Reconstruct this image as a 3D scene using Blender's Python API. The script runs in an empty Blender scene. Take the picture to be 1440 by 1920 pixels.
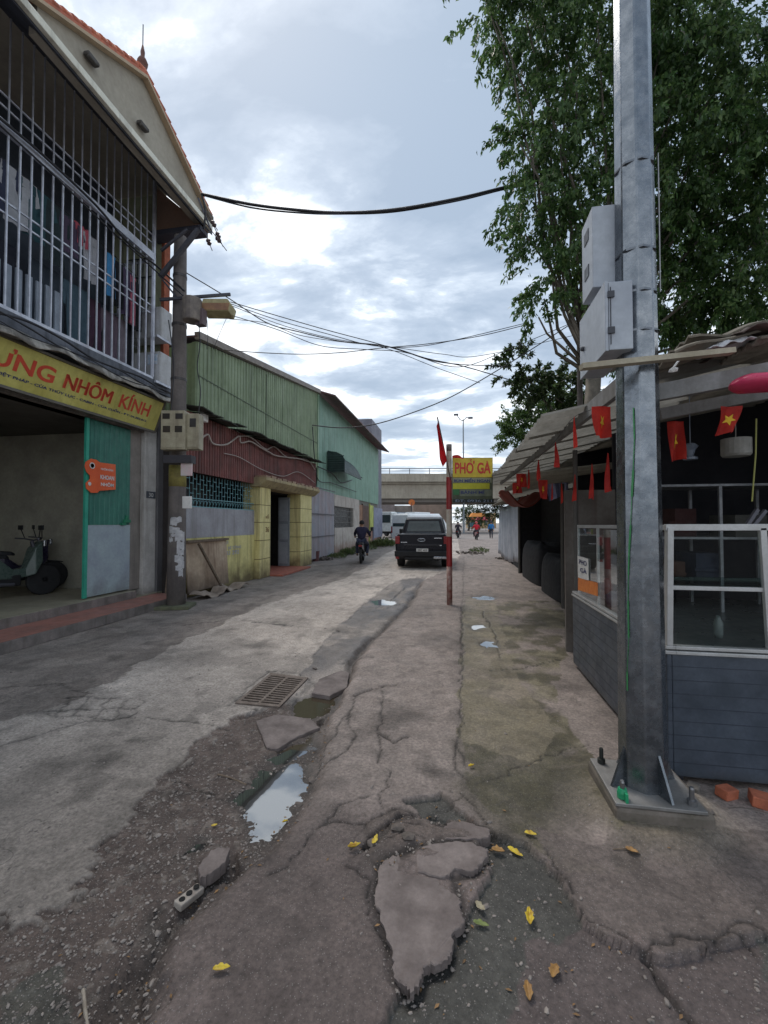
import bpy, math, random
import numpy as np
from mathutils import Vector, Matrix
random.seed(7); np.random.seed(7)
R = math.radians
sc = bpy.context.scene
# ------------------------------------------------------------------ camera
YAW, PITCH, FPX, EYE = R(9.6), R(1.43), 800.0, 1.6
cam = bpy.data.cameras.new('camera'); camo = bpy.data.objects.new('camera', cam)
sc.collection.objects.link(camo); sc.camera = camo
cam.sensor_fit = 'HORIZONTAL'; cam.sensor_width = 36; cam.lens = 36 * FPX / 1440
cam.clip_start = 0.05; cam.clip_end = 5000
camo.location = (0, 0, EYE); camo.rotation_euler = (R(90) + PITCH, 0, YAW)
# ------------------------------------------------------------------ world: hazy sky with broken cloud
SUN_EL, SUN_AZ = R(58), R(-35)
w = bpy.data.worlds.new('World'); sc.world = w; w.use_nodes = True
nt = w.node_tree; nt.nodes.clear(); N = nt.nodes.new; L = nt.links.new
out = N('ShaderNodeOutputWorld'); mixs = N('ShaderNodeMixShader'); b1 = N('ShaderNodeBackground'); b2 = N('ShaderNodeBackground')
sky = N('ShaderNodeTexSky'); sky.sky_type = 'NISHITA'; sky.sun_disc = False
sky.sun_elevation = SUN_EL; sky.sun_rotation = SUN_AZ; sky.air_density = 1.2; sky.dust_density = 2.5
b1.inputs[1].default_value = 0.12; L(sky.outputs[0], b1.inputs[0])
tc = N('ShaderNodeTexCoord'); sep = N('ShaderNodeSeparateXYZ'); L(tc.outputs['Generated'], sep.inputs[0])
zc = N('ShaderNodeMath'); zc.operation = 'MAXIMUM'; L(sep.outputs[2], zc.inputs[0]); zc.inputs[1].default_value = 0.0
za = N('ShaderNodeMath'); za.operation = 'ADD'; L(zc.outputs[0], za.inputs[0]); za.inputs[1].default_value = 0.16
dx = N('ShaderNodeMath'); dx.operation = 'DIVIDE'; L(sep.outputs[0], dx.inputs[0]); L(za.outputs[0], dx.inputs[1])
dy = N('ShaderNodeMath'); dy.operation = 'DIVIDE'; L(sep.outputs[1], dy.inputs[0]); L(za.outputs[0], dy.inputs[1])
cmb = N('ShaderNodeCombineXYZ'); L(dx.outputs[0], cmb.inputs[0]); L(dy.outputs[0], cmb.inputs[1])
mp = N('ShaderNodeMapping'); mp.inputs['Rotation'].default_value = (0, 0, R(38)); mp.inputs['Scale'].default_value = (0.62, 1.0, 1)
mp.inputs['Location'].default_value = (1.35, 0.35, 0)
L(cmb.outputs[0], mp.inputs[0])
def wnoise(scale, det, rough, dist, src=mp):
    n = N('ShaderNodeTexNoise'); n.inputs['Scale'].default_value = scale; n.inputs['Detail'].default_value = det
    n.inputs['Roughness'].default_value = rough; n.inputs['Distortion'].default_value = dist; L(src.outputs[0], n.inputs[0]); return n
def ramp(src, stops):
    r = N('ShaderNodeValToRGB'); cr = r.color_ramp
    while len(cr.elements) < len(stops): cr.elements.new(0.5)
    for e, (p, c) in zip(cr.elements, stops): e.position = p; e.color = (*c, 1)
    L(src, r.inputs[0]); return r
n1 = wnoise(1.1, 9, 0.56, 0.5); n2 = wnoise(3.1, 8, 0.6, 0.3)
addn = N('ShaderNodeMath'); addn.operation = 'MULTIPLY_ADD'; L(n2.outputs[0], addn.inputs[0]); addn.inputs[1].default_value = 0.8
L(n1.outputs[0], addn.inputs[2])
zb_ = N('ShaderNodeMapRange'); zb_.inputs[1].default_value = .45; zb_.inputs[2].default_value = .85; zb_.inputs[3].default_value = 0.03; zb_.inputs[4].default_value = -.07; L(zc.outputs[0], zb_.inputs[0])
adb = N('ShaderNodeMath'); adb.operation = 'ADD'; L(addn.outputs[0], adb.inputs[0]); L(zb_.outputs[0], adb.inputs[1])
cl = ramp(adb.outputs[0], [(0.78, (.27, .35, .46)), (0.88, (.38, .46, .57)), (0.945, (.57, .65, .75)), (1.02, (1.08, 1.11, 1.13))])
hz = ramp(zc.outputs[0], [(0.0, (.92, .97, 1.0)), (0.05, (.80, .88, .95)), (0.22, (.62, .70, .80)), (0.75, (.42, .51, .62))])
mx = N('ShaderNodeMix'); mx.data_type = 'RGBA'
hf = ramp(zc.outputs[0], [(0.0, (.45, .45, .45)), (0.16, (.8, .8, .8)), (0.5, (.85, .85, .85)), (0.85, (.6, .6, .6))])
L(hf.outputs[0], mx.inputs[0]); L(hz.outputs[0], mx.inputs[6]); L(cl.outputs[0], mx.inputs[7])
L(mx.outputs[2], b2.inputs[0]); b2.inputs[1].default_value = 1.0
mixs.inputs[0].default_value = 0.93
L(b1.outputs[0], mixs.inputs[1]); L(b2.outputs[0], mixs.inputs[2]); L(mixs.outputs[0], out.inputs[0])
# ------------------------------------------------------------------ sun behind cloud
sl = bpy.data.lights.new('sun', 'SUN'); sl.energy = 1.3; sl.angle = R(22); sl.color = (1, .93, .84)
so = bpy.data.objects.new('sun', sl); sc.collection.objects.link(so)
so.rotation_euler = (R(90) - SUN_EL, 0, math.pi - SUN_AZ)
sc.view_settings.view_transform = 'Standard'; sc.view_settings.look = 'None'
sc.view_settings.exposure = 0.45; sc.view_settings.gamma = 1; sc.view_settings.use_curve_mapping = False
# ------------------------------------------------------------------ projection helpers (pixel of the 1440 x 1920 photo -> point)
RT = Vector((math.cos(YAW), math.sin(YAW), 0)); FL = Vector((-math.sin(YAW), math.cos(YAW), 0)); ZZ = Vector((0, 0, 1))
FW = FL * math.cos(PITCH) + ZZ * math.sin(PITCH); UP = -FL * math.sin(PITCH) + ZZ * math.cos(PITCH)
CP = Vector((0, 0, EYE))
def ray(px, py): return RT * ((px - 720) / FPX) + UP * ((960 - py) / FPX) + FW
def G(px, py, z=0.0):
    d = ray(px, py); return CP + d * ((z - EYE) / d.z)
def onX(px, py, X):
    d = ray(px, py); return CP + d * (X / d.x)
def onY(px, py, Y):
    d = ray(px, py); return CP + d * (Y / d.y)
def at(px, py, dep): return CP + ray(px, py) * dep
# ------------------------------------------------------------------ objects
def tag(o, label=None, cat=None, group=None, kind=None):
    if label: o['label'] = label
    if cat: o['category'] = cat
    if group: o['group'] = group
    if kind: o['kind'] = kind
    return o
def thing(name, loc, label, cat, group=None, rz=0.0):
    o = bpy.data.objects.new(name, None); o.empty_display_size = .1; sc.collection.objects.link(o)
    o.location = loc; o.rotation_euler = (0, 0, rz); return tag(o, label, cat, group)
def T(v): return (float(v[0]), float(v[1]), float(v[2]))
class MB:
    def __init__(s): s.v = []; s.f = []; s.m = []; s.cur = 0
    def mat(s, i): s.cur = i; return s
    def add(s, vs, fs):
        b = len(s.v); s.v += [T(v) for v in vs]
        for f in fs: s.f.append(tuple(b + i for i in f)); s.m.append(s.cur)
        return s
    def box(s, p0, p1):
        x0, x1 = sorted((p0[0], p1[0])); y0, y1 = sorted((p0[1], p1[1])); z0, z1 = sorted((p0[2], p1[2]))
        return s.add([(x0,y0,z0),(x1,y0,z0),(x1,y1,z0),(x0,y1,z0),(x0,y0,z1),(x1,y0,z1),(x1,y1,z1),(x0,y1,z1)],
                     [(3,2,1,0),(4,5,6,7),(0,1,5,4),(1,2,6,5),(2,3,7,6),(3,0,4,7)])
    def cbox(s, c, size, rot=(0,0,0)):
        M = Matrix.LocRotScale(Vector(c), __import__('mathutils').Euler(rot), Vector((1,1,1)))
        h = [a / 2 for a in size]
        vs = [M @ Vector((i*h[0], j*h[1], k*h[2])) for k in (-1,1) for (i,j) in ((-1,-1),(1,-1),(1,1),(-1,1))]
        return s.add(vs, [(3,2,1,0),(4,5,6,7),(0,1,5,4),(1,2,6,5),(2,3,7,6),(3,0,4,7)])
    def quad(s, a, b, c, d): return s.add([a, b, c, d], [(0,1,2,3)])
    def beam(s, a, b, w, h, up=(0,0,1)):
        a = Vector(a); b = Vector(b); d = (b - a).normalized(); u = Vector(up); r = d.cross(u)
        if r.length < 1e-4: r = d.cross(Vector((1,0,0)))
        r.normalize(); u = r.cross(d)
        vs = []
        for p in (a, b):
            for (i, j) in ((-1,-1),(1,-1),(1,1),(-1,1)): vs.append(p + r * i * w/2 + u * j * h/2)
        return s.add(vs, [(3,2,1,0),(4,5,6,7),(0,1,5,4),(1,2,6,5),(2,3,7,6),(3,0,4,7)])
    def tube(s, pts, rad, n=8, cap=True):
        pts = [Vector(p) for p in pts]; k = len(pts)
        if not hasattr(rad, '__len__'): rad = [rad] * k
        t0 = (pts[1] - pts[0]).normalized(); u = t0.cross(ZZ)
        if u.length < 1e-3: u = t0.cross(Vector((1, 0, 0)))
        u.normalize(); vs = []
        for i in range(k):
            t = (pts[min(i+1, k-1)] - pts[max(i-1, 0)]).normalized()
            u = (u - t * u.dot(t)).normalized(); v = t.cross(u)
            for j in range(n):
                a = 2 * math.pi * j / n; vs.append(pts[i] + (u * math.cos(a) + v * math.sin(a)) * rad[i])
        fs = [(i*n+j, i*n+(j+1) % n, (i+1)*n+(j+1) % n, (i+1)*n+j) for i in range(k-1) for j in range(n)]
        if cap: fs += [tuple(range(n))[::-1], tuple((k-1)*n + j for j in range(n))]
        return s.add(vs, fs)
    def prism(s, poly, vec):
        n = len(poly); poly = [Vector(p) for p in poly]; v = Vector(vec)
        vs = poly + [p + v for p in poly]
        return s.add(vs, [tuple(range(n))[::-1], tuple(range(n, 2*n))] + [(i, (i+1) % n, n+(i+1) % n, n+i) for i in range(n)])
    def grid(s, fn, nu, nv, closed=False):
        vs = [fn(i / nu, j / nv) for j in range(nv+1) for i in range(nu+1)]
        return s.add(vs, [(j*(nu+1)+i, j*(nu+1)+i+1, (j+1)*(nu+1)+i+1, (j+1)*(nu+1)+i) for j in range(nv) for i in range(nu)])
    def lathe(s, prof, c=(0,0,0), n=16, axis='z'):
        vs = []
        for (r, z) in prof:
            for j in range(n):
                a = 2*math.pi*j/n; p = (r*math.cos(a), r*math.sin(a), z)
                if axis == 'x': p = (z, r*math.cos(a), r*math.sin(a))
                if axis == 'y': p = (r*math.sin(a), z, r*math.cos(a))
                vs.append((c[0]+p[0], c[1]+p[1], c[2]+p[2]))
        k = len(prof)
        return s.add(vs, [(i*n+j, i*n+(j+1) % n, (i+1)*n+(j+1) % n, (i+1)*n+j) for i in range(k-1) for j in range(n)] + [tuple(range(n))[::-1], tuple((k-1)*n+j for j in range(n))])
    def build(s, name, mats, parent=None, origin=None, smooth=False, bevel=0.0, solid=0.0):
        if not isinstance(mats, (list, tuple)): mats = [mats]
        off = Vector((0,0,0))
        if parent is not None and origin == 'world':
            p = parent
            while p is not None: off = off + p.location; p = p.parent
        elif origin is not None and origin != 'world': off = Vector(origin)
        me = bpy.data.meshes.new(name); me.from_pydata([(v[0]-off.x, v[1]-off.y, v[2]-off.z) for v in s.v], [], s.f)
        for m in mats: me.materials.append(m)
        me.polygons.foreach_set('material_index', s.m)
        if smooth: me.polygons.foreach_set('use_smooth', [True] * len(s.f))
        me.update()
        o = bpy.data.objects.new(name, me); sc.collection.objects.link(o)
        if parent is not None: o.parent = parent
        elif origin is not None: o.location = off
        if solid:
            m = o.modifiers.new('solid', 'SOLIDIFY'); m.thickness = solid; m.offset = 0
        if bevel:
            m = o.modifiers.new('bevel', 'BEVEL'); m.width = bevel; m.segments = 2; m.limit_method = 'ANGLE'; m.angle_limit = R(40)
        return o
def dup(o, loc, rz=None, label=None, parent=None):
    c = o.copy(); sc.collection.objects.link(c)
    if parent is None: c.location = loc
    else: c.parent = parent
    if rz is not None: c.rotation_euler = (0, 0, rz)
    if label: c['label'] = label
    for ch in [x for x in sc.collection.objects if x.parent == o]: dup(ch, None, parent=c)
    return c
# ------------------------------------------------------------------ materials
def lin(c): return tuple(((x/255)/12.92 if x/255 < .04045 else ((x/255+.055)/1.055)**2.4) for x in c)
MC = {}
def M(name, col, col2=None, scale=4.0, rough=.75, bump=0.0, bscale=60, metal=0.0, streak=None, st_amt=.6, dirt=None, dirt_h=.35, trans=0.0, spec=.5, mixlo=.35, mixhi=.65, isl=0.0):
    """col / col2 blended by noise; streak = colour of vertical rain streaks; dirt = colour of splash-back dirt near the ground"""
    if name in MC: return MC[name]
    m = bpy.data.materials.new(name); m.use_nodes = True; t = m.node_tree; n = t.nodes; l = t.links; p = n['Principled BSDF']
    p.inputs['Roughness'].default_value = rough; p.inputs['Metallic'].default_value = metal; p.inputs['Specular IOR Level'].default_value = spec
    geo = n.new('ShaderNodeNewGeometry'); cur = None
    def noise(sc_, det=6, ro=.6, vec=None):
        x = n.new('ShaderNodeTexNoise'); x.inputs['Scale'].default_value = sc_; x.inputs['Detail'].default_value = det; x.inputs['Roughness'].default_value = ro
        l.new(vec if vec is not None else geo.outputs['Position'], x.inputs[0]); return x
    def mr(src, a, b, lo=0.0, hi=1.0):
        x = n.new('ShaderNodeMapRange'); x.inputs[1].default_value = a; x.inputs[2].default_value = b; x.inputs[3].default_value = lo; x.inputs[4].default_value = hi
        l.new(src, x.inputs[0]); return x.outputs[0]
    def mix(f, a, b, mode='MIX'):
        x = n.new('ShaderNodeMix'); x.data_type = 'RGBA'; x.blend_type = mode
        if isinstance(f, (int, float)): x.inputs[0].default_value = f
        else: l.new(f, x.inputs[0])
        for i, c in ((6, a), (7, b)):
            if isinstance(c, tuple): x.inputs[i].default_value = (*c, 1)
            else: l.new(c, x.inputs[i])
        return x.outputs[2]
    c2 = col2 if col2 else tuple(c * .78 for c in col)
    cur = mix(mr(noise(scale).outputs[0], mixlo, mixhi), col, c2)
    cur = mix(mr(noise(scale * 9, 3).outputs[0], .3, .7, 0, .35), cur, tuple(c * .72 for c in c2))
    if isl:
        cur = mix(mr(geo.outputs['Random Per Island'], 0, 1, 0, isl), cur, tuple(min(1, c * 1.9) for c in col))
    if streak:
        mpn = n.new('ShaderNodeMapping'); mpn.inputs['Scale'].default_value = (7, 7, .55); l.new(geo.outputs['Position'], mpn.inputs[0])
        cur = mix(mr(noise(1.0, 5, .6, mpn.outputs[0]).outputs[0], .5, .72, 0, st_amt), cur, streak)
    if dirt:
        sp = n.new('ShaderNodeSeparateXYZ'); l.new(geo.outputs['Position'], sp.inputs[0])
        ad = n.new('ShaderNodeMath'); ad.operation = 'MULTIPLY_ADD'; l.new(noise(3.0, 5).outputs[0], ad.inputs[0]); ad.inputs[1].default_value = -dirt_h * 1.8; l.new(sp.outputs[2], ad.inputs[2])
        cur = mix(mr(ad.outputs[0], -dirt_h*.8, dirt_h*.3, .9, 0), cur, dirt)
    l.new(cur, p.inputs['Base Color'])
    rn = mr(noise(scale * 2.3, 4).outputs[0], .3, .7, max(0, rough - .12), min(1, rough + .1)); l.new(rn, p.inputs['Roughness'])
    if bump:
        b = n.new('ShaderNodeBump'); b.inputs['Strength'].default_value = min(1, bump); b.inputs['Distance'].default_value = .01
        l.new(noise(bscale, 5, .65).outputs[0], b.inputs['Height']); l.new(b.outputs[0], p.inputs['Normal'])
    if trans:
        tr = n.new('ShaderNodeBsdfTranslucent'); l.new(cur, tr.inputs[0]); ms = n.new('ShaderNodeMixShader'); ms.inputs[0].default_value = trans
        l.new(p.outputs[0], ms.inputs[1]); l.new(tr.outputs[0], ms.inputs[2]); l.new(ms.outputs[0], n['Material Output'].inputs[0])
    MC[name] = m; return m
def glass_mat(name, tint=(.9, .95, .95), clear=.86, rough=.03):
    if name in MC: return MC[name]
    m = bpy.data.materials.new(name); m.use_nodes = True; t = m.node_tree; n = t.nodes; l = t.links; n.remove(n['Principled BSDF'])
    tr = n.new('ShaderNodeBsdfTransparent'); tr.inputs[0].default_value = (*tint, 1)
    gl = n.new('ShaderNodeBsdfGlossy'); gl.inputs['Roughness'].default_value = rough; gl.inputs[0].default_value = (.9, .95, 1, 1)
    fr = n.new('ShaderNodeFresnel'); fr.inputs[0].default_value = 1.5
    mm = n.new('ShaderNodeMath'); mm.operation = 'MULTIPLY_ADD'; l.new(fr.outputs[0], mm.inputs[0]); mm.inputs[1].default_value = .4; mm.inputs[2].default_value = max(0, 1 - clear - .05)
    ms = n.new('ShaderNodeMixShader'); l.new(mm.outputs[0], ms.inputs[0]); l.new(tr.outputs[0], ms.inputs[1]); l.new(gl.outputs[0], ms.inputs[2])
    l.new(ms.outputs[0], n['Material Output'].inputs[0]); MC[name] = m; return m
def leaf_mat(name, c1, c2, c3, trans=.4):
    m = bpy.data.materials.new(name); m.use_nodes = True; t = m.node_tree; n = t.nodes; l = t.links; p = n['Principled BSDF']
    geo = n.new('ShaderNodeNewGeometry'); r = n.new('ShaderNodeValToRGB'); e = r.color_ramp.elements
    e[0].color = (*c1, 1); e[1].color = (*c3, 1); x = e.new(.55); x.color = (*c2, 1); l.new(geo.outputs['Random Per Island'], r.inputs[0])
    ns = n.new('ShaderNodeTexNoise'); ns.inputs['Scale'].default_value = .9; l.new(geo.outputs['Position'], ns.inputs[0])
    mxn = n.new('ShaderNodeMix'); mxn.data_type = 'RGBA'; mxn.blend_type = 'MULTIPLY'; mrn = n.new('ShaderNodeMapRange')
    mrn.inputs[1].default_value = .35; mrn.inputs[2].default_value = .65; l.new(ns.outputs[0], mrn.inputs[0]); l.new(mrn.outputs[0], mxn.inputs[0])
    l.new(r.outputs[0], mxn.inputs[6]); mxn.inputs[7].default_value = (.62, .72, .6, 1)
    l.new(mxn.outputs[2], p.inputs['Base Color']); p.inputs['Roughness'].default_value = .42
    tr = n.new('ShaderNodeBsdfTranslucent'); l.new(mxn.outputs[2], tr.inputs[0]); ms = n.new('ShaderNodeMixShader'); ms.inputs[0].default_value = trans
    l.new(p.outputs[0], ms.inputs[1]); l.new(tr.outputs[0], ms.inputs[2]); l.new(ms.outputs[0], n['Material Output'].inputs[0]); return m
# ------------------------------------------------------------------ numpy noise
def vnoise(x, y, seed=0):
    ix = np.floor(x).astype(np.int64); iy = np.floor(y).astype(np.int64); fx = x - ix; fy = y - iy
    fx = fx*fx*(3-2*fx); fy = fy*fy*(3-2*fy)
    def h(a, b):
        k = (a * 374761393 + b * 668265263 + seed * 144269504) & 0xffffffff
        k = ((k ^ (k >> 13)) * 1274126177) & 0xffffffff; return ((k ^ (k >> 16)) & 0xffff) / 65535.0
    return (h(ix,iy)*(1-fx)+h(ix+1,iy)*fx)*(1-fy) + (h(ix,iy+1)*(1-fx)+h(ix+1,iy+1)*fx)*fy
def fbm(x, y, sc_, octv=4, seed=0, gain=.5):
    s = 0; a = 1; tot = 0
    for o in range(octv): s = s + a * vnoise(x*sc_*2**o, y*sc_*2**o, seed + o*17); tot += a; a *= gain
    return s / tot
def inpoly(x, y, P):
    ins = np.zeros(x.shape, bool); n = len(P)
    for i in range(n):
        x1, y1 = P[i]; x2, y2 = P[(i+1) % n]
        if y1 == y2: continue
        c = ((y1 > y) != (y2 > y)) & (x < (x2-x1)*(y-y1)/(y2-y1)+x1); ins ^= c
    return ins
def pdist(x, y, P):
    d = np.full(x.shape, 1e9)
    for (x1, y1), (x2, y2) in zip(P[:-1], P[1:]):
        vx, vy = x2-x1, y2-y1; q = vx*vx+vy*vy + 1e-12
        t = np.clip(((x-x1)*vx+(y-y1)*vy)/q, 0, 1); d = np.minimum(d, np.hypot(x-x1-t*vx, y-y1-t*vy))
    return d
def sstep(a, b, v): t = np.clip((v-a)/(b-a), 0, 1); return t*t*(3-2*t)
def px2g(L_): return [(G(a, b).x, G(a, b).y) for a, b in L_]
# ------------------------------------------------------------------ text
def text_mesh(body, mat_, parent, origin, right, up, width, height, name='lettering', depth=.004, bold=0.0, world=True):
    c = bpy.data.curves.new('txt', 'FONT'); c.body = body; c.size = 1; c.extrude = 0; c.offset = bold
    o = bpy.data.objects.new('txt', c); sc.collection.objects.link(o)
    dg = bpy.context.evaluated_depsgraph_get(); me = bpy.data.meshes.new_from_object(o.evaluated_get(dg))
    sc.collection.objects.unlink(o)
    vs = np.array([v.co[:] for v in me.vertices]); fs = [tuple(p.vertices) for p in me.polygons]
    mn = vs.min(0); mxx = vs.max(0); sx = width / (mxx[0]-mn[0]); sy = height / (mxx[1]-mn[1])
    r = Vector(right).normalized(); u = Vector(up).normalized(); o0 = Vector(origin); nrm = r.cross(u)
    b = MB(); b.add([o0 + r*((v[0]-mn[0])*sx) + u*((v[1]-mn[1])*sy) + nrm*depth for v in vs], fs)
    return b.build(name, mat_, parent, 'world' if world else None)
# ================================================================== GROUND
def ground_axis(segs):
    a = [segs[0][0]]
    for (x0, x1, st) in segs:
        n = max(1, int(round((x1-x0)/st))); a += [x0 + (x1-x0)*(i+1)/n for i in range(n)]
    return np.array(a)
GX0, GX1, GY0, GY1 = -9.0, 6.0, .5, 42.0
xs = ground_axis([(GX0, -4.2, .04), (-4.2, 2.3, .0115), (2.3, GX1, .05)])
ys = [GY0]
while ys[-1] < GY1: ys.append(ys[-1] + min(.4, max(.0075, .0017*ys[-1]**2)))
ys = np.array(ys); ys[-1] = GY1
X, Y = np.meshgrid(xs, ys)
jx = (fbm(X, Y, 3.0, 4, 1)-.5)*.16 + (fbm(X, Y, 22, 3, 5)-.5)*.035; jy = (fbm(X, Y, 3.0, 4, 2)-.5)*.16 + (fbm(X, Y, 22, 3, 6)-.5)*.035
XJ, YJ = X+jx, Y+jy
def lc(r, g, b, k=1.0): return np.array(lin((r, g, b))) * k
GUT = [(790,1090),(770,1128),(735,1165),(690,1205),(655,1240),(650,1275),(640,1300),(612,1340),(600,1375),(588,1410),(580,1450),(565,1490),(540,1535),(500,1575),(440,1620),(400,1660),(350,1705),(310,1740),(270,1800),(235,1860),(200,1935),(190,2040)]
gut = px2g(GUT)
pave_poly = gut + [(gut[-1][0]+.05, .3), (8, .3), (8, 50), (.15, 50), (.2, 22), (-.15, 15)] 
PAVE = inpoly(XJ, YJ, pave_poly)
road_l = px2g([(0,1347),(100,1322),(160,1297),(300,1228),(420,1162),(560,1112),(640,1087),(690,1062),(720,1040)])
ROADL = inpoly(X + jx*2.0, Y + jy*2.0, [(-30, road_l[0][1]-1.2), (-30, 60), (road_l[-1][0], 60)] + road_l[::-1])
gravel = px2g([(440,1345),(400,1362),(350,1400),(320,1450),(240,1500),(215,1560),(170,1600),(120,1655),(100,1700),(0,1735),(-200,1790),(-200,2100),(190,2100)])
GRAV = inpoly(X + jx*2.6 + (fbm(X, Y, 9, 4, 7)-.5)*.10, Y + jy*2.6 + (fbm(X, Y, 9, 4, 8)-.5)*.10, gravel + gut[::-1][:16] )
wetroad = px2g([(560,1272),(600,1215),(640,1168),(700,1118),(745,1088),(800,1080),(770,1130),(700,1200),(655,1245),(640,1290),(600,1345),(480,1350),(440,1345),(560,1300)])
WETR = inpoly(XJ, YJ, wetroad)
base = np.zeros(X.shape + (3,)); rough = np.full(X.shape, .85)
nl = fbm(X, Y, .7, 4, 11); nm = fbm(X, Y, 3.5, 4, 12); nf = fbm(X, Y, 25, 4, 13)
base[:] = lc(170, 161, 155); 
base *= (0.84 + .32*nl + .12*(nm-.5))[..., None]
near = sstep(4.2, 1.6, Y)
base *= (1 - .36*near)[..., None]                    # near ground is damp, with lens vignetting painted into its colour
nx = fbm(X*.5, Y*.12, 1.6, 4, 14); base *= (1 - .22*sstep(.5, .68, nx))[..., None]
def paint(mask, col, r=None, amt=1.0):
    m = (mask if mask.dtype != bool else mask.astype(float)) * amt
    base[:] = base*(1-m[..., None]) + (np.asarray(col) if np.ndim(col) > 1 else np.array(col))*m[..., None]
    if r is not None: rough[:] = rough*(1-m) + r*m
shade = (0.8 + .4*nl + .25*(nm-.5))[..., None]
paint(ROADL * (.72+.28*sstep(.4, .6, nm)), lc(116, 107, 102)*shade, .8)
paint(sstep(.45, .62, fbm(X*.35, Y, 1.2, 4, 15))*ROADL, lc(130, 121, 116), None, .5)
WR2 = WETR * sstep(.30, .52, fbm(X, Y*.6, 2.4, 5, 91)); paint(WR2, lc(84, 79, 78)*shade, .32); paint(WETR, lc(108, 101, 98)*shade, .6, .45)
paint(GRAV, lc(84, 73, 69)*(0.7+.6*nm)[..., None], .8)
paint(GRAV & (fbm(X, Y, 22, 3, 31) > .66), lc(104, 95, 90), .8)
# pavement side
pc = lc(128, 118, 114)*(0.82+.3*nl+.2*(nm-.5))[..., None]
paint(PAVE, pc, .8)
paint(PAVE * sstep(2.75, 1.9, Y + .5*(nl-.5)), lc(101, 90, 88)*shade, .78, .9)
MOSS = inpoly(XJ, YJ, px2g([(868,1130),(865,1400),(870,1480),(960,1560),(1050,1640),(1200,1640),(1300,1560),(1130,1440),(1040,1330),(1060,1240),(1060,1130)]))
paint(MOSS * sstep(.35, .6, fbm(X, Y, 2.6, 5, 20)), lc(112, 106, 88), .75, .95)
paint(MOSS * sstep(.46, .60, fbm(X, Y, 4.6, 5, 21)), lc(72, 67, 50), .65, .85); paint(sstep(.55, .25, np.hypot((X-.42)/1.0, (Y-2.9)/1.6) + .3*(nm-.5)), lc(64, 60, 44), .6, .75)
STRIP = inpoly(XJ, YJ, px2g([(872,1120),(868,1240),(866,1400),(1000,1440),(1040,1380),(960,1260),(930,1130)]))
paint(STRIP, lc(122, 113, 96)*shade, .6, .6)
BROWN = inpoly(XJ, YJ, px2g([(1010,1560),(1100,1580),(1440,1560),(1700,1600),(1700,1800),(1440,1765),(1330,1790),(1230,1800),(1180,1760),(1110,1760),(1060,1690)]))
paint(BROWN, lc(93, 84, 81)*shade, .75, .85)
WETG = inpoly(XJ, YJ, px2g([(640,1960),(740,1880),(850,1780),(880,1700),(905,1640),(900,1590),(760,1520),(830,1500),(900,1560),(980,1590),(1040,1640),(1075,1720),(1130,1765),(1200,1800),(1250,1815),(1350,1770),(1460,1760),(1800,1800),(1800,2300),(400,2300)]))
paint(WETG, lc(66, 65, 62)*(0.75+.5*nm)[..., None], .55)
paint(WETG & (fbm(X, Y, 1.3, 4, 25) > .56), lc(88, 76, 76), .65, .7)
paint(inpoly(XJ, YJ, px2g([(0,1870),(120,1800),(150,1920),(100,2100),(0,2100)])) , lc(60, 66, 60), .6, .6)
paint(inpoly(XJ, YJ, px2g([(690,1560),(740,1540),(900,1545),(890,1590),(760,1620),(690,1640)])), lc(92, 82, 78), .8, .8)
# traffic film, oil and damp: marks that belong to the surface
st1 = sstep(.54, .70, fbm(X, Y*.22, 1.9, 5, 93)); base *= (1 - .20*st1*(~PAVE))[..., None]
st2 = sstep(.56, .72, fbm(X, Y, 1.5, 5, 94)); base *= (1 - .24*st2)[..., None]
st3 = sstep(.60, .72, fbm(X, Y, 5.5, 4, 95)); base *= (1 - .25*st3)[..., None]
lt3 = sstep(.62, .75, fbm(X+7, Y-3, 3.5, 5, 96)); base *= (1 + .16*lt3)[..., None]
for (sx_, sy_, sr_) in ((198,1422,.085),(330,1478,.05),(640,1180,.16),(820,1460,.05),(760,1350,.12),(480,1210,.2),(95,1440,.12),(260,1390,.07)):
    g_ = G(sx_, sy_); base *= (1 - .55*np.exp(-((X+jx*1.2-g_.x)**2/(sr_*1.5)**2 + (Y+jy*1.2-g_.y)**2/sr_**2)))[..., None]
pd_ = sstep(.5, .18, np.hypot(X-1.03, Y-2.62)); base[:] = base*(1-.5*pd_[..., None]) + .5*pd_[..., None]*lc(120, 112, 92)*shade
# height field
H = (fbm(X, Y, .6, 3, 40)-.5)*.03 + (fbm(X, Y, 5, 4, 41)-.5)*.012 + (nf-.5)*.004
H += sstep(.48, .30, np.hypot(X-1.03, Y-2.62) + .25*(nm-.5))*.045 + PAVE*.028 + GRAV*(-.018 + (fbm(X, Y, 30, 3, 42)-.5)*.022) + ROADL*-.006
gd = pdist(X + jx*.7, Y + jy*.7, gut)
wv = .045 + .05*fbm(X, Y, 2.2, 2, 44)
ch = np.exp(-(gd/wv)**2)
H -= ch*.075*np.clip(1.2 - Y*.05, .1, 1)
paint(np.clip(ch*1.1, 0, 1), lc(62, 54, 50), .7, .75)
H -= WETR*.022*sstep(.3, .6, nm)
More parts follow.
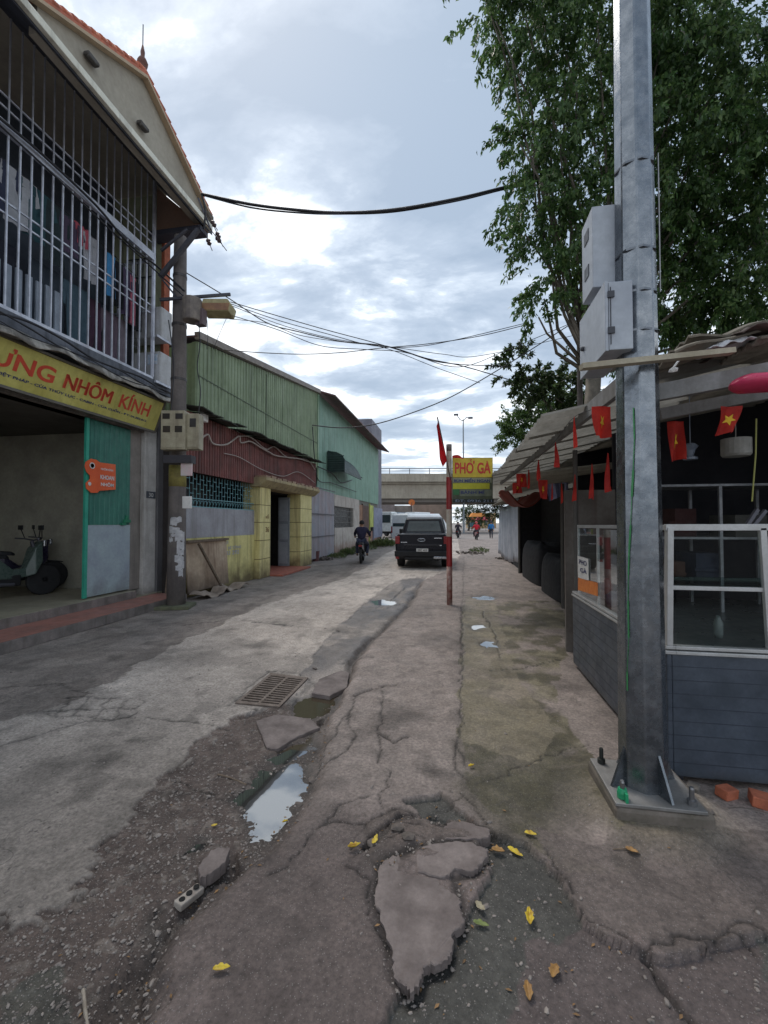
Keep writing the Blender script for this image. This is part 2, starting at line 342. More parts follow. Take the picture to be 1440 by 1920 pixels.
# cracks
CR = [ [(0,1398),(90,1372),(160,1350),(240,1345)], [(240,1345),(268,1318),(262,1308),(205,1308),(165,1305),(130,1305)], [(75,1328),(110,1342),(240,1345)], [(130,1305),(110,1342)], [(165,1305),(138,1343)], [(205,1308),(178,1344)], [(240,1310),(215,1345)], [(90,1332),(262,1326)],
  [(430,1160),(520,1170),(640,1180)], [(275,1345),(350,1352),(430,1365)], [(560,1262),(505,1258),(430,1320),(520,1335)], [(580,1270),(610,1300)],
  [(300,1178),(420,1162)], [(0,1290),(110,1280),(160,1297)], [(660,1140),(700,1145),(760,1128)],
  [(865,1140),(868,1240),(862,1300),(866,1360),(860,1400),(872,1440)], [(860,1400),(850,1445),(875,1470)],
  [(590,1452),(625,1432),(655,1415),(662,1380),(650,1345),(665,1310)], [(720,1300),(712,1350),(705,1380),(716,1410),(708,1440)], [(712,1380),(740,1395),(770,1385)],
  [(728,1455),(720,1500),(714,1530)], [(714,1530),(760,1526),(780,1530),(812,1527),(850,1510),(862,1500)], [(714,1530),(690,1550),(670,1580),(660,1600)], [(812,1527),(845,1545),(868,1552)], [(780,1530),(745,1545),(715,1565),(690,1590),(680,1600)],
  [(850,1490),(880,1510),(905,1545),(940,1580)], [(600,1560),(640,1545),(690,1550)], [(665,1310),(700,1295),(745,1290)], [(650,1345),(610,1400),(600,1440)],
  [(1030,1600),(1060,1660),(1095,1740),(1150,1770),(1215,1800),(1225,1780),(1280,1765),(1330,1770),(1385,1755),(1450,1760)], [(1200,1800),(1240,1850),(1290,1900)], [(1370,1762),(1420,1790)],
  [(690,1600),(650,1630),(690,1660),(700,1720),(730,1790)], [(725,1590),(775,1580),(800,1590)], [(735,1570),(780,1560),(830,1560)], [(690,1500),(640,1520),(560,1600),(500,1650)],
  [(640,1240),(700,1238)], [(1050,1240),(980,1260),(900,1262),(868,1262)], [(900,1470),(960,1455),(1040,1420),(1100,1400)],
  [(480,1500),(420,1490),(330,1460)], [(700,1140),(740,1120),(760,1100)], [(940,1240),(930,1200),(905,1150)] ]
SEAM = [[(870,1045),(868,1140),(866,1240)], [(1065,1135),(960,1135),(868,1140)], [(640,1090),(740,1105)], [(600,1072),(760,1082)]]
WCR = {19: .007, 23: .006, 27: .005, 30: .009, 24: .005}
xj2, yj2 = X + (fbm(X, Y, 9, 4, 50)-.5)*.10, Y + (fbm(X, Y, 9, 4, 51)-.5)*.10
cw = .0016 + .0013*Y
for i, pl in enumerate(CR + SEAM):
    P = px2g(pl); x0 = min(p[0] for p in P)-.25; x1 = max(p[0] for p in P)+.25; y0 = min(p[1] for p in P)-.25; y1 = max(p[1] for p in P)+.25
    r0, r1 = np.searchsorted(ys, [y0, y1]); c0, c1 = np.searchsorted(xs, [x0, x1])
    if r1 <= r0 or c1 <= c0: continue
    sl_ = (slice(r0, r1), slice(c0, c1)); d = pdist(xj2[sl_], yj2[sl_], P)
    wd = (cw[sl_] + WCR.get(i, .001)) * (.5 + 1.0*fbm(X[sl_], Y[sl_], 6, 2, 60+i))
    k = np.exp(-(d/wd)**2); H[sl_] -= k*(.010 + (.022 if i in WCR else 0)); base[sl_] *= (1-(.78 if i < len(CR) else .3)*k)[..., None]
    k2 = np.exp(-(d/(wd*6))**2); base[sl_] *= (1-.12*k2)[..., None]
# step down into the wet hollow at lower right
H -= WETG*.032
H += inpoly(XJ, YJ, px2g([(695,1590),(760,1545),(880,1540),(900,1590),(760,1640),(700,1650)]))*(fbm(X, Y, 9, 3, 70)-.35)*.05
# bowl of each puddle
PUD = [('long', [(478,1436),(540,1415),(568,1418),(580,1440),(577,1475),(550,1520),(512,1560),(475,1565),(462,1520),(445,1490)], 'puddle mirroring the cloudy sky beside the slab edge'),
       ('brown', [(494,1418),(545,1392),(592,1366),(590,1392),(560,1412),(520,1424)], 'narrow brown puddle in the broken channel below the drain'),
       ('brown2', [(548,1336),(562,1306),(600,1296),(636,1300),(622,1325),(580,1342)], 'brown puddle lying beside the drain grate'),
       ('small', [(318,1606),(345,1580),(378,1576),(366,1594),(338,1608)], 'small blue puddle among the loose gravel'),
       ('thin', [(288,1745),(288,1700),(300,1676),(314,1682),(308,1716)], 'thin puddle beside the holed brick'),
       ('far', [(690,1124),(716,1120),(745,1126),(738,1132),(708,1131)], 'bright shallow puddle on the wet road before the striped post'),
       ('pale', [(886,1122),(905,1119),(930,1122),(924,1127),(897,1127)], 'pale flat puddle on the pavement just right of the striped post'),
       ('pale2', [(902,1212),(914,1206),(930,1208),(938,1217),(915,1219)], 'shallow puddle halfway along the mossy pavement strip'),
       ('pale3', [(876,1176),(900,1174),(912,1180),(885,1183)], 'sliver of water on the pavement behind the shallow puddle')]
pud = []
for (nm_, P, lab) in PUD:
    g = px2g(P); cx = sum(p[0] for p in g)/len(g); cy = sum(p[1] for p in g)/len(g)
    m = inpoly(X + jx*.9, Y + jy*.9, g)
    x0 = min(p[0] for p in g)-.3; x1 = max(p[0] for p in g)+.3; y0 = min(p[1] for p in g)-.5; y1 = max(p[1] for p in g)+.5
    bb = (X > x0) & (X < x1) & (Y > y0) & (Y < y1)
    lvl = float(np.median(H[m])) - .012 if m.any() else -.01
    dd = pdist(X[bb]+jx[bb]*.9, Y[bb]+jy[bb]*.9, g + [g[0]]); s_ = np.where(m[bb], dd, -dd)
    tgt = lvl - np.clip(s_*.16, -.03, .014) + (nf[bb]-.5)*.010 + (fbm(X[bb], Y[bb], 14, 2, 71)-.5)*.020
    ring = inpoly(X[bb], Y[bb], [(cx+(p_[0]-cx)*1.45, cy+(p_[1]-cy)*1.45) for p_ in g]); H[bb] = np.where(ring & (s_ < 0), np.maximum(H[bb], lvl + .003 + .03*np.clip(-s_, 0, .15) + (fbm(X[bb], Y[bb], 18, 2, 72)-.5)*.006), H[bb])
    k = sstep(-.10, 0.0, s_); H[bb] = H[bb]*(1-k) + np.where(s_ > 0, tgt, np.maximum(tgt, H[bb]*.5 + tgt*.5))*k
    base[bb] *= (1 - .45*sstep(-.07, .0, s_))[..., None]; rough[bb] = rough[bb]*(1-k*.5) + .4*k*.5
    pud.append((nm_, g, lvl, lab))
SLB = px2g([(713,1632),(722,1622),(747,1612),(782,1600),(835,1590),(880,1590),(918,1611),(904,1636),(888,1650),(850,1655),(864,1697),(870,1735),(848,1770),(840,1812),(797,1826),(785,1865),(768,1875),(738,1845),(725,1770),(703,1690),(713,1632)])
sd2 = pdist(X, Y, SLB); kk = np.exp(-((sd2-.004)/.020)**2); base *= (1-.60*kk*(.5+nm))[..., None]; H -= kk*.012  # deep shadow around the broken slabs painted dark into the ground colour
SL2 = px2g([(690,1600),(740,1555),(800,1540),(835,1560),(876,1553),(921,1570),(950,1590)]); kk = np.exp(-(pdist(X+jx*.5, Y+jy*.5, SL2)/.022)**2); base *= (1-.6*kk)[..., None]; H -= kk*.02  # same painted shadow along the crack above them
# drain pit
DQ = [G(441,1318), G(508,1262), G(578,1271), G(524,1326)]
dq = [(p.x, p.y) for p in DQ]; dm = inpoly(X, Y, dq); dc = (sum(p[0] for p in dq)/4, sum(p[1] for p in dq)/4)
dqo = [(dc[0]+(p[0]-dc[0])*1.08, dc[1]+(p[1]-dc[1])*1.06) for p in dq]; do = inpoly(X, Y, dqo); DZ = .004
H = np.where(do, DZ-.014, H); dmi = inpoly(X, Y, [(dc[0]+(p[0]-dc[0])*.9, dc[1]+(p[1]-dc[1])*.92) for p in dq])
H = np.where(dmi, -.4, H); base[dmi] = lc(30, 28, 26)
# fade at the rim of the sheet; flat below the buildings
edge = np.minimum.reduce([sstep(GX0, GX0+.5, X), sstep(GX1, GX1-.5, X), sstep(GY1, GY1-4, Y)]); H *= edge
H *= sstep(-6.2, -5.4, X)
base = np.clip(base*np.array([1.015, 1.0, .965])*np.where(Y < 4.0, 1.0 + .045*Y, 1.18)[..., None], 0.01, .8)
ny, nxn = X.shape
def sheet(name, sel, mat_):
    idx = np.arange(ny*nxn).reshape(ny, nxn); q = np.stack([idx[:-1,:-1], idx[:-1,1:], idx[1:,1:], idx[1:,:-1]], -1)[sel]
    used, inv = np.unique(q, return_inverse=True); inv = inv.reshape(-1, 4)
    me = bpy.data.meshes.new(name); me.vertices.add(len(used)); me.loops.add(inv.size); me.polygons.add(len(inv))
    co = np.stack([X.ravel()[used], Y.ravel()[used], H.ravel()[used]], -1)
    me.vertices.foreach_set('co', co.astype(np.float32).ravel()); me.loops.foreach_set('vertex_index', inv.astype(np.int32).ravel())
    me.polygons.foreach_set('loop_start', np.arange(0, inv.size, 4, dtype=np.int32)); me.polygons.foreach_set('loop_total', np.full(len(inv), 4, np.int32))
    me.update(calc_edges=True); me.polygons.foreach_set('use_smooth', np.ones(len(inv), bool))
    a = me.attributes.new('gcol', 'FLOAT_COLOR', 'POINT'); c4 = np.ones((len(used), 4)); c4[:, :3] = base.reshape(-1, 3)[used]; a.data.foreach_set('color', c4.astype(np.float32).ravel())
    a = me.attributes.new('grough', 'FLOAT', 'POINT'); a.data.foreach_set('value', rough.ravel()[used].astype(np.float32))
    me.materials.append(mat_); o = bpy.data.objects.new(name, me); sc.collection.objects.link(o); o['kind'] = 'structure'; return o
gm = bpy.data.materials.new('worn_concrete'); gm.use_nodes = True; t = gm.node_tree; n = t.nodes; l = t.links; p = n['Principled BSDF']
a1 = n.new('ShaderNodeAttribute'); a1.attribute_name = 'gcol'; a2 = n.new('ShaderNodeAttribute'); a2.attribute_name = 'grough'; ge = n.new('ShaderNodeNewGeometry')
def gn(s_, d=5, r_=.65):
    x = n.new('ShaderNodeTexNoise'); x.inputs['Scale'].default_value = s_; x.inputs['Detail'].default_value = d; x.inputs['Roughness'].default_value = r_; l.new(ge.outputs['Position'], x.inputs[0]); return x.outputs[0]
def gmr(src, a, b, lo, hi):
    x = n.new('ShaderNodeMapRange'); x.inputs[1].default_value = a; x.inputs[2].default_value = b; x.inputs[3].default_value = lo; x.inputs[4].default_value = hi; l.new(src, x.inputs[0]); return x.outputs[0]
def gmul(a, b, f=1.0, mode='MULTIPLY'):
    x = n.new('ShaderNodeMix'); x.data_type = 'RGBA'; x.blend_type = mode
    if isinstance(f, float): x.inputs[0].default_value = f
    else: l.new(f, x.inputs[0])
    l.new(a, x.inputs[6])
    if isinstance(b, tuple): x.inputs[7].default_value = (*b, 1)
    else: l.new(b, x.inputs[7])
    return x.outputs[2]
cc = gmul(a1.outputs[0], gmr(gn(46, 7, .75), .3, .7, .50, 1.46)); cc = gmul(cc, gmr(gn(8, 7, .7), .3, .7, .74, 1.24))
vo = n.new('ShaderNodeTexVoronoi'); vo.inputs['Scale'].default_value = 85; l.new(ge.outputs['Position'], vo.inputs[0])
vc = n.new('ShaderNodeTexVoronoi'); vc.feature = 'DISTANCE_TO_EDGE'; vc.inputs['Scale'].default_value = 1.5
mxv = n.new('ShaderNodeVectorMath'); mxv.operation = 'ADD'; nvc = n.new('ShaderNodeTexNoise'); nvc.inputs['Scale'].default_value = 3.2; nvc.inputs['Detail'].default_value = 6; l.new(ge.outputs['Position'], nvc.inputs[0])
scv = n.new('ShaderNodeVectorMath'); scv.operation = 'SCALE'; scv.inputs[3].default_value = .42; l.new(nvc.outputs['Color'], scv.inputs[0]); l.new(ge.outputs['Position'], mxv.inputs[0]); l.new(scv.outputs[0], mxv.inputs[1]); l.new(mxv.outputs[0], vc.inputs[0])
mkk = n.new('ShaderNodeMath'); mkk.operation = 'MULTIPLY'; l.new(gmr(vc.outputs['Distance'], .0, .007, .6, 0.0), mkk.inputs[0]); l.new(gmr(gn(1.1, 3), .46, .56, 0, 1), mkk.inputs[1])
cc = gmul(cc, (.05, .045, .04), mkk.outputs[0], 'MIX')
cc = gmul(cc, (.36, .34, .33), gmr(vo.outputs['Distance'], .10, .22, .42, 0.0), 'MIX')
vo2 = n.new('ShaderNodeTexVoronoi'); vo2.inputs['Scale'].default_value = 34; l.new(ge.outputs['Position'], vo2.inputs[0])
cc = gmul(cc, (.05, .045, .04), gmr(vo2.outputs['Distance'], .05, .13, .6, 0.0), 'MIX')
l.new(cc, p.inputs['Base Color'])
ra = n.new('ShaderNodeMath'); ra.operation = 'MULTIPLY'; l.new(a2.outputs['Fac'], ra.inputs[0]); l.new(gmr(gn(6, 5), .3, .7, .8, 1.15), ra.inputs[1]); l.new(ra.outputs[0], p.inputs['Roughness'])
bu = n.new('ShaderNodeBump'); bu.inputs['Strength'].default_value = 1.0; bu.inputs['Distance'].default_value = .008; l.new(gn(70, 6, .7), bu.inputs['Height']); l.new(bu.outputs[0], p.inputs['Normal'])
pq = PAVE[:-1, :-1]
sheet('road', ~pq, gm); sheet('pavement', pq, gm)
fm = M('far_ground', lin((150, 142, 138)), lin((128, 121, 116)), scale=.25, rough=.85, bump=.4, bscale=8)
b = MB(); W = 1500
for (x0, x1, y0, y1) in ((-W, W, -W, GY0), (-W, W, GY1, W), (-W, GX0, GY0, GY1), (GX1, W, GY0, GY1)): b.add([(x0,y0,0),(x1,y0,0),(x1,y1,0),(x0,y1,0)], [(0,1,2,3)])
b.build('ground', fm)['kind'] = 'structure'
# water
def water(name, col, rough_):
    m = bpy.data.materials.new(name); m.use_nodes = True; n = m.node_tree.nodes; l = m.node_tree.links; p = n['Principled BSDF']
    p.inputs['Base Color'].default_value = (*col, 1); p.inputs['Roughness'].default_value = rough_; p.inputs['IOR'].default_value = 1.33; p.inputs['Specular IOR Level'].default_value = .9
    g = n.new('ShaderNodeNewGeometry'); x = n.new('ShaderNodeTexNoise'); x.inputs['Scale'].default_value = 6; l.new(g.outputs['Position'], x.inputs[0])
    bb_ = n.new('ShaderNodeBump'); bb_.inputs['Strength'].default_value = .05; bb_.inputs['Distance'].default_value = .004; l.new(x.outputs[0], bb_.inputs['Height']); l.new(bb_.outputs[0], p.inputs['Normal'])
    # shallow standing water: half mirror, half the silt below
    gl = n.new('ShaderNodeBsdfGlossy'); gl.inputs['Roughness'].default_value = .02; gl.inputs[0].default_value = (.8, .85, .9, 1); l.new(bb_.outputs[0], gl.inputs['Normal'])
    ms = n.new('ShaderNodeMixShader'); ms.inputs[0].default_value = .24 if col[0] < .05 else .05
    l.new(p.outputs[0], ms.inputs[1]); l.new(gl.outputs[0], ms.inputs[2]); l.new(ms.outputs[0], n['Material Output'].inputs[0]); return m
wclear = water('puddle_water', (.035, .035, .035), .04); wbrown = water('silty_water', (.06, .045, .028), .08)
for (nm_, g, lvl, lab) in pud:
    cx = sum(p_[0] for p_ in g)/len(g); cy = sum(p_[1] for p_ in g)/len(g)
    b = MB(); b.add([(cx+(x_-cx)*1.35, cy+(y_-cy)*1.35, lvl) for x_, y_ in g], [tuple(range(len(g)))])
    o = b.build('puddle', wbrown if nm_.startswith('brown') else wclear); o['kind'] = 'structure'; o['label'] = lab
def hz(x, y):
    i = int(np.clip(np.searchsorted(ys, y), 0, ny-1)); j = int(np.clip(np.searchsorted(xs, x), 0, nxn-1)); return float(H[i, j])
# loose stones in the gravel: nobody could count them
stone = M('stone', lin((132, 124, 118)), lin((84, 77, 73)), scale=30, rough=.85, bump=.3, bscale=90, isl=.45)
b = MB(); cnt = 0; gp = [(p[0], p[1]) for p in gravel]
rng = random.Random(3)
PH = (1+5**.5)/2; ICO = [Vector(v).normalized() for v in [(-1,PH,0),(1,PH,0),(-1,-PH,0),(1,-PH,0),(0,-1,PH),(0,1,PH),(0,-1,-PH),(0,1,-PH),(PH,0,-1),(PH,0,1),(-PH,0,-1),(-PH,0,1)]]
ICF = [(0,11,5),(0,5,1),(0,1,7),(0,7,10),(0,10,11),(1,5,9),(5,11,4),(11,10,2),(10,7,6),(7,1,8),(3,9,4),(3,4,2),(3,2,6),(3,6,8),(3,8,9),(4,9,5),(2,4,11),(6,2,10),(8,6,7),(9,8,1)]
def rock(b, c, r, sq=(1, 1, .6)):
    a = rng.uniform(0, 6.28); ca, sa = math.cos(a), math.sin(a); vs = []
    for v in ICO:
        k = r*rng.uniform(.7, 1.15); x, y, z = v.x*sq[0]*k, v.y*sq[1]*k, v.z*sq[2]*k
        vs.append((c[0]+x*ca-y*sa, c[1]+x*sa+y*ca, c[2]+z))
    b.add(vs, ICF)
RING = (pdist(X, Y, px2g([(713,1632),(747,1612),(782,1600),(880,1590),(918,1612),(888,1650),(864,1697),(870,1735),(848,1790),(820,1822),(785,1865),(768,1875),(738,1845),(712,1730),(703,1690),(713,1632)])) < .035) | (pdist(X, Y, px2g([(690,1600),(760,1550),(830,1535),(905,1560),(925,1590)])) < .05)
while cnt < 13000:
    i = rng.randrange(ny); j = rng.randrange(nxn); x, y = X[i, j], Y[i, j]
    if y > 6 or x < -5 or x > 2.2: continue
    k = RING[i, j]*.5 + GRAV[i, j]*1.0 + (.10 if (not PAVE[i, j]) else 0) + (.016 if PAVE[i, j] else 0) + (ch[i, j] > .2)*.35 + (.12 if WETG[i, j] else 0)
    if rng.random() > k or dm[i, j] or do[i, j]: continue
    r = .0018 + .0072*rng.random()**3.2 + (.008 if rng.random() < .012 else 0)
    rock(b, (x + rng.uniform(-.01, .01), y, H[i, j]+r*.15), r, (1.25, .8, .6)); cnt += 1
b.build('gravel', stone)['kind'] = 'stuff'
# broken slab pieces
slabm = M('slab', lin((134, 123, 119)), lin((98, 88, 85)), scale=7, rough=.85, bump=.5, bscale=80)
def ragged(g, amp, seed, sub=5):
    r_ = random.Random(seed); o_ = []; n_ = len(g)
    for i in range(n_):
        a, b_ = g[i], g[(i+1) % n_]
        for k in range(sub):
            t_ = k/sub; e = amp*(1 if k else .3); o_.append((a[0]*(1-t_)+b_[0]*t_+r_.uniform(-e, e), a[1]*(1-t_)+b_[1]*t_+r_.uniform(-e, e)))
    return o_
def slab(pxs, ztop, th, label, seed, tilt=(0, 0), grp='broken concrete slab pieces', name='slab_piece'):
    g = ragged(px2g(pxs), .0065, seed); cx = sum(p_[0] for p_ in g)/len(g); cy = sum(p_[1] for p_ in g)/len(g)
    base_ = MB(); n_ = len(g)
    f = lambda x_, y_: ztop + (x_-cx)*tilt[0] + (y_-cy)*tilt[1]
    r_ = random.Random(seed+50)
    top = [(x_, y_, f(x_, y_)+r_.uniform(-.002, .002)) for x_, y_ in g]; inn = [(cx+(x_-cx)*(.97+r_.uniform(-.02, .01)), cy+(y_-cy)*(.97+r_.uniform(-.02, .01)), f(x_, y_)+.003+r_.uniform(-.0015, .0015)) for x_, y_ in g]
    bot = [(cx+(x_-cx)*(1.0+r_.uniform(-.03, .01)), cy+(y_-cy)*(1.0+r_.uniform(-.03, .01)), f(x_, y_)-th) for x_, y_ in g]
    base_.add(inn + top + bot, [tuple(range(n_))] + [(n_+i, n_+(i+1) % n_, (i+1) % n_, i) for i in range(n_)] + [(2*n_+i, 2*n_+(i+1) % n_, n_+(i+1) % n_, n_+i) for i in range(n_)])
    tag(base_.build(name, slabm, origin=(cx, cy, 0)), label, 'concrete slab', grp)
slab([(713,1632),(722,1622),(747,1612),(752,1648),(782,1652),(815,1657),(835,1677),(864,1697),(861,1712),(870,1735),(868,1748),(849,1760),(848,1790),(840,1812),(820,1822),(797,1826),(790,1848),(784,1865),(768,1873),(755,1860),(738,1845),(736,1800),(725,1770),(712,1730),(703,1690)], .024, .032, 'largest broken slab tapering to a ragged point towards the viewer', 1)
slab([(782,1616),(792,1600),(840,1592),(880,1593),(916,1611),(904,1636),(888,1650),(852,1643),(842,1655),(818,1658),(784,1648)], .034, .06, 'broken slab above the pointed one with yellow leaves to its right', 2, (.02, .02))
slab([(832,1564),(846,1553),(876,1555),(919,1571),(917,1585),(900,1590),(835,1586)], .036, .05, 'narrow wedge of broken slab farthest up the crack', 3, (.03, 0))
slab([(372,1632),(396,1598),(430,1594),(424,1618),(400,1640),(376,1652)], .012, .05, 'flat loose slab chip beside the gravel and small blue puddle', 4)
slab([(584,1300),(598,1274),(640,1258),(655,1262),(650,1290),(618,1306)], .004, .05, 'cracked concrete lump between the drain and the slab edge', 5, (0, .0))
slab([(480,1350),(520,1338),(580,1345),(600,1362),(560,1378),(520,1402),(500,1400)], -.008, .05, 'thin crumbled concrete skin just below the drain grate', 6)
rubm = M('rubble', lin((120, 110, 104)), lin((88, 80, 74)), scale=8, rough=.9, bump=.5)
for i, (a, b_, r, lab) in enumerate([(700,1592,.03,'stone chip under the yellow leaf on the crack'),(745,1570,.035,'stone chip in the crack above the yellow leaf'),(765,1588,.03,'stone chip wedged beside the upper broken slab'),(585,1455,.03,'dark stone at the right rim of the mirror puddle'),(600,1285,.022,'small stone on the broken slab edge by the drain'),(560,1500,.03,'stone on the lower rim of the mirror puddle'),(1330,1550,.028,'stone chip lying in front of the steel pole plinth'),(590,1252,.03,'pale stone at the tail of the wet road patch'),(905,1625,.02,'stone chip at the tip of the broken slab')]):
    g = G(a, b_); b = MB(); rock(b, (0, 0, 0), r, (1.3, .9, .5)); o = b.build('stone_chip', rubm, origin=(0,0,0)); o.location = (g.x, g.y, hz(g.x, g.y)+r*.2); tag(o, lab, 'stone', 'stone chips on the broken pavement')
# drain grate
dt = thing('drain_grate', (dc[0], dc[1], DZ), 'rusty iron drain grate with two rows of slots set in the road', 'drain grate')
iron = M('old_iron', lin((128, 116, 108)), lin((96, 84, 76)), scale=14, rough=.7, bump=.3, metal=.25)
A, B_, C_, D_ = [Vector((p_[0], p_[1], 0)) for p_ in dq]            # A near-left B far-left C far-right D near-right
def bl(u, v): return (A*(1-u)+D_*u)*(1-v) + (B_*(1-u)+C_*u)*v
b = MB()
def gbar(u0, v0, u1, v1, u2, v2, u3, v3, zt=DZ, th=.03):
    q = [bl(u0, v0), bl(u1, v1), bl(u2, v2), bl(u3, v3)]; b.prism([(x_.x, x_.y, zt-th) for x_ in q], (0, 0, th))
gbar(0,0,1,0,1,.06,0,.06); gbar(0,.94,1,.94,1,1,0,1); gbar(0,.06,.07,.06,.07,.94,0,.94); gbar(.93,.06,1,.06,1,.94,.93,.94); gbar(.47,.06,.53,.06,.53,.94,.47,.94)
b.build('frame', iron, dt, 'world'); b = MB()
for i in range(13):
    v = .06 + .88*(i+.62)/13; gbar(.07, v, .47, v, .47, v+.028, .07, v+.028, DZ-.002); gbar(.53, v, .93, v, .93, v+.028, .53, v+.028, DZ-.002)
b.build('slotted_plate', iron, dt, 'world')
# leaves, sticks, bricks
ly = M('yellow_leaf', lin((222, 198, 60)), lin((176, 136, 44)), scale=30, rough=.55, trans=.15, mixlo=.45, mixhi=.6); lb = M('brown_leaf', lin((170, 130, 70)), lin((130, 95, 55)), scale=40, rough=.6)
lgn = M('green_leaf', lin((120, 130, 70)), lin((100, 112, 60)), scale=40, rough=.5); lpl = M('pale_leaf', lin((160, 150, 125)), scale=40, rough=.6)
lit = MB(); lr = random.Random(12); nl_ = 0
while nl_ < 240:
    i = lr.randrange(ny); j = lr.randrange(nxn); x, y = X[i, j], Y[i, j]
    if y > 5 or abs(x) > 2.3: continue
    if lr.random() > (RING[i, j]*.8 + (gd[i, j] < .12)*.5 + WETG[i, j]*.16 + .01) or do[i, j]: continue
    s_ = lr.uniform(.004, .013); a_ = lr.uniform(0, 6.28); ca, sa = math.cos(a_)*s_, math.sin(a_)*s_; z = H[i, j]+.003
    lit.add([(x-ca, y-sa, z), (x-sa*.4, y+ca*.4, z+.003), (x+ca, y+sa, z+.001), (x+sa*.5, y-ca*.4, z+.002)], [(0, 1, 2, 3)]); nl_ += 1
lit.build('leaf_litter', M('litter', lin((120, 92, 60)), lin((84, 66, 46)), scale=60, rough=.8, isl=.7))['kind'] = 'stuff'
LV = [(884,1448,ly,.026,.4,'small yellow leaf lying alone on the smooth slab'),(703,1592,ly,.034,1.2,'rounded yellow leaf on the crack left of the broken slabs'),(664,1603,ly,.036,.2,'curled yellow leaf at the left end of the crack'),
 (995,1577,ly,.034,-.3,'flat yellow leaf farthest right on the mossy edge'),(966,1600,ly,.044,-.7,'largest yellow leaf in the hollow right of the slabs'),(934,1600,lb,.036,-.3,'dull curled leaf touching the tip of the broken slab'),
 (993,1723,ly,.042,1.3,'upright yellow leaf on the dark wet hollow'),(902,1733,lgn,.036,-.2,'green leaf right of the pointed slab'),(901,1703,lpl,.032,-1.1,'pale dry leaf just above the green leaf'),
 (1040,1823,lb,.034,.9,'brown leaf near the bottom of the dark hollow'),(990,1858,lb,.038,1.4,'brown folded leaf nearest the viewer'),(1187,1553,ly,.020,1.2,'tiny yellow leaf before the steel pole plinth'),
 (415,1838,ly,.034,.1,'yellow green leaf on the near left pavement'),(1185,1613,lb,.032,-.7,'brown dry leaf below the steel pole plinth'),(402,1545,ly,.018,.3,'tiny yellow leaf in the gravel'),(535,1532,ly,.020,.7,'tiny yellow leaf at the foot of the mirror puddle')]
for i, (a, b_, mt, s_, rz, lab) in enumerate(LV):
    g = G(a, b_); b = MB(); k = random.Random(i)
    s_ *= .86
    def lf(u, v, s_=s_, k1=k.uniform(.2, 1.1), k2=k.uniform(-.8, .9), k3=k.uniform(0, 6), k4=k.uniform(.42, .62)):
        x_ = (u-.5)*2*s_; wd = s_*k4*max(.02, math.sin(math.pi*min(1, u*.92+.04)))**.8*(1.15-u*.5)*(1+.22*math.sin(u*17+k3+v*9)); y_ = (v-.5)*2*wd
        return (x_, y_, .004 + abs(y_)*k1*1.2 + (x_/s_)**2*s_*.35*abs(k2) + max(0, x_)*k2*.3)
    b.grid(lf, 8, 4); o = b.build('fallen_leaf', mt, origin=(0,0,0), smooth=True, solid=.0012); o.location = (g.x, g.y, hz(g.x, g.y)+.006); o.rotation_euler = (0, 0, rz+YAW); tag(o, lab, 'leaf', 'fallen leaves on the pavement')
wood = M('old_wood', lin((128, 112, 96)), lin((92, 78, 66)), scale=20, rough=.85, bump=.3)
pale = M('pale_wood', lin((165, 155, 142)), lin((130, 120, 108)), scale=20, rough=.85)
def stick(pts, r, label, mt):
    P = [G(*q) for q in pts]; P = [Vector((q.x, q.y, hz(q.x, q.y)+r*1.3)) for q in P]; b = MB(); b.tube(P, [r]*len(P), 6); tag(b.build('stick', mt, origin=P[0]), label, 'stick')
stick([(156,1846),(160,1880),(170,1925),(178,1960)], .006, 'pale stick lying in the gravel at the lower left', pale)
stick([(408,1449),(430,1455),(462,1464)], .005, 'dark twig reaching to the mirror puddle', wood)
stick([(1150,1606),(1175,1606),(1200,1618)], .003, 'thin twig below the steel pole plinth', wood)
brk = M('brick', lin((190, 110, 80)), lin((150, 84, 62)), scale=12, rough=.9, bump=.4); brk2 = M('pale_brick', lin((178, 170, 160)), lin((140, 130, 122)), scale=12, rough=.9, bump=.4)
dk = M('hole_black', (.01, .01, .01), rough=1)
def brick(p, rz, mt, label, holes=False, s_=(.2, .1, .06), tilt=(.05, .08)):
    t_ = thing('brick', (p.x, p.y, hz(p.x, p.y)), label, 'brick', None, rz); b = MB(); b.cbox((0,0,s_[2]/2), s_, (tilt[0], tilt[1], 0)); o = b.build('body', mt, t_, bevel=.006)
    if holes:
        b = MB()
        for q in (-1, 0, 1): b.lathe([(.013, 0), (.013, .004)], (q*s_[0]*.3, 0, s_[2]+.001), 12)
        b.build('hole', dk, t_)
brick(G(355,1668), 1.25, brk2, 'pale hollow brick with round holes lying in the channel', True, (.12, .05, .03))
brick(G(1363,1503), .5, brk, 'orange broken brick under the stall front', False, (.1, .07, .055))
brick(G(1432,1520), -.3, brk, 'red brick at the right edge under the stall front', False, (.12, .09, .06))
brick(G(1300,1500), 1.0, M('grey_brick', lin((110,104,98)), scale=12), 'grey brick rubble beside the steel pole plinth', False, (.09, .06, .03))
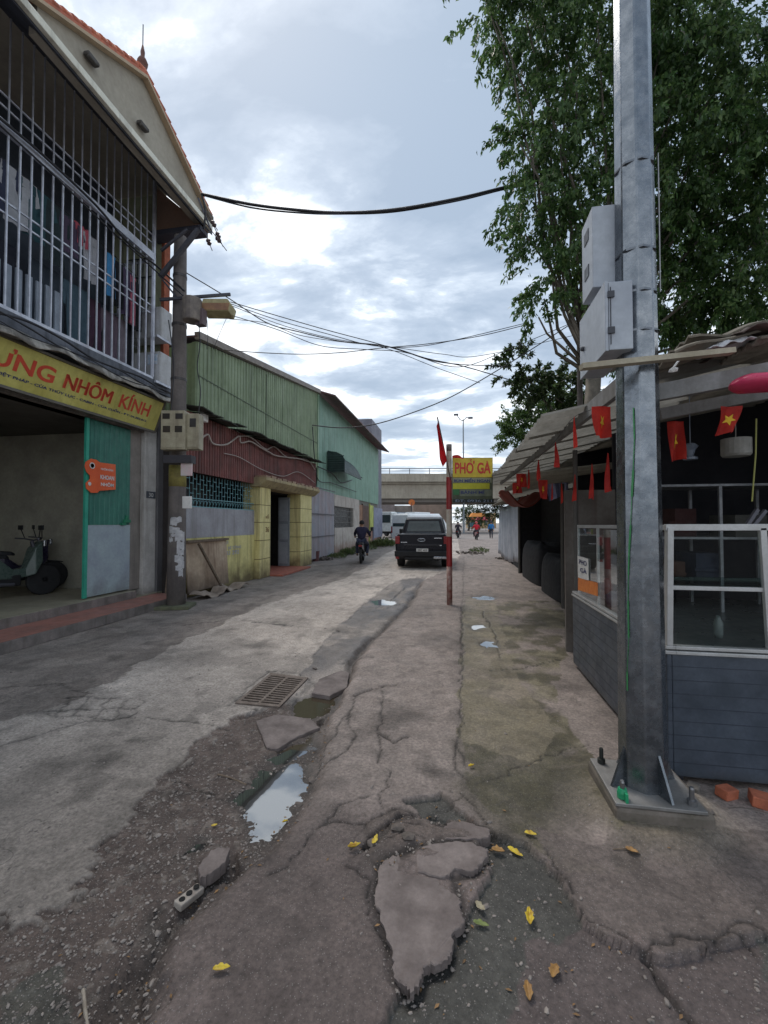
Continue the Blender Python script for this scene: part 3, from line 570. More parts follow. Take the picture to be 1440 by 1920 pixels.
# ================================================================== LEFT SIDE: shop house
def corr(b, y0, y1, zb, zt, Xf, pitch=.15, amp=.018, axis='y', shape='trap'):
    """corrugated sheet: vertical ribs along y (or x); zb/zt functions of y; Xf plane position (function or number)"""
    n = max(2, int((y1-y0)/pitch)); prof = [(0, 0), (.35, 0), (.45, 1), (.85, 1), (.95, 0)] if shape == 'trap' else [(k/8, .5+.5*math.sin(2*math.pi*k/8)) for k in range(8)]
    cols = []
    for i in range(n):
        for (t_, a) in prof: cols.append((y0 + (y1-y0)*(i+t_)/n, a*amp))
    cols.append((y1, prof[0][1]*amp)); vs = []
    for (y, a) in cols:
        x = (Xf(y) if callable(Xf) else Xf) + a; zb_ = zb(y) if callable(zb) else zb; zt_ = zt(y) if callable(zt) else zt
        for z in (zb_, zt_): vs.append((x, y, z) if axis == 'y' else (y, x, z))
    k = len(cols); b.add(vs, [(2*i, 2*i+2, 2*i+3, 2*i+1) for i in range(k-1)])
plaster = M('pale_plaster', lin((196, 190, 182)), lin((164, 158, 150)), scale=3, rough=.85, bump=.25, streak=lin((110, 104, 96)), st_amt=.7, dirt=lin((90, 82, 74)))
conc = M('concrete', lin((140, 134, 126)), lin((112, 106, 100)), scale=5, rough=.88, bump=.4, streak=lin((70, 66, 62)), st_amt=.5)
tilered = M('red_floor_tile', lin((190, 112, 92)), lin((158, 96, 82)), scale=6, rough=.6)
darkwall = M('dark_wall', lin((92, 102, 116)), lin((74, 82, 94)), scale=3, rough=.85)
room = M('room_wall', lin((178, 174, 158)), lin((150, 146, 134)), scale=2, rough=.9)
roomfl = M('room_floor', lin((168, 160, 138)), lin((140, 132, 116)), scale=2, rough=.45)
house = thing('shop_house', (-6.3, 5, 0), 'two storey shop house with caged balcony and tiled gable at the left edge', 'house')
Y0 = -1.0
b = MB(); b.box((-10.6, Y0, 0), (-6.1, 7.36, .29)); b.box((-6.1, 7.36, .0), (-6.35, 8.1, .16)); b.build('floor_slab', roomfl, house, 'world')
b = MB(); b.box((-6.097, Y0, 0), (-5.42, 7.95, .145)); b.box((-6.09, Y0, .145), (-6.103, 7.36, .287)); b.build('step', M('step_concrete', lin((140, 130, 126)), lin((104, 98, 94)), scale=4, rough=.8, bump=.3, streak=lin((80, 72, 66)), st_amt=.7), house, 'world', bevel=.008)
b = MB(); b.box((-6.085, Y0, .147), (-5.44, 7.93, .151)); b.build('step_tiles', M('step_tiles', lin((178, 120, 106)), lin((148, 108, 98)), scale=5, rough=.6, bump=.2), house, 'world')
b = MB(); b.box((-10.9, Y0, 0), (-10.6, 8.1, 4.0)); b.box((-10.6, 7.5, .0), (-6.5, 8.1, 4.0)); b.box((-10.6, Y0-.2, 0), (-6.3, Y0, 4.0)); b.build('room_walls', room, house, 'world')
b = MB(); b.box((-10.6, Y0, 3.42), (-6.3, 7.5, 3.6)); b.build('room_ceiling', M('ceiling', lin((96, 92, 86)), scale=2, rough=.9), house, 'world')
b = MB(); b.box((-6.5, 7.36, .29), (-6.28, 7.66, 3.5)); b.build('pilaster', M('pilaster_paint', lin((150, 142, 136)), lin((128, 122, 116)), scale=3, rough=.85, streak=lin((90, 86, 80))), house, 'world')
b = MB(); b.box((-6.5, 7.663, .0), (-6.2, 8.0, 3.5)); b.build('corner_pillar', M('corner_paint', lin((205, 202, 198)), lin((176, 172, 168)), scale=3, rough=.85, bump=.2, streak=lin((130, 124, 118)), dirt=lin((110,100,92))), house, 'world')
b = MB(); b.box((-6.42, 8.003, 0), (-6.15, 8.2, 3.9)); b.build('corner_post', M('dark_pipe', lin((104, 102, 104)), scale=4, rough=.6), house, 'world', bevel=.01)
b = MB(); b.box((-6.5, Y0, 3.42), (-6.22, 8.1, 4.2)); b.build('lintel', conc, house, 'world')
# door leaf
teal = M('teal_paint', lin((62, 128, 112)), lin((50, 110, 98)), scale=5, rough=.5, streak=lin((40, 84, 76)), st_amt=.5)
door = tag(MB().box((-6.27, 6.31, .31), (-6.225, 6.37, 3.4)).build('metal_door', M('door_edge', lin((60, 170, 145)), lin((50, 150, 128)), scale=5, rough=.5), house, 'world'), 'teal metal door leaf with pale lower panel')
b = MB(); corr(b, 6.37, 7.35, 1.56, 3.4, -6.262, .098, .016); b.box((-6.285, 6.37, 1.56), (-6.265, 7.35, 3.4)); b.build('upper_panel', teal, door, 'world')
b = MB(); b.box((-6.275, 6.375, .32), (-6.243, 7.35, 1.555)); b.build('lower_panel', M('pale_blue_sheet', lin((168, 184, 188)), lin((150, 160, 172)), scale=3, rough=.5, bump=.1, dirt=lin((110, 110, 104)), dirt_h=.5), door, 'world')
b = MB(); b.box((-6.243, 7.16, 1.60), (-6.20, 7.32, 1.66)); b.box((-6.243, 7.10, 1.55), (-6.195, 7.20, 1.59)); b.box((-6.243, 7.22, 1.66), (-6.22, 7.28, 1.74)); b.build('bolt', M('bolt_green', lin((40, 130, 96)), scale=9, rough=.5), door, 'world', bevel=.005)
# orange notice on the door
osn = M('orange_plate', lin((236, 104, 50)), lin((224, 92, 46)), scale=5, rough=.45); wht = M('white_paint', lin((235, 232, 228)), scale=10, rough=.6)
nz = lambda px, py: onX(px, py, -6.205)
pl = [(161,884),(158,874),(160,866),(170,860),(180,862),(186,867),(216,871),(216,918),(186,920),(182,924),(170,924),(161,916),(160,906),(168,898),(168,892)]
b = MB(); b.prism([nz(*q) for q in pl], (.010, 0, 0)); so_ = b.build('notice_plate', osn, origin=nz(190, 890)); tag(so_, 'orange notice plate with rounded left lobes on the teal door', 'sign')
def lobe(px, py, r, mt, nm):
    b = MB(); c = onX(px, py, -6.190); b.lathe([(r, 0), (r, .003)], (0,0,0), 18, 'x'); o = b.build(nm, mt, so_); o.location = c - so_.location
lobe(173, 873, .055, wht, 'badge'); lobe(173, 873, .038, osn, 'badge_centre'); lobe(168, 907, .032, wht, 'badge')
def sidetext(s, px0, px1, pyb, pyt, X_, mt, parent, bold=0.0, nm='lettering'):
    a = onX(px0, pyb, X_); c = onX(px1, pyb, X_); hgt = (onX((px0+px1)/2, pyt, X_) - onX((px0+px1)/2, pyb, X_)).z
    return text_mesh(s, mt, parent, (X_, a.y, a.z), (0, 1, 0), (0, 0, 1), c.y-a.y, hgt, nm, .002, bold)
sidetext('NHÔM KÍNH', 189, 212, 881, 876, -6.190, wht, so_, .02); sidetext('KHOAN', 188, 214, 898, 890, -6.190, wht, so_, .03); sidetext('NHÔM', 189, 213, 911, 903, -6.190, wht, so_, .03)
# street number plate
b = MB(); b.box((-6.199, 7.72, 2.1), (-6.19, 7.98, 2.24)); np_ = b.build('number_plate', M('dark_plate', lin((80, 84, 92)), rough=.5), house, 'world')
text_mesh('30', wht, np_, (-6.188, 7.78, 2.13), (0,1,0), (0,0,1), .13, .08, 'number', .001)
# balcony
b = MB(); b.box((-7.6, Y0, 4.203), (-5.86, 8.1, 4.42)); b.build('balcony_slab', M('slab_paint', lin((120, 124, 134)), lin((92, 96, 104)), scale=3, rough=.85, bump=.4, streak=lin((56, 58, 62)), st_amt=.8), house, 'world')
b = MB(); b.box((-10.9, Y0, 4.42), (-7.3, 8.1, 8.63)); b.build('upper_wall', darkwall, house, 'world')
b = MB(); b.box((-7.297, 8.0, 4.42), (-6.12, 8.14, 8.6)); b.build('end_wall', M('green_wash', lin((176, 182, 150)), lin((150, 152, 126)), scale=3, rough=.85, streak=lin((96, 96, 84)), st_amt=.8), house, 'world')
b = MB(); b.box((-6.12, 7.98, 4.42), (-6.05, 8.16, 7.6)); b.build('brick_edge', brk, house, 'world')
b = MB()
for k in range(6): b.box((-6.95+k*.13, 7.965, 5.9), (-6.935+k*.13, 7.98, 7.2))
for z in (5.9, 6.35, 6.8, 7.2): b.box((-6.95, 7.95, z), (-6.28, 7.962, z+.02))
b.build('window_bars', M('bar_dark', lin((60, 62, 66)), rough=.5), house, 'world')
b = MB(); b.box((-6.97, 7.985, 5.88), (-6.26, 7.997, 7.22)); b.build('window_recess', M('window_pale', lin((196, 200, 186)), rough=.6), house, 'world')
gal = M('cage_metal', lin((214, 218, 228)), lin((182, 186, 198)), scale=8, rough=.45, metal=.35, streak=lin((110, 90, 80)), st_amt=.3)
b = MB(); XC = -5.9
yy = 7.43
while yy > -.6:
    b.box((XC-.010, yy-.010, 4.47), (XC+.010, yy+.010, 6.79)); b.box((XC-.008, yy-.008, 6.93), (XC+.008, yy+.008, 8.4)); yy -= .162
for z in (5.72, 5.88, 7.14, 7.30): b.box((XC-.036, -.6, z), (XC-.016, 7.44, z+.022))
b.box((XC-.03, -.6, 4.42), (XC+.03, 7.46, 4.47)); b.box((XC-.03, -.6, 6.79), (XC+.03, 7.46, 6.93)); b.box((XC-.025, 7.44, 4.47), (XC+.025, 7.49, 8.4))
x_ = XC-.16
while x_ > -7.2: b.box((x_-.012, 7.46, 4.47), (x_+.012, 7.484, 6.79)); x_ -= .16
for z in (5.8, 6.8, 4.44): b.box((-7.25, 7.486, z), (XC-.03, 7.51, z+.03))
b.build('security_grille', gal, house, 'world')
b = MB()
for k in range(11): y_ = 4.0+k*.145; b.box((-5.99, y_, 4.44), (-5.965, y_+.085, 5.12 - .01*(k % 3)))
b.build('balustrade_panel', M('balustrade', lin((150, 160, 174)), lin((128, 136, 148)), scale=4, rough=.6), house, 'world')
# eave and roof
b = MB()
b.prism([(-5.02, Y0, 7.62), (-6.1, Y0, 8.62), (-6.1, Y0, 8.72), (-5.02, Y0, 7.74)], (0, 8.08-Y0, 0)); b.build('eave_slab', M('eave_paint', lin((92, 96, 108)), lin((72, 76, 86)), scale=2.5, rough=.85, streak=lin((60, 60, 64)), st_amt=.7), house, 'world')
b = MB(); b.prism([(-5.02, 7.853, 7.60), (-6.15, 7.853, 7.60), (-6.15, 7.853, 8.6)], (0, .12, 0)); b.build('eave_end', M('eave_end', lin((176, 140, 118)), lin((150, 124, 108)), scale=2, rough=.85), house, 'world')
b = MB(); b.box((-6.2, 7.7, 7.50), (-5.05, 7.97, 7.597)); b.build('end_beam', M('beam_dark', lin((74, 76, 88)), rough=.8), house, 'world')
b = MB(); b.box((-5.02, Y0, 7.645), (-4.95, 7.98, 7.755)); b.build('gutter', M('white_gutter', lin((244, 242, 226)), lin((226, 222, 204)), scale=6, rough=.5, streak=lin((120, 116, 106)), st_amt=.5), house, 'world', bevel=.01)
cream = M('gable_plaster', lin((182, 174, 158)), lin((160, 152, 138)), scale=1.4, rough=.88, bump=.1)
b = MB(); b.prism([(-5.16, 4.4, 7.74), (-5.16, 8.0, 7.74), (-5.16, 8.0, 8.14), (-5.16, 6.2, 9.08), (-5.16, 4.4, 8.14)], (-.12, 0, 0)); b.build('gable', cream, house, 'world')
b = MB(); b.prism([(-5.284, 5.5, 8.73), (-5.284, 6.9, 8.73), (-5.284, 6.2, 9.06)], (-.15, 0, 0)); b.box((-5.3, Y0, 8.73), (-9.8, 4.4, 8.9)); b.box((-6.1, Y0, 8.63), (-9.8, 8.1, 8.72)); b.build('roof_body', cream, house, 'world')
tl = M('roof_tile', lin((206, 118, 88)), lin((160, 84, 66)), scale=9, rough=.75, bump=.4, streak=lin((96, 60, 50)), st_amt=.4, isl=.25)
b = MB(); b.mat(0)
for (ya, za, yb, zb_) in ((4.25, 8.08, 6.2, 9.13), (8.15, 8.08, 6.2, 9.13)):
    n_ = 13
    for i in range(n_):
        t0 = i/n_; t1 = (i+1.12)/n_; pa = Vector((-5.14, ya+(yb-ya)*t0, za+(zb_-za)*t0+.03)); pb = Vector((-5.14, ya+(yb-ya)*t1, za+(zb_-za)*t1+.045))
        b.tube([pa, pb], [.085, .055], 8)
        for m_ in range(1, 2):
            q = Vector((-.13*m_, 0, 0)); b.tube([pa+q, pb+q], [.06, .05], 6)
b.build('ridge_tiles', tl, house, 'world', smooth=True)
b = MB(); b.prism([(-5.06, 4.25, 8.09), (-5.06, 6.2, 9.13), (-5.06, 8.15, 8.09), (-5.06, 8.15, 8.05), (-5.06, 6.2, 9.085), (-5.06, 4.25, 8.05)], (-.42, 0, 0)); b.prism([(-5.48, 5.35, 8.72), (-5.48, 6.2, 9.13), (-5.48, 7.05, 8.72)], (-2.5, 0, 0)); b.build('roof', tl, house, 'world')
b = MB(); b.prism([(-5.055, 4.25, 8.05), (-5.055, 6.2, 9.082), (-5.055, 8.15, 8.05), (-5.055, 8.15, 8.0), (-5.055, 6.2, 9.03), (-5.055, 4.25, 8.0)], (-.10, 0, 0)); b.build('verge_board', M('verge', lin((200, 176, 146)), rough=.7), house, 'world')
b = MB(); c = onX(250, 112, -5.16)
b.lathe([(.09, 9.08), (.07, 9.17), (.04, 9.2), (.075, 9.27), (.085, 9.32), (.06, 9.38), (.03, 9.42), (.035, 9.5), (.012, 9.62)], (-5.16, 6.2, 0), 12); b.build('finial', M('clay_dark', lin((120, 84, 74)), rough=.8), house, 'world', smooth=True)
b = MB(); b.tube([(-5.16, 6.2, 9.6), (-5.16, 6.2, 9.98)], .008, 6); b.build('lightning_rod', M('rod_black', lin((60, 60, 66)), rough=.5), house, 'world')
for (px, py) in ((165, 110), (262, 236)):
    q = onX(px, py, -5.16); b = MB(); b.cbox((-5.10, q.y, q.z-.02), (.1, .20, .06)); b.cbox((-5.06, q.y-.03, q.z-.07), (.06, .14, .05)); b.build('drain_spout', M('spout', lin((92, 88, 84)), rough=.8), house, 'world', bevel=.02)
# flower pot heap at the roof end
b = MB(); b.cbox((-5.15, 8.0, 7.95), (.3, .25, .2), (0.2, .1, .2)); b.cbox((-5.2, 8.12, 8.06), (.2, .2, .16), (0.4, .3, .2)); b.build('roof_end_cap', M('cap_grime', lin((120, 112, 98)), lin((84, 80, 72)), scale=9, rough=.9, bump=.5), house, 'world', bevel=.03)
# signboard
yel = M('sign_yellow', lin((208, 200, 116)), lin((190, 180, 96)), scale=2, rough=.45, streak=lin((130, 122, 60)), st_amt=.4); red = M('sign_red', lin((214, 84, 56)), lin((196, 66, 46)), scale=5, rough=.5); blu = M('sign_blue', lin((52, 60, 110)), rough=.5)
ST = Vector((-5.84, 0, 4.03)); SB = Vector((-6.06, 0, 3.46)); SU = (ST-SB).normalized()
b = MB(); b.prism([(-5.84, .5, 4.03), (-6.06, .5, 3.46), (-6.10, .5, 3.475), (-5.88, .5, 4.045)], (0, 7.25, 0)); sg = b.build('shop_sign', yel, origin=(-5.95, 4, 3.7)); tag(sg, 'long yellow shop sign with red letters above the open shop front', 'sign')
b = MB(); b.beam((-5.835, .5, 4.04), (-5.835, 7.76, 4.04), .05, .035); b.beam((-6.06, .5, 3.445), (-6.06, 7.76, 3.445), .05, .04); b.beam((-5.84, 7.77, 4.04), (-6.07, 7.77, 3.45), .05, .03); b.build('frame', M('sign_frame', lin((96, 90, 80)), rough=.5), sg, 'world')
def sgt(s, y0, y1, v0, v1, mt, bold=0, nm='lettering'):
    o0 = SB + SU*(v0) + Vector((0, y0, 0)); return text_mesh(s, mt, sg, o0, (0,1,0), SU, y1-y0, v1-v0, nm, .004, bold)
sgt('ƯNG', 4.55, 5.44, .235, .52, red, .025); sgt('H', 4.05, 4.42, .235, .46, red, .025); sgt('NHÔM', 5.60, 6.50, .235, .52, red, 0); sgt('NHÔM', 5.612, 6.512, .239, .524, red, 0); sgt('NHÔM', 5.624, 6.524, .235, .52, red, 0); sgt('KÍNH', 6.70, 7.45, .235, .54, red, .025)
sgt('CỬA NHỰA - VIỆT PHÁP - CỬA THỦY LỰC - CABIN - CỬA CUỐN - ĐT: 04.383.812', 4.1, 7.45, .12, .19, blu, .03)
b = MB(); b.box((-6.03, .6, 3.52), (-6.032, .61, 3.53)); 
# grimy flashing and cable bundle on the ledge over the sign
b = MB(); rr = random.Random(5); P = []
for i in range(46): P.append((i*.17))
b.grid(lambda u, v: (-5.83 + .13*v + .02*math.sin(u*60)+.015*math.sin(u*23+v*4), .4+u*7.7, 4.10 + .10*math.sin(v*3.1) + .03*math.sin(u*31) + .02*math.sin(u*77+v*3) - .05*v), 90, 5); b.build('ledge_flashing', M('flashing', lin((186, 182, 174)), lin((120, 116, 110)), scale=3, mixlo=.45, mixhi=.55, rough=.8, streak=lin((60, 58, 56)), st_amt=.7), house, 'world', solid=.01, smooth=True)
blk = M('cable_black', lin((44, 44, 50)), rough=.55)
def cable(pts, r, label, grp='overhead cables', n=6, mt=None, name='cable', cat='cable'):
    b = MB(); P = [Vector(p_) for p_ in pts]; Q = []
    for i in range(len(P)-1):
        p0 = P[max(0, i-1)]; p1 = P[i]; p2 = P[i+1]; p3 = P[min(len(P)-1, i+2)]
        for k in range(8):
            t_ = k/8; Q.append(.5*((2*p1)+(p2-p0)*t_+(2*p0-5*p1+4*p2-p3)*t_*t_+(3*p1-p0-3*p2+p3)*t_**3))
    Q.append(P[-1]); b.tube(Q, [r]*len(Q), n); o = b.build(name, mt or blk, origin=P[0], smooth=True); return tag(o, label, cat, grp)
for k, lab in enumerate(['thick black cable sagging along the ledge over the yellow sign', 'thinner black cable looped along the ledge over the yellow sign', 'lowest black wire drooping over the top of the yellow sign']):
    pts = []
    for i in range(15): pts.append((-5.74+.012*k, .6+i*.53, 4.27 - .05*k + .05*math.sin(i*1.7+k*2) + .03*math.sin(i*.9+k)))
    cable(pts, .016-.004*k, lab, 'wires on the shop house ledge')
cable([onX(0, 222, -5.82), onX(80, 290, -5.82), onX(180, 385, -5.82), onX(240, 455, -5.83), onX(295, 500, -5.8), at(345, 545, 7.8)], .02, 'thick black cable running down along the balcony cage to the concrete pole')
cable([onX(0, 235, -5.84), onX(90, 318, -5.83), onX(190, 415, -5.82), onX(250, 470, -5.83), at(345, 556, 7.8)], .013, 'second cable slung along the balcony cage just below the thick one')
# clothes on the balcony
def garment(yc, zt, wd, ln, col, label, kind='shirt', x=-6.13, c2=None):
    m = M('cloth_%d_%d_%d' % col, lin(col), lin(c2) if c2 else None, scale=7, rough=.9, trans=.1)
    if kind == 'shirt': out_ = [(-.5,-.02),(-.2,0),(-.1,-.05),(.1,-.05),(.2,0),(.5,-.02),(.62,-.42),(.44,-.45),(.40,-.25),(.40,-1),(-.40,-1),(-.40,-.25),(-.44,-.45),(-.62,-.42)]
    elif kind == 'trousers': out_ = [(-.36,0),(.36,0),(.40,-.4),(.36,-1),(.08,-1),(.02,-.38),(-.02,-.38),(-.08,-1),(-.36,-1),(-.40,-.4)]
    else: out_ = [(-.5,0),(.5,0),(.5,-1),(-.5,-1)]
    rows = 16; b = MB(); sd = random.Random(int(yc*100))
    a1_, a2_ = sd.uniform(0, 6), sd.uniform(0, 6); PX = np.array([p_[0] for p_ in out_]); 
    # cut the outline into horizontal strips so that the cloth can fold
    def spans(z):
        xs_ = []; n_ = len(out_)
        for i in range(n_):
            (xa, za_), (xb, zb2) = out_[i], out_[(i+1) % n_]
            if (za_ > z) != (zb2 > z): xs_.append(xa + (xb-xa)*(z-za_)/(zb2-za_))
        return sorted(xs_)
    for r_ in range(rows):
        z0 = -1 + (r_+.02)/rows*.99; z1 = -1 + (r_+.98)/rows*.99; s0, s1 = spans(z0), spans(z1)
        if len(s0) != len(s1): s1 = spans(z0+.001)
        if len(s0) != len(s1): s1 = s0
        for q in range(0, len(s0)-1, 2):
            vs = []
            for (z, s_) in ((-1 + r_/rows*.99, s0), (-1 + (r_+1)/rows*.99, s1)):
                for k in range(9):
                    xx = s_[q] + (s_[q+1]-s_[q])*k/8; d = (.030*math.sin(xx*16+a1_) + .015*math.sin(xx*33+a2_+z*3))*(.3-z*.7); vs.append((x + d, yc+xx*wd, zt+z*ln))
            b.add(vs, [(k, k+1, 10+k, 9+k) for k in range(8)])
    o = b.build('garment', m, origin=(x, yc, zt), smooth=True); tag(o, label, 'clothes', 'laundry hanging on the balcony')
gl_ = [(4.75,6.62,.5,.75,(58,64,88),'dark navy shirt at the left end of the balcony laundry'),(5.02,6.6,.5,.8,(186,188,194),'white and grey shirt behind the leftmost bars'),(5.3,6.58,.5,.8,(50,84,92),'dark teal shirt beside the white and grey one'),(5.58,6.55,.44,.95,(44,58,62),'black green shirt left of the red patched one'),
  (5.86,6.52,.4,.6,(84,70,92),'dark plum shirt with small white spots'),(6.05,6.55,.26,.35,(206,96,112),'small dusty red top in the middle of the laundry'),(6.22,6.5,.36,.8,(190,190,196),'pale grey shirt with hanging sleeves in the middle'),(6.48,6.45,.26,1.0,(30,36,46),'black trousers right of the pale grey shirt','trousers'),
  (6.66,6.45,.24,.78,(80,160,220),'bright blue towel in the laundry row','towel'),(6.84,6.42,.26,.85,(26,30,38),'black towel right of the bright blue one','towel'),(7.02,6.4,.28,.9,(90,76,104),'dark purple shirt near the right end'),(7.2,6.36,.16,.95,(206,120,140),'pink striped towel near the right end of the laundry','towel'),
  (7.33,6.3,.18,.95,(32,34,40),'black towel at the right end of the laundry','towel')]
for g_ in gl_: garment(*g_[:6], kind=g_[6] if len(g_) > 6 else 'shirt')
gl2 = [(4.9,5.6,.5,.95,(38,40,54),'dark shirt low at the left behind the pale panels'),(5.6,5.62,.6,1.05,(56,66,78),'large dark cloth low behind the bars','towel'),(6.15,5.6,.5,.95,(80,104,118),'slate coloured shirt low in the middle of the cage'),(6.5,5.55,.34,1.0,(84,56,76),'dark maroon trousers low in the cage','trousers'),(6.86,5.5,.4,1.0,(120,104,118),'grey purple shirt low near the right end'),(7.15,5.5,.2,.9,(150,140,150),'pale striped cloth low near the right end','towel'),(7.32,5.5,.2,.95,(38,40,48),'dark cloth low at the right end of the cage','towel')]
for g_ in gl2: garment(*g_[:6], kind=g_[6] if len(g_) > 6 else 'shirt', x=-6.3)
cable([(-6.13, .5, 6.66), (-6.13, 3, 6.61), (-6.13, 5.5, 6.58), (-6.13, 7.4, 6.4)], .006, 'thin washing line carrying the upper row of laundry', 'washing lines', name='washing_line', cat='line')
# air conditioners
acm = M('ac_white', lin((206, 208, 212)), lin((184, 184, 184)), scale=5, rough=.5, streak=lin((130, 124, 112)), st_amt=.5)
def ac(c, label):
    t_ = thing('air_conditioner', c, label, 'air conditioner', 'air conditioners beside the balcony', rz=R(90)); b = MB(); b.cbox((0,0,0), (.34, .8, .62)); b.build('casing', acm, t_, bevel=.02)
    b = MB(); b.lathe([(.25, .172), (.25, .18), (.23, .18), (.23, .172)], (0, -.08, 0), 24, 'x')
    for k in range(9): a = k*math.pi/9; b.beam((.178, -.08-.23*math.cos(a), -.23*math.sin(a)), (.178, -.08+.23*math.cos(a), .23*math.sin(a)), .008, .006)
    b.build('fan_guard', M('ac_dark', lin((70, 72, 76)), rough=.5), t_)
    b = MB(); b.box((-.3, -.42, -.36), (.2, -.38, -.315)); b.box((-.3, .38, -.36), (.2, .42, -.315)); b.build('bracket', gal, t_); return t_
ac(onX(291, 604, -5.93) + Vector((-.26, .16, 0)), 'upper air conditioner hung beside the balcony cage')
a2o = ac(onX(289, 688, -5.93) + Vector((-.26, .16, 0)), 'lower air conditioner with a blue sticker under the cage end')
b = MB(); b.box((-.172, -.34, .05), (-.176, -.12, .25)); b.build('sticker', M('blue_sticker', lin((90, 170, 215)), lin((230, 230, 235)), scale=9, rough=.5), a2o)
# ================================================================== concrete utility pole
UP_ = G(330, 1139); ux, uy = UP_.x, UP_.y
pole = thing('utility_pole', (ux, uy, 0), 'tall tapered concrete pole plastered with torn paper beside the shop steps', 'utility pole')
pc_ = M('pole_concrete', lin((124, 116, 112)), lin((98, 92, 90)), scale=3, rough=.9, bump=.5, streak=lin((74, 68, 66)), st_amt=.6)
def prad(z): return .168 - .0078*z
b = MB(); b.tube([(0,0,z) for z in (-.1, 1, 2, 3, 4, 5, 6, 7.1)], [prad(z) for z in (0, 1, 2, 3, 4, 5, 6, 7.1)], 24); b.build('shaft', pc_, pole, smooth=True)
b = MB(); b.tube([(0,0,2.28), (0,0,2.68)], prad(2.4)+.004, 24); b.build('painted_band', M('pole_yellow', lin((160, 152, 84)), lin((128, 118, 70)), scale=9, rough=.8, bump=.3), pole, smooth=True)
ppm = M('torn_paper', lin((206, 206, 206)), lin((168, 166, 170)), scale=14, rough=.9); rr = random.Random(11); b = MB(); b2_ = MB()
view_a = math.atan2(-uy, -ux)          # side of the pole that faces the street
def patch(bb, a0, a1, z0, z1, off=.004, jag=.02):
    n_ = 6; vs = []
    for j in range(3):
        for i in range(n_+1):
            a = a0+(a1-a0)*i/n_; z = z0+(z1-z0)*j/2 + rr.uniform(-jag, jag)*(j != 1); r_ = prad(z)+off; vs.append((r_*math.cos(a), r_*math.sin(a), z))
    bb.add(vs, [(j*(n_+1)+i, j*(n_+1)+i+1, (j+1)*(n_+1)+i+1, (j+1)*(n_+1)+i) for j in range(2) for i in range(n_)])
for (a0, a1, z0, z1) in ((-.8,.0,1.55,1.68),(-.9,.3,1.42,1.52),(-.2,.9,1.25,1.44),(-.7,.1,1.34,1.40),(.0,.9,1.10,1.25),(.1,.85,.98,1.1),(-.2,.8,.86,.98),(.15,.9,.74,.86),(-.1,.5,.7,.8),(.2,.7,.6,.72),(-.5,.5,1.6,1.7),(.0,.4,1.02,1.12),(-.9,-.4,1.25,1.32)): patch(b, view_a+a0, view_a+a1, z0, z1, .004+rr.random()*.004)
b.build('torn_paper', ppm, pole)
for z in (4.3, 5.35, 3.1, 6.3): b = MB(); b.tube([(0,0,z), (0,0,z+.05)], prad(z)+.008, 20); b.build('steel_band', M('band_steel', lin((84, 80, 80)), rough=.5, metal=.4), pole)
# foot block
b = MB(); b.cbox((0, -.02, .03), (.62, .5, .07), (0, 0, .3)); b.build('footing', M('mossy_concrete', lin((118, 120, 92)), lin((92, 92, 76)), scale=6, rough=.9, bump=.4), pole, bevel=.015)
def upt(px, py, dd=0.0): return at(px, py, 7.98+dd)
grey = M('bracket_steel', lin((92, 92, 100)), rough=.5, metal=.5)
b = MB(); b.beam(upt(300, 520), upt(372, 430), .07, .07); b.beam(upt(302, 470), upt(352, 430), .04, .04); b.beam(upt(305, 525), upt(330, 556), .03, .03); b.beam(upt(300, 562), upt(432, 552), .04, .05); b.build('bracket_arm', grey, pole, 'world')
# cross arm with insulators
ir = thing('insulator_rack', upt(380, 400), 'leaning row of small insulators below the house eave corner', 'insulators'); b = MB(); b.beam(upt(372, 372), upt(395, 430), .03, .03); b.build('rail', grey, ir, 'world')
for (x0, y0_, x1, y1_) in ((388,400,408,432),(394,408,418,462),(384,416,425,470),(381,428,398,470)):
    p0, p1 = upt(x0, y0_), upt(x1, y1_); b = MB(); b.tube([p0, p1], .008, 6); mid = p0.lerp(p1, .62); d = (p1-p0).normalized()
    b.tube([mid-d*.06, mid-d*.03, mid, mid+d*.03, mid+d*.06], [.025, .045, .03, .045, .02], 10); b.build('insulator', M('insulator_brown', lin((84, 66, 66)), rough=.3), ir, 'world')
# lamp on the pole
lp = thing('street_lamp', upt(400, 570), 'old box street lamp with a rusty orange shade on the concrete pole', 'street lamp')
c = upt(404, 572); b = MB(); b.prism([c+RT*-.27+ZZ*-.10, c+RT*.24+ZZ*-.11, c+RT*.28+ZZ*.04, c+RT*.22+ZZ*.13, c+RT*-.24+ZZ*.13, c+RT*-.28+ZZ*.0], FL*.34)
b.build('housing', M('lamp_cream', lin((196, 186, 140)), lin((168, 158, 120)), scale=8, rough=.7, streak=lin((120, 80, 50))), lp, 'world', bevel=.02)
b = MB(); b.prism([c+RT*-.262+ZZ*-.085-FL*.006, c+RT*.235+ZZ*-.095-FL*.006, c+RT*.262+ZZ*.04-FL*.006, c+RT*-.262+ZZ*.04-FL*.006], FL*.01); b.build('shade_panel', M('lamp_orange', lin((176, 136, 96)), lin((140, 104, 82)), scale=7, rough=.6), lp, 'world')
b = MB(); c = upt(360, 583, -.15); b.tube([c+ZZ*-.2, c+ZZ*.22], [.16, .17], 16); b.build('ballast_can', M('can_grey', lin((150, 140, 128)), lin((110, 102, 98)), scale=6, rough=.7), lp, 'world', smooth=False, bevel=.02)
b = MB(); c = upt(377, 596, -.1); b.cbox(c, (.16, .14, .3)); b.build('control_box', M('can_dark', lin((108, 92, 96)), rough=.6), lp, 'world', bevel=.01)
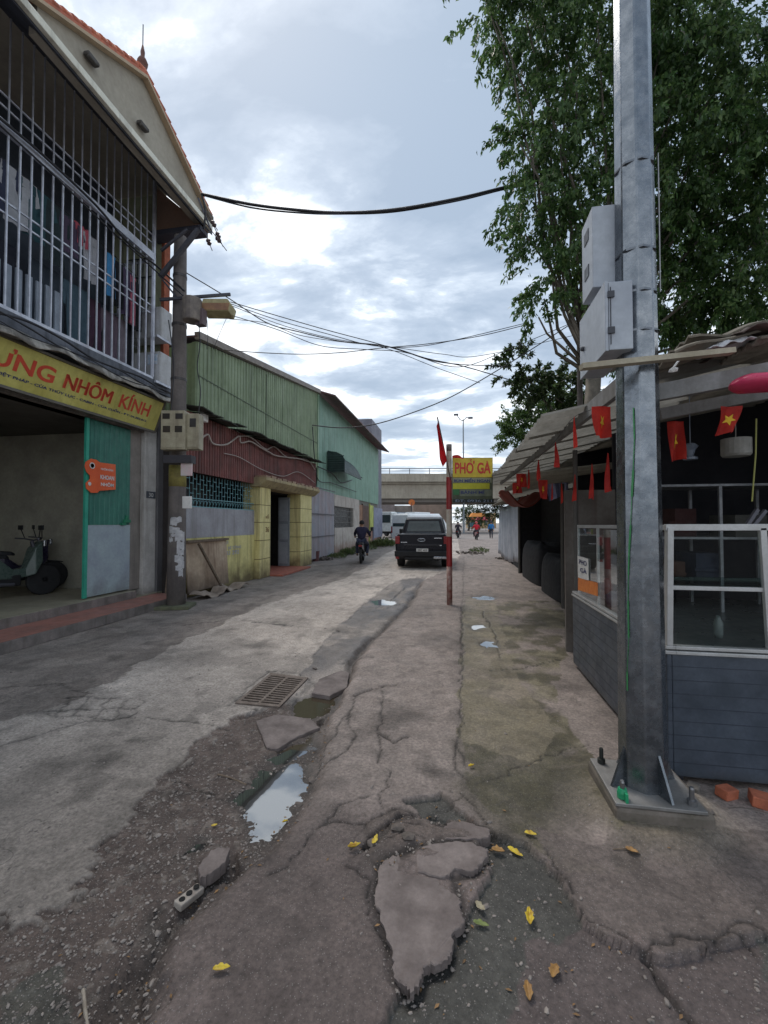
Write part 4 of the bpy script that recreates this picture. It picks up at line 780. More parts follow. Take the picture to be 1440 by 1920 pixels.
# meter boxes
mbm = M('meter_box', lin((178, 170, 146)), lin((150, 140, 118)), scale=5, rough=.6, streak=lin((104, 92, 76)), st_amt=.6); mdark = M('meter_glass', lin((60, 56, 54)), rough=.2)
def mbox(px0, px1, py0, py1, dep, label, wins, th=.2):
    a = at(px0, py1, dep); d = at(px1, py0, dep); c_ = (a+d)/2; wd = (Vector((a.x, a.y, 0))-Vector((d.x, d.y, 0))).length; h = d.z-a.z
    t_ = thing('meter_box', c_, label, 'meter box', 'electricity meter boxes on the concrete pole', rz=YAW); b = MB(); b.box((-wd/2, 0, -h/2), (wd/2, th, h/2)); b.build('case', mbm, t_, bevel=.012)
    b = MB(); b.box((-wd/2+.02, -.012, -h/2+.03), (wd/2-.02, -.003, -h/2+.30*h)); b.build('lower_flap', mbm, t_, bevel=.004)
    for (u0, v0, u1, v1) in wins: b = MB(); b.box((-wd/2+u0*wd, -.008, -h/2+v0*h), (-wd/2+u1*wd, .002, -h/2+v1*h)); b.build('window', mdark, t_)
mbox(301, 346, 769, 843, 7.62, 'wide meter box with four small windows left on the pole', [(.08,.78,.38,.92),(.62,.78,.92,.92),(.1,.44,.4,.6),(.6,.44,.9,.6),(.12,.1,.26,.18)])
mbox(350, 373, 775, 842, 7.72, 'narrow meter box with one window right on the pole', [(.25,.62,.75,.86)])
b = MB(); c = upt(337, 862, -.2); b.cbox(c, (.5, .2, .14), (0, 0, YAW)); b.build('cable_shelf', M('shelf_dark', lin((66, 64, 70)), rough=.7), pole, 'world')
for (px, py, w_, h_, lab, mt) in ((351, 1022-80, 16, 22, 'small white notice box on the pole', wht), (350, 880, 20, 24, 'pink and white plastic box on the right of the pole', M('pinkbox', lin((214, 180, 184)), lin((200,196,190)), scale=6, rough=.5))):
    b = MB(); c = at(px, py, 7.75); b.cbox(c, (w_/100, .05, h_/100), (0, 0, YAW)); tag(b.build('notice_box', mt, origin=c, bevel=.008), lab, 'box')
for (x0, dxs, lab) in ((372, [0, 3, -2, 4, 0], 'loose wire hanging down the right side of the concrete pole'), (316, [0, 6, 10, 8, 4], 'loose wire drooping left of the concrete pole')):
    cable([at(x0+d_, 600+i*44, 7.8) for i, d_ in enumerate(dxs)], .009, lab, 'wires hanging on the concrete pole')
# ================================================================== yellow gate house
YX = -5.65
yw = thing('gate_house', (YX, 11, 0), 'low yellow house front with maroon sheet panel and open gate', 'house')
yelw = M('yellow_wall', lin((226, 216, 150)), lin((206, 196, 130)), scale=2, rough=.85, bump=.2, streak=lin((132, 118, 76)), st_amt=.85, dirt=lin((96, 82, 58)), dirt_h=.5)
YA, YB = 8.25, 11.35
b = MB(); b.box((YX-.25, YA, 0), (YX, YB, 1.26)); b.build('lower_wall', yelw, yw, 'world')
b = MB(); b.box((YX-.25, YA, 1.262), (YX-.01, YB, 1.94)); b.build('grey_band', M('grey_render', lin((172, 172, 178)), lin((150, 148, 152)), scale=2, rough=.8, streak=lin((120, 116, 114))), yw, 'world')
b = MB(); b.box((YX-.9, YA, 1.94), (YX-.85, YB, 2.7)); b.build('window_dark', M('void', lin((22, 26, 34)), rough=.4), yw, 'world')
tg = M('grille_teal', lin((96, 150, 150)), lin((120, 160, 170)), scale=5, rough=.5); b = MB(); y = YA+.02; k = 0; xg = YX-.05
while y < YB-.1:
    b.box((xg-.004, y-.004, 1.95), (xg+.006, y+.004, 2.68))
    if k % 2 == 0: b.box((xg+.006, y, 2.34), (xg+.016, y+.13, 2.352)); b.box((xg+.006, y, 2.56), (xg+.016, y+.13, 2.572))
    else: b.box((xg+.006, y, 2.46), (xg+.016, y+.13, 2.472)); b.box((xg+.006, y, 2.24), (xg+.016, y+.13, 2.252))
    pts = [(xg+.012, y+.065+.055*math.cos(a_), 2.02+.075*math.sin(a_)) for a_ in [math.pi*q/6 for q in range(7)]]; b.tube(pts, .006, 5); y += .13; k += 1
b.box((xg-.01, YA, 1.942), (xg+.02, YB, 1.965)); b.box((xg-.012, YA, 2.125), (xg+.022, YB, 2.145)); b.build('window_grille', tg, yw, 'world')
mar = M('maroon_sheet', lin((134, 80, 74)), lin((104, 62, 58)), scale=2, rough=.7, streak=lin((66, 44, 40)), st_amt=.85)
b = MB(); corr(b, YA-.1, 16.6, 2.70, lambda y: 3.98, YX+.02, .105, .02); b.build('maroon_panel', mar, yw, 'world')
b = MB(); b.box((YX-.9, YA, 2.7), (YX-.86, YB, 2.74)); b.box((YX-3, YA-.1, 2.75), (YX-.3, 16.6, 3.9)); b.box((YX-3.35, 8.2, 0), (YX-3.25, 16.6, 2.75)); b.box((YX-3.25, 8.16, 0), (YX-.02, 8.22, 3.9)); b.build('core', M('core_dark', lin((60, 54, 52)), rough=.9), yw, 'world')
b = MB()
rr = random.Random(2)
for i in range(22):
    y = YA-.1+i*.385; b.cbox((YX+.10+rr.uniform(-.05, .05), y+.19, 4.03+rr.uniform(-.03, .03)), (.55+rr.uniform(0, .15), .42, .022), (rr.uniform(-.08, .08), .12+rr.uniform(-.06, .06), rr.uniform(-.08, .08)))
b.build('ragged_eave', M('eave_black', lin((64, 66, 58)), lin((44, 46, 42)), scale=5, rough=.9, bump=.4), yw, 'world')
mpil = M('yellow_pillar', lin((230, 218, 158)), lin((212, 200, 138)), scale=2.5, rough=.8, bump=.15, streak=lin((132, 112, 76)), st_amt=.75, dirt=lin((104, 88, 62)), dirt_h=.45)
for (y0_, y1_) in ((11.35, 12.05), (14.55, 15.75)):
    b = MB(); b.box((YX-.35, y0_, 0), (YX+.16, y1_, 2.62)); pl_ = b.build('gate_pillar', mpil, yw, 'world', bevel=.01)
    for z in (.55, 1.08, 1.6, 2.1): b = MB(); b.box((YX-.36, y0_-.004, z), (YX+.164, y1_+.004, z+.018)); b.build('joint_line', M('joint', lin((120, 108, 70)), rough=.9), pl_, 'world')
b = MB(); b.prism([(YX-.35, 11.2, 2.62), (YX+.2, 11.2, 2.62), (YX+.42, 11.2, 2.80), (YX+.42, 11.2, 2.88), (YX-.35, 11.2, 2.88)], (0, 4.75, 0)); b.build('cornice', M('cornice', lin((186, 170, 128)), lin((150, 136, 106)), scale=3, rough=.85, streak=lin((90, 78, 64)), st_amt=.8), yw, 'world')
b = MB()
for i in range(12): b.box((YX+.05, 11.25+i*.4, 2.885), (YX+.38, 11.55+i*.4, 2.94 + (i % 2)*.02))
b.build('cornice_tiles', M('old_tile', lin((170, 140, 116)), lin((130, 108, 92)), scale=6, rough=.85), yw, 'world')
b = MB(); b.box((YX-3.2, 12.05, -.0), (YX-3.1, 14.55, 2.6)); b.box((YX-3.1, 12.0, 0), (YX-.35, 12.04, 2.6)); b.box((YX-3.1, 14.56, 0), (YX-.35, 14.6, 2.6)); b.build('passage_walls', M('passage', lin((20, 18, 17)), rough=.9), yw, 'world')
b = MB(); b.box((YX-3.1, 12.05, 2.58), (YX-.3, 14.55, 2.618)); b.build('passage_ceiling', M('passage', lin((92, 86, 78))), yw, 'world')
b = MB(); b.box((YX-3.0, 12.05, .0), (YX+.55, 14.55, .05)); b.build('tiled_sill', tilered, yw, 'world')
gd_ = M('grey_door', lin((146, 152, 158)), lin((126, 132, 138)), scale=4, rough=.5)
b = MB(); b.box((YX-.62, 14.40, .06), (YX-.2, 14.45, 2.5)); dl = tag(b.build('gate_leaf', gd_, yw, 'world', bevel=.006), 'grey metal gate leaf standing open')
b = MB()
for z0_, z1_ in ((.15, .9), (1.0, 1.55), (1.65, 2.4)): b.box((YX-.57, 14.385, z0_), (YX-.26, 14.397, z1_))
b.build('panel', M('grey_door_panel', lin((166, 172, 178)), rough=.5), dl, 'world', bevel=.01)
b = MB(); b.box((YX-.28, 12.1, .06), (YX-.22, 12.9, 2.5)); b.build('dark_leaf', M('dark_leaf_paint', lin((52, 54, 58)), rough=.5), yw, 'world')
# number characters painted on the pillar, stencilled adverts on the wall
sten = M('stencil_grey', lin((150, 152, 170)), lin((176, 176, 176)), scale=12, rough=.9); ink = M('ink_brown', lin((120, 84, 50)), rough=.9)
def walltext(s, px0, px1, pyb, pyt, X_, mt, par, nm='stencil_advert'): sidetext(s, px0, px1, pyb, pyt, X_, mt, par, .02, nm)
walltext('KHOAN', 413, 428, 1022, 1014, YX+.004, sten, yw); walltext('CẮT BÊ TÔNG', 413, 452, 1032, 1024, YX+.004, sten, yw); walltext('0983 292', 413, 448, 1043, 1035, YX+.004, sten, yw); walltext('26', 413, 424, 1052, 1045, YX+.004, sten, yw)
walltext('số', 498, 504, 972, 964, YX+.164, ink, yw, 'painted_number'); walltext('36', 498, 504, 998, 988, YX+.164, ink, yw, 'painted_number')
# stained board and planks leaning between the houses
brd = thing('leaning_panel', (-5.55, 8.9, 0), 'stained cream panel leaning against the yellow wall behind the concrete pole', 'panel')
b = MB(); b.prism([(-5.52, 8.15, .12), (-5.52, 9.75, .12), (-5.60, 9.75, 1.18), (-5.60, 8.15, 1.18)], (-.03, 0, 0)); b.build('board', M('stained_board', lin((196, 176, 152)), lin((150, 128, 108)), scale=1.6, rough=.85, bump=.3, streak=lin((110, 84, 64)), st_amt=.7, dirt=lin((84, 72, 62)), dirt_h=.4), brd, 'world')
b = MB(); b.beam((-5.5, 8.45, 1.15), (-5.42, 9.25, .1), .05, .04); b.beam((-5.575, 8.15, 1.2), (-5.575, 9.78, 1.2), .06, .05); b.build('batten', wood, brd, 'world')
for i, (y, tl_, lab) in enumerate(((8.28, .08, 'brown plank leaning left of the concrete pole'), (8.42, .03, 'second plank leaning left of the concrete pole'), (8.14, .14, 'dark slanting plank nearest the shop corner'))):
    b = MB(); b.beam((-5.85+i*.02, y-tl_*2, .02), (-5.95, y+.05, 1.25-.1*i), .1, .025); tag(b.build('plank', [wood, pale, wood][i], origin=(-5.85, y, 0)), lab, 'plank', 'planks beside the concrete pole')
b = MB(); rng.seed(9)
b.grid(lambda u, v: (-5.48+.34*v+.05*math.sin(u*7), 8.1+1.9*u, .10+.05*math.sin(u*13+v*2)+.03*math.sin(u*29)-.06*v), 30, 5); tag(b.build('crumpled_sheet', M('crumpled', lin((176, 160, 146)), lin((130, 116, 104)), scale=5, rough=.8), origin=(-5.4, 9, 0), solid=.012), 'crumpled pale sheet on the ground behind the concrete pole', 'sheet')
# white wires sagging over the maroon panel
wwire = M('wire_pale', lin((176, 164, 156)), rough=.6)
cable([onX(p_[0], p_[1], YX+.12) for p_ in ((378,822),(390,815),(400,832),(425,833),(448,818),(452,830),(470,828),(490,840),(505,848),(520,855),(560,860),(585,868))], .022, 'tangled pale wire looping across the maroon panel', 'pale wires on the maroon panel', mt=wwire)
cable([onX(p_[0], p_[1], YX+.10) for p_ in ((445,818),(470,820),(498,842),(515,838),(540,858),(575,862),(590,880))], .018, 'second pale wire above the gate cornice', 'pale wires on the maroon panel', mt=wwire)
cable([onX(p_[0], p_[1], YX+.10) for p_ in ((420,850),(450,858),(490,880),(530,893),(560,885),(590,905))], .012, 'thin pale wire hanging lowest on the maroon panel', 'pale wires on the maroon panel', mt=wwire)
b = MB(); c = onX(383, 782, YX+.15); b.cbox(c, (.1, .18, .22)); tag(b.build('floodlight', wht, origin=c, bevel=.02), 'small pale lamp under the ragged eave', 'lamp')
# ================================================================== green warehouse
wh = thing('warehouse', (-5.9, 20, 0), 'large green corrugated warehouse with maroon roof edge behind the gate house', 'warehouse')
g1 = M('green_sheet', lin((142, 158, 126)), lin((122, 138, 106)), scale=1.2, rough=.6, streak=lin((80, 92, 66)), st_amt=.85); g2 = M('teal_sheet', lin((136, 170, 152)), lin((120, 154, 138)), scale=1.2, rough=.6, streak=lin((84, 108, 92)), st_amt=.8)
XW = -5.93
def ztop(y): return 5.83 + (7.22-5.83)*(y-9.0)/(17.7-9.0)
b = MB(); corr(b, 9.0, 17.7, 3.95, ztop, XW, .16, .018); corr(b, -10.5, XW, 3.9, lambda x: 5.83 - (XW-x)*.13, 9.0, .23, -.03, axis='x'); b.build('near_wall', g1, wh, 'world')
b = MB(); b.box((XW+.018, 9.0, 5.02), (XW+.024, 17.65, 5.045)); b.box((XW+.018, 12.6, 3.96), (XW+.025, 12.63, 6.3)); b.build('sheet_lap', M('lap_dark', lin((84, 96, 74)), rough=.7), wh, 'world')
b = MB(); corr(b, 17.72, 32.5, 3.0, 7.25, XW-.02, .22, .014); b.build('far_wall', g2, wh, 'world')
b = MB(); b.box((XW-6, 9.1, 2.8), (XW-.08, 19.7, 5.5)); b.box((XW-6, 19.7, 0), (XW-.08, 32.4, 5.5)); b.box((XW-.09, 32.45, 0), (XW-6, 32.5, 7.2)); b.build('inner_wall', M('inner_wall', lin((120, 120, 112)), rough=.9), wh, 'world')
b = MB(); b.beam((XW+.05, 8.9, 5.93), (XW+.05, 17.8, 7.33), .14, .16); b.build('verge_flashing', M('flash_grey', lin((150, 140, 130)), lin((120, 110, 104)), scale=4, rough=.6), wh, 'world')
b = MB(); b.prism([(XW+.05, 8.9, 5.9), (XW+.05, 17.8, 7.3), (XW+.05, 17.8, 7.34), (XW+.05, 8.9, 5.94)], (-6, 0, 0)); b.prism([(XW+.75, 17.9, 7.12), (XW-2.5, 17.9, 8.2), (XW-2.5, 17.9, 8.26), (XW+.75, 17.9, 7.18)], (0, 15.3, 0)); b.build('roof', M('maroon_roof', lin((106, 62, 62)), lin((80, 50, 52)), scale=1.5, rough=.6), wh, 'world')
b = MB(); b.box((XW+.01, 17.63, 3.4), (XW+.05, 17.80, 7.2)); b.build('corner_trim', M('trim_green', lin((130, 160, 130)), rough=.5), wh, 'world')
# louvred awning
aw = thing('awning', onX(630, 868, XW+.1), 'dark green hooded window awning on the warehouse wall', 'awning'); q0 = onX(614, 845, XW+.03); q1 = onX(652, 850, XW+.03)
b = MB(); Yc0, Yc1 = q0.y, q1.y; zt_ = 4.95; zb_ = 3.95
for i in range(8):
    t0 = i/8; t1 = (i+1)/8; f = lambda t_: (XW+.05+.75*math.sin(t_*1.35), zt_-(zt_-zb_)*t_**1.2)
    (xa, za_), (xb, zb2) = f(t0), f(t1); b.prism([(xa, Yc0, za_), (xb, Yc0, zb2), (xb+.03, Yc0, zb2), (xa+.03, Yc0, za_+.01)], (0, Yc1-Yc0, 0))
b.prism([(XW+.03, Yc0, zt_), (XW+.45, Yc0, zt_-.06), (XW+.72, Yc0, zt_-.2), (XW+.86, Yc0, zt_-.42), (XW+.86, Yc0, zb_), (XW+.03, Yc0, zb_-.02)], (0, .03, 0)); [b.prism([(XW+.04, Yc0-.03, zb_+.08+k*.105), (XW+.82, Yc0-.03, zb_+.08+k*.105), (XW+.82, Yc0-.002, zb_+.12+k*.105), (XW+.04, Yc0-.002, zb_+.12+k*.105)], (0, 0, .02)) for k in range(7)]; b.build('hood', M('awning_green', lin((44, 66, 60)), lin((34, 50, 48)), scale=3, rough=.6), aw, 'world')
b = MB(); b.beam((XW+.05, Yc1, 4.3), (XW+.8, Yc1, 3.95), .04, .04); b.beam((XW+.05, Yc1+.5, 4.5), (XW+.75, Yc1+.5, 4.1), .04, .04); b.build('stay', grey, aw, 'world')
# grey sheet wall + whitewashed annex with window, poster boards
gs = thing('sheet_fence', (-5.6, 17, 0), 'grey metal sheet fence right of the yellow gate', 'fence'); b = MB(); corr(b, 15.95, 19.6, .12, lambda y: 3.05-.02*(y-16), -5.72, .5, .012); b.build('sheets', M('grey_sheet', lin((142, 148, 158)), lin((146, 134, 138)), scale=1.3, rough=.6, streak=lin((104, 100, 104)), st_amt=.5), gs, 'world')
b = MB(); 
for z in (1.0, 1.95, 3.04): b.box((-5.69, 15.95, z), (-5.66, 19.6, z+.035))
b.build('rail', grey, gs, 'world'); b = MB(); b.box((-5.74, 15.82, 0), (-5.6, 15.94, 2.9)); b.build('post', M('ochre_post', lin((170, 150, 100)), rough=.7), gs, 'world')
an = thing('annex', (-5.8, 22, 0), 'small whitewashed annex with a barred window under the warehouse', 'building')
b = MB(); b.box((-5.92, 19.62, 0), (-5.70, 24.9, 1.35)); b.box((-5.92, 19.62, 2.4), (-5.71, 24.9, 2.95)); b.box((-5.92, 23.4, 1.35), (-5.70, 24.9, 2.4)); b.build('wall', M('whitewash', lin((196, 190, 182)), lin((168, 160, 152)), scale=2, rough=.85, streak=lin((110, 98, 90)), st_amt=.7, dirt=lin((120, 84, 66)), dirt_h=.6), an, 'world')
b = MB(); b.box((-5.90, 19.7, 1.35), (-5.88, 23.4, 2.4)); wn = b.build('window', M('void2', lin((52, 54, 56)), rough=.3), an, 'world'); b = MB()
for k in range(19): b.box((-5.78, 19.72+k*.2, 1.352), (-5.765, 19.74+k*.2, 2.398))
for z in (1.6, 1.9, 2.2): b.box((-5.764, 19.7, z), (-5.755, 23.4, z+.02))
b.build('window_bars', M('bars_grey', lin((120, 120, 118)), rough=.5), wn, 'world')
for i, (y0_, y1_, z0_, z1_, c_, lab) in enumerate(((25.0, 26.2, .9, 2.7, (150, 110, 84), 'brown timber door board beside the annex'), (26.3, 28.2, .9, 2.7, (96, 70, 60), 'dark brown board beyond the annex'), (28.6, 29.8, 1.3, 2.8, (196, 206, 110), 'pale yellow green poster board under the warehouse'), (30.0, 33.5, .5, 2.7, (150, 156, 178), 'blue grey banner at the far corner of the warehouse'))):
    b = MB(); b.box((-5.86, y0_, z0_), (-5.8, y1_, z1_)); b.box((-5.88, y0_-.05, 0), (-5.79, y0_, z1_+.1)); tag(b.build('board', M('board%d' % i, lin(c_), lin(tuple(q*.8 for q in c_)), scale=3, rough=.7), origin=(-5.83, y0_, 0)), lab, 'board')
b = MB(); b.box((-5.95, 24.95, 0), (-5.9, 33.5, 1.0)); tag(b.build('low_wall', M('pinkwall', lin((180, 140, 126)), lin((140, 110, 100)), scale=2, rough=.9), origin=(-5.9, 29, 0)), 'low reddish wall under the far end of the warehouse', 'wall')
# dish/dark block beyond the warehouse roof
b = MB(); A0 = at(660, 790, 38); b.box((A0.x-4, A0.y, 0), (onY(697, 790, A0.y).x, A0.y+5, onY(697, 785, A0.y).z)); tag(b.build('tall_shed', M('striped_sheet', lin((128, 128, 138)), lin((104, 104, 114)), scale=2, rough=.7), origin=(A0.x, A0.y, 0)), 'grey block rising behind the warehouse roof', 'building')
# ================================================================== RIGHT SIDE: steel pole
PX_, PY_ = 1.02, 2.62
def hz2(x, y): return hz(x, y)
galv = M('galvanised', lin((142, 146, 151)), lin((110, 116, 123)), scale=11, rough=.27, metal=.88, bump=.06, bscale=40, streak=lin((96, 104, 112)), st_amt=.5)
pole2 = thing('steel_pole', (PX_, PY_, 0), 'thick galvanised octagonal steel pole in the right foreground', 'pole')
b = MB(); b.cbox((.015, .01, .055), (.47, .46, .162), (0, 0, .02)); b.build('plinth', M('plinth', lin((124, 114, 106)), lin((92, 86, 76)), scale=6, rough=.9, bump=.5), pole2, bevel=.02)
b = MB(); b.box((-.215, -.215, .137), (.215, .215, .155)); b.build('base_plate', M('plate_galv', lin((158, 156, 154)), lin((136, 134, 132)), scale=8, rough=.5, metal=.5), pole2, bevel=.003)
def oct(z, r, a0=math.pi/8): return [(r*math.cos(a0+k*math.pi/4), r*math.sin(a0+k*math.pi/4), z) for k in range(8)]
b = MB(); zs = [.155, 2.0, 4.0, 6.0, 8.2]; vs = []
for z in zs: vs += oct(z, .123 - .0062*z, R(22.5)+R(8))
b.add(vs, [(i*8+j, i*8+(j+1) % 8, (i+1)*8+(j+1) % 8, (i+1)*8+j) for i in range(4) for j in range(8)] + [tuple(range(32, 40))]); b.build('shaft', galv, pole2, bevel=.006)
for a in (R(290), R(200), R(20), R(110)):
    b = MB(); d = Vector((math.cos(a), math.sin(a), 0)); n_ = Vector((-d.y, d.x, 0))*.007
    b.prism([d*.105+ZZ*.156-n_, d*.20+ZZ*.156-n_, d*.115+ZZ*.36-n_, d*.105+ZZ*.36-n_], n_*2); b.build('gusset', galv, pole2)
blt = M('bolt_steel', lin((150, 150, 152)), rough=.35, metal=.8); gt = M('green_tape', lin((40, 160, 110)), rough=.4); dkb = M('bolt_dark', lin((60, 62, 60)), rough=.5, metal=.5)
for i, (x, y) in enumerate(((-.165, -.165), (.165, -.165), (-.165, .165), (.165, .165))):
    b = MB(); b.lathe([(.022, .156), (.022, .18), (.012, .181), (.012, .235), (.009, .245)], (x, y, 0), 6 if False else 12); o = b.build('anchor_bolt', [blt, blt, dkb, dkb][i], pole2, smooth=False)
    if i == 0: b = MB(); b.lathe([(.026, .158), (.026, .185), (.02, .205)], (x, y, 0), 12); b.box((x+.0, y-.03, .157), (x+.012, y-.05, .2)); b.build('plastic_cap', gt, o)
b = MB(); P = [at(a_, c_, 2.30) for a_, c_ in ((1183,760),(1186,820),(1182,880),(1177,930),(1172,985),(1165,1030),(1160,1080),(1158,1130),(1163,1200),(1152,1265),(1154,1300))]
for i in range(len(P)-1):
    w_ = .0015 + .006*random.random(); q = []
    for (p_, s_) in ((P[i], -1), (P[i], 1), (P[i+1], 1), (P[i+1], -1)):
        rel = Vector((p_.x-PX_, p_.y-PY_, 0)); dirn = rel.normalized(); tang = Vector((-dirn.y, dirn.x, 0)); r_ = .1175-.0062*p_.z; q.append(Vector((PX_, PY_, p_.z)) + dirn*(r_+.006) + tang*s_*w_)
    b.quad(*q)
b.build('paint_streak', M('green_paint', lin((70, 150, 90)), rough=.6), pole2, 'world')
b = MB()
for z in (3.62, 3.12, 2.88, 2.66): b = MB(); b.tube([(0, 0, z), (0, 0, z+.012)], .128-.0062*z, 8); b.build('strap', M('strap_steel', lin((120, 124, 130)), rough=.3, metal=.8), pole2)
b = MB(); b.tube([(.12, -.02, 2.9), (.12, -.02, 3.7)], .004, 5); b.build('earth_wire', blt, pole2)
# cabinets on the pole
cab = M('cabinet_white', lin((176, 182, 190)), lin((156, 162, 172)), scale=3, rough=.45); cabd = M('hinge_dark', lin((60, 62, 70)), rough=.5)
c1 = thing('cabinet', (.88, 2.74, 2.74), 'lower grey cabinet with hinged door and lock on the steel pole', 'electrical cabinet', 'cabinets on the steel pole')
b = MB(); b.box((.835, 2.50, 2.55), (.958, 2.98, 2.93)); b.build('case', cab, c1, 'world', bevel=.004)
b = MB(); b.box((.815, 2.497, 2.545), (.832, 2.985, 2.935)); dr = b.build('door', cab, c1, 'world', bevel=.003)
b = MB(); b.lathe([(.012, -.02), (.016, -.006), (.016, 0)], (.815, 2.9, 2.72), 12, 'x'); b.build('lock', cabd, dr, 'world')
for z in (2.84, 2.64): b = MB(); b.box((.828, 2.488, z), (.862, 2.497, z+.035)); b.build('hinge', cabd, c1, 'world')
b = MB(); b.box((.842, 2.495, 2.58), (.846, 2.499, 2.9)); b.build('door_seam', cabd, c1, 'world')
c2 = thing('cabinet', (.86, 2.74, 3.22), 'upper plain grey cabinet with two vents on the steel pole', 'electrical cabinet', 'cabinets on the steel pole')
b = MB(); b.box((.80, 2.65, 2.985), (.93, 2.86, 3.47)); b.build('case', cab, c2, 'world', bevel=.004)
for z in (3.10, 3.32): b = MB(); b.box((.796, 2.72, z), (.7995, 2.80, z+.07)); b.build('vent', cabd, c2, 'world')
b = MB(); b.box((.90, 2.68, 2.7), (.95, 2.74, 3.0)); b.build('mounting_rail', galv, c2, 'world')
# ================================================================== food stall
SX, SY0, SY1 = 1.26, 2.87, 5.0
st = thing('food_stall', (1.9, 3.9, 0), 'dark tiled food stall with empty aluminium glass counter under a patched roof', 'market stall')
slate = M('slate_panel', lin((78, 86, 98)), lin((56, 64, 74)), scale=5, rough=.4, bump=.05, dirt=lin((60, 58, 54)), dirt_h=.12)
b = MB(); b.box((SX, SY0, .07), (SX+.03, SY1, .80)); b.box((SX+.03, SY0, .07), (3.4, SY0+.03, .80)); cp = b.build('counter_panel', slate, st, 'world', bevel=.006)
b = MB()
for k in range(1, 9): z = .07 + k*.082; b.box((SX-.0015, SY0, z), (SX, SY1, z+.004)); b.box((SX, SY0-.0015, z), (3.4, SY0, z+.004))
rr = random.Random(4)
for k in range(9):
    z = .07+k*.082; off = .12*(k % 2)
    for q in range(9): pass
b.build('tile_joint', M('joint_dark', lin((52, 58, 70)), rough=.6), cp, 'world')
b = MB(); b.box((SX+.04, SY0+.04, .0), (SX+.1, SY0+.1, .07)); b.box((SX+.04, SY1-.1, .0), (SX+.1, SY1-.04, .07)); b.box((2.4, SY0+.04, .0), (2.46, SY0+.1, .07)); b.build('foot', cabd, st, 'world')
alu = M('aluminium', lin((196, 196, 196)), lin((176, 176, 174)), scale=8, rough=.38, metal=.35)
b = MB()
for o_ in (0, .028): b.box((SX-.012+o_*.3, SY0-.012+o_*.3, .802+o_), (SX+.05, SY1, .822+o_)); b.box((SX+.05, SY0-.012+o_*.3, .802+o_), (3.4, SY0+.05, .822+o_))
b.build('counter_edge', alu, st, 'world', bevel=.003)
b = MB(); b.box((SX+.03, SY0+.03, .79), (3.4, SY1, .80)); b.build('counter_top', M('top_steel', lin((120, 124, 124)), rough=.35, metal=.4), st, 'world')
# case frame
ZT = 1.57; b = MB()
b.beam((SX+.02, SY0+.02, .85), (SX+.035, SY0+.02, ZT), .045, .035)
b.beam((SX+.01, SY0+.02, ZT), (3.4, SY0+.02, ZT+.01), .03, .04); b.beam((SX+.03, SY0+.04, ZT), (SX+.03, SY1-.15, ZT-.01), .03, .03)
for y in (3.60, 4.22, 4.85): b.beam((SX+.03, y, .85), (SX+.03, y, ZT-.01), .022, .022)
b.beam((1.83, SY0+.02, .85), (1.80, SY0+.02, ZT), .03, .035); b.beam((2.5, SY0+.02, .85), (2.5, SY0+.02, ZT), .03, .03)
b.beam((SX+.05, SY0+.03, 1.20), (1.81, SY0+.03, 1.20), .025, .025); b.beam((SX+.05, SY0+.5, 1.20), (2.6, SY0+.5, 1.20), .02, .02); b.beam((SX+.05, SY0+.5, ZT), (3, SY0+.5, ZT), .02, .02)
b.build('case_frame', alu, st, 'world', bevel=.003)
gls = glass_mat('case_glass', (.8, .86, .84), .96, .02); b = MB()
b.quad((SX+.02, SY0+.06, .86), (SX+.02, 3.59, .86), (SX+.02, 3.59, ZT-.03), (SX+.02, SY0+.06, ZT-.03)); b.quad((SX+.02, 3.62, .86), (SX+.02, 4.83, .86), (SX+.02, 4.83, ZT-.03), (SX+.02, 3.62, ZT-.03)); b.quad((SX+.07, SY0+.025, .86), (1.80, SY0+.025, .86), (1.80, SY0+.025, ZT-.03), (SX+.07, SY0+.025, ZT-.03))
b.build('glass_pane', gls, st, 'world'); b = MB(); b.box((SX+.05, SY0+.04, 1.213), (2.5, SY0+.48, 1.218)); b.build('glass_shelf', glass_mat('shelf_glass', (.5, .6, .58), .93), st, 'world')
# stickers on the glass
s1 = MB(); q = [onX(a_, c_, SX+.012) for a_, c_ in ((1083,1042),(1103,1048),(1104,1090),(1084,1082))]; s1.prism(q, (-.002, 0, 0)); s1o = s1.build('price_notice', wht, origin=q[0]); tag(s1o, 'white paper notice with blue writing on the stall glass', 'notice')
def qtext(s, pyb, pyt, mt): sidetext(s, 1086, 1101, pyb, pyt, SX+.006, mt, s1o, .02)
def glasstext(s, px0, px1, pyb, pyt, mt, par):
    a = onX(px1, pyb, SX+.007); c = onX(px0, pyb, SX+.007); h = (onX(px0, pyt, SX)-onX(px0, pyb, SX)).z
    text_mesh(s, mt, par, (SX+.007, c.y, a.z), (0, -1, 0), (0, 0, 1), c.y-a.y, h, 'lettering', .001, .02)
glasstext('PHO', 1086, 1100, 1062, 1053, blu, s1o); glasstext('GÀ', 1088, 1100, 1077, 1067, blu, s1o)
s2 = MB(); q = [onX(a_, c_, SX+.012) for a_, c_ in ((1084,1083),(1121,1093),(1121,1118),(1084,1106))]; s2.prism(q, (-.002, 0, 0)); tag(s2.build('orange_sticker', M('orange_strip', lin((232, 140, 60)), lin((210, 110, 40)), scale=14, rough=.5), origin=q[0]), 'orange sticker strip below the paper notice on the stall glass', 'sticker')
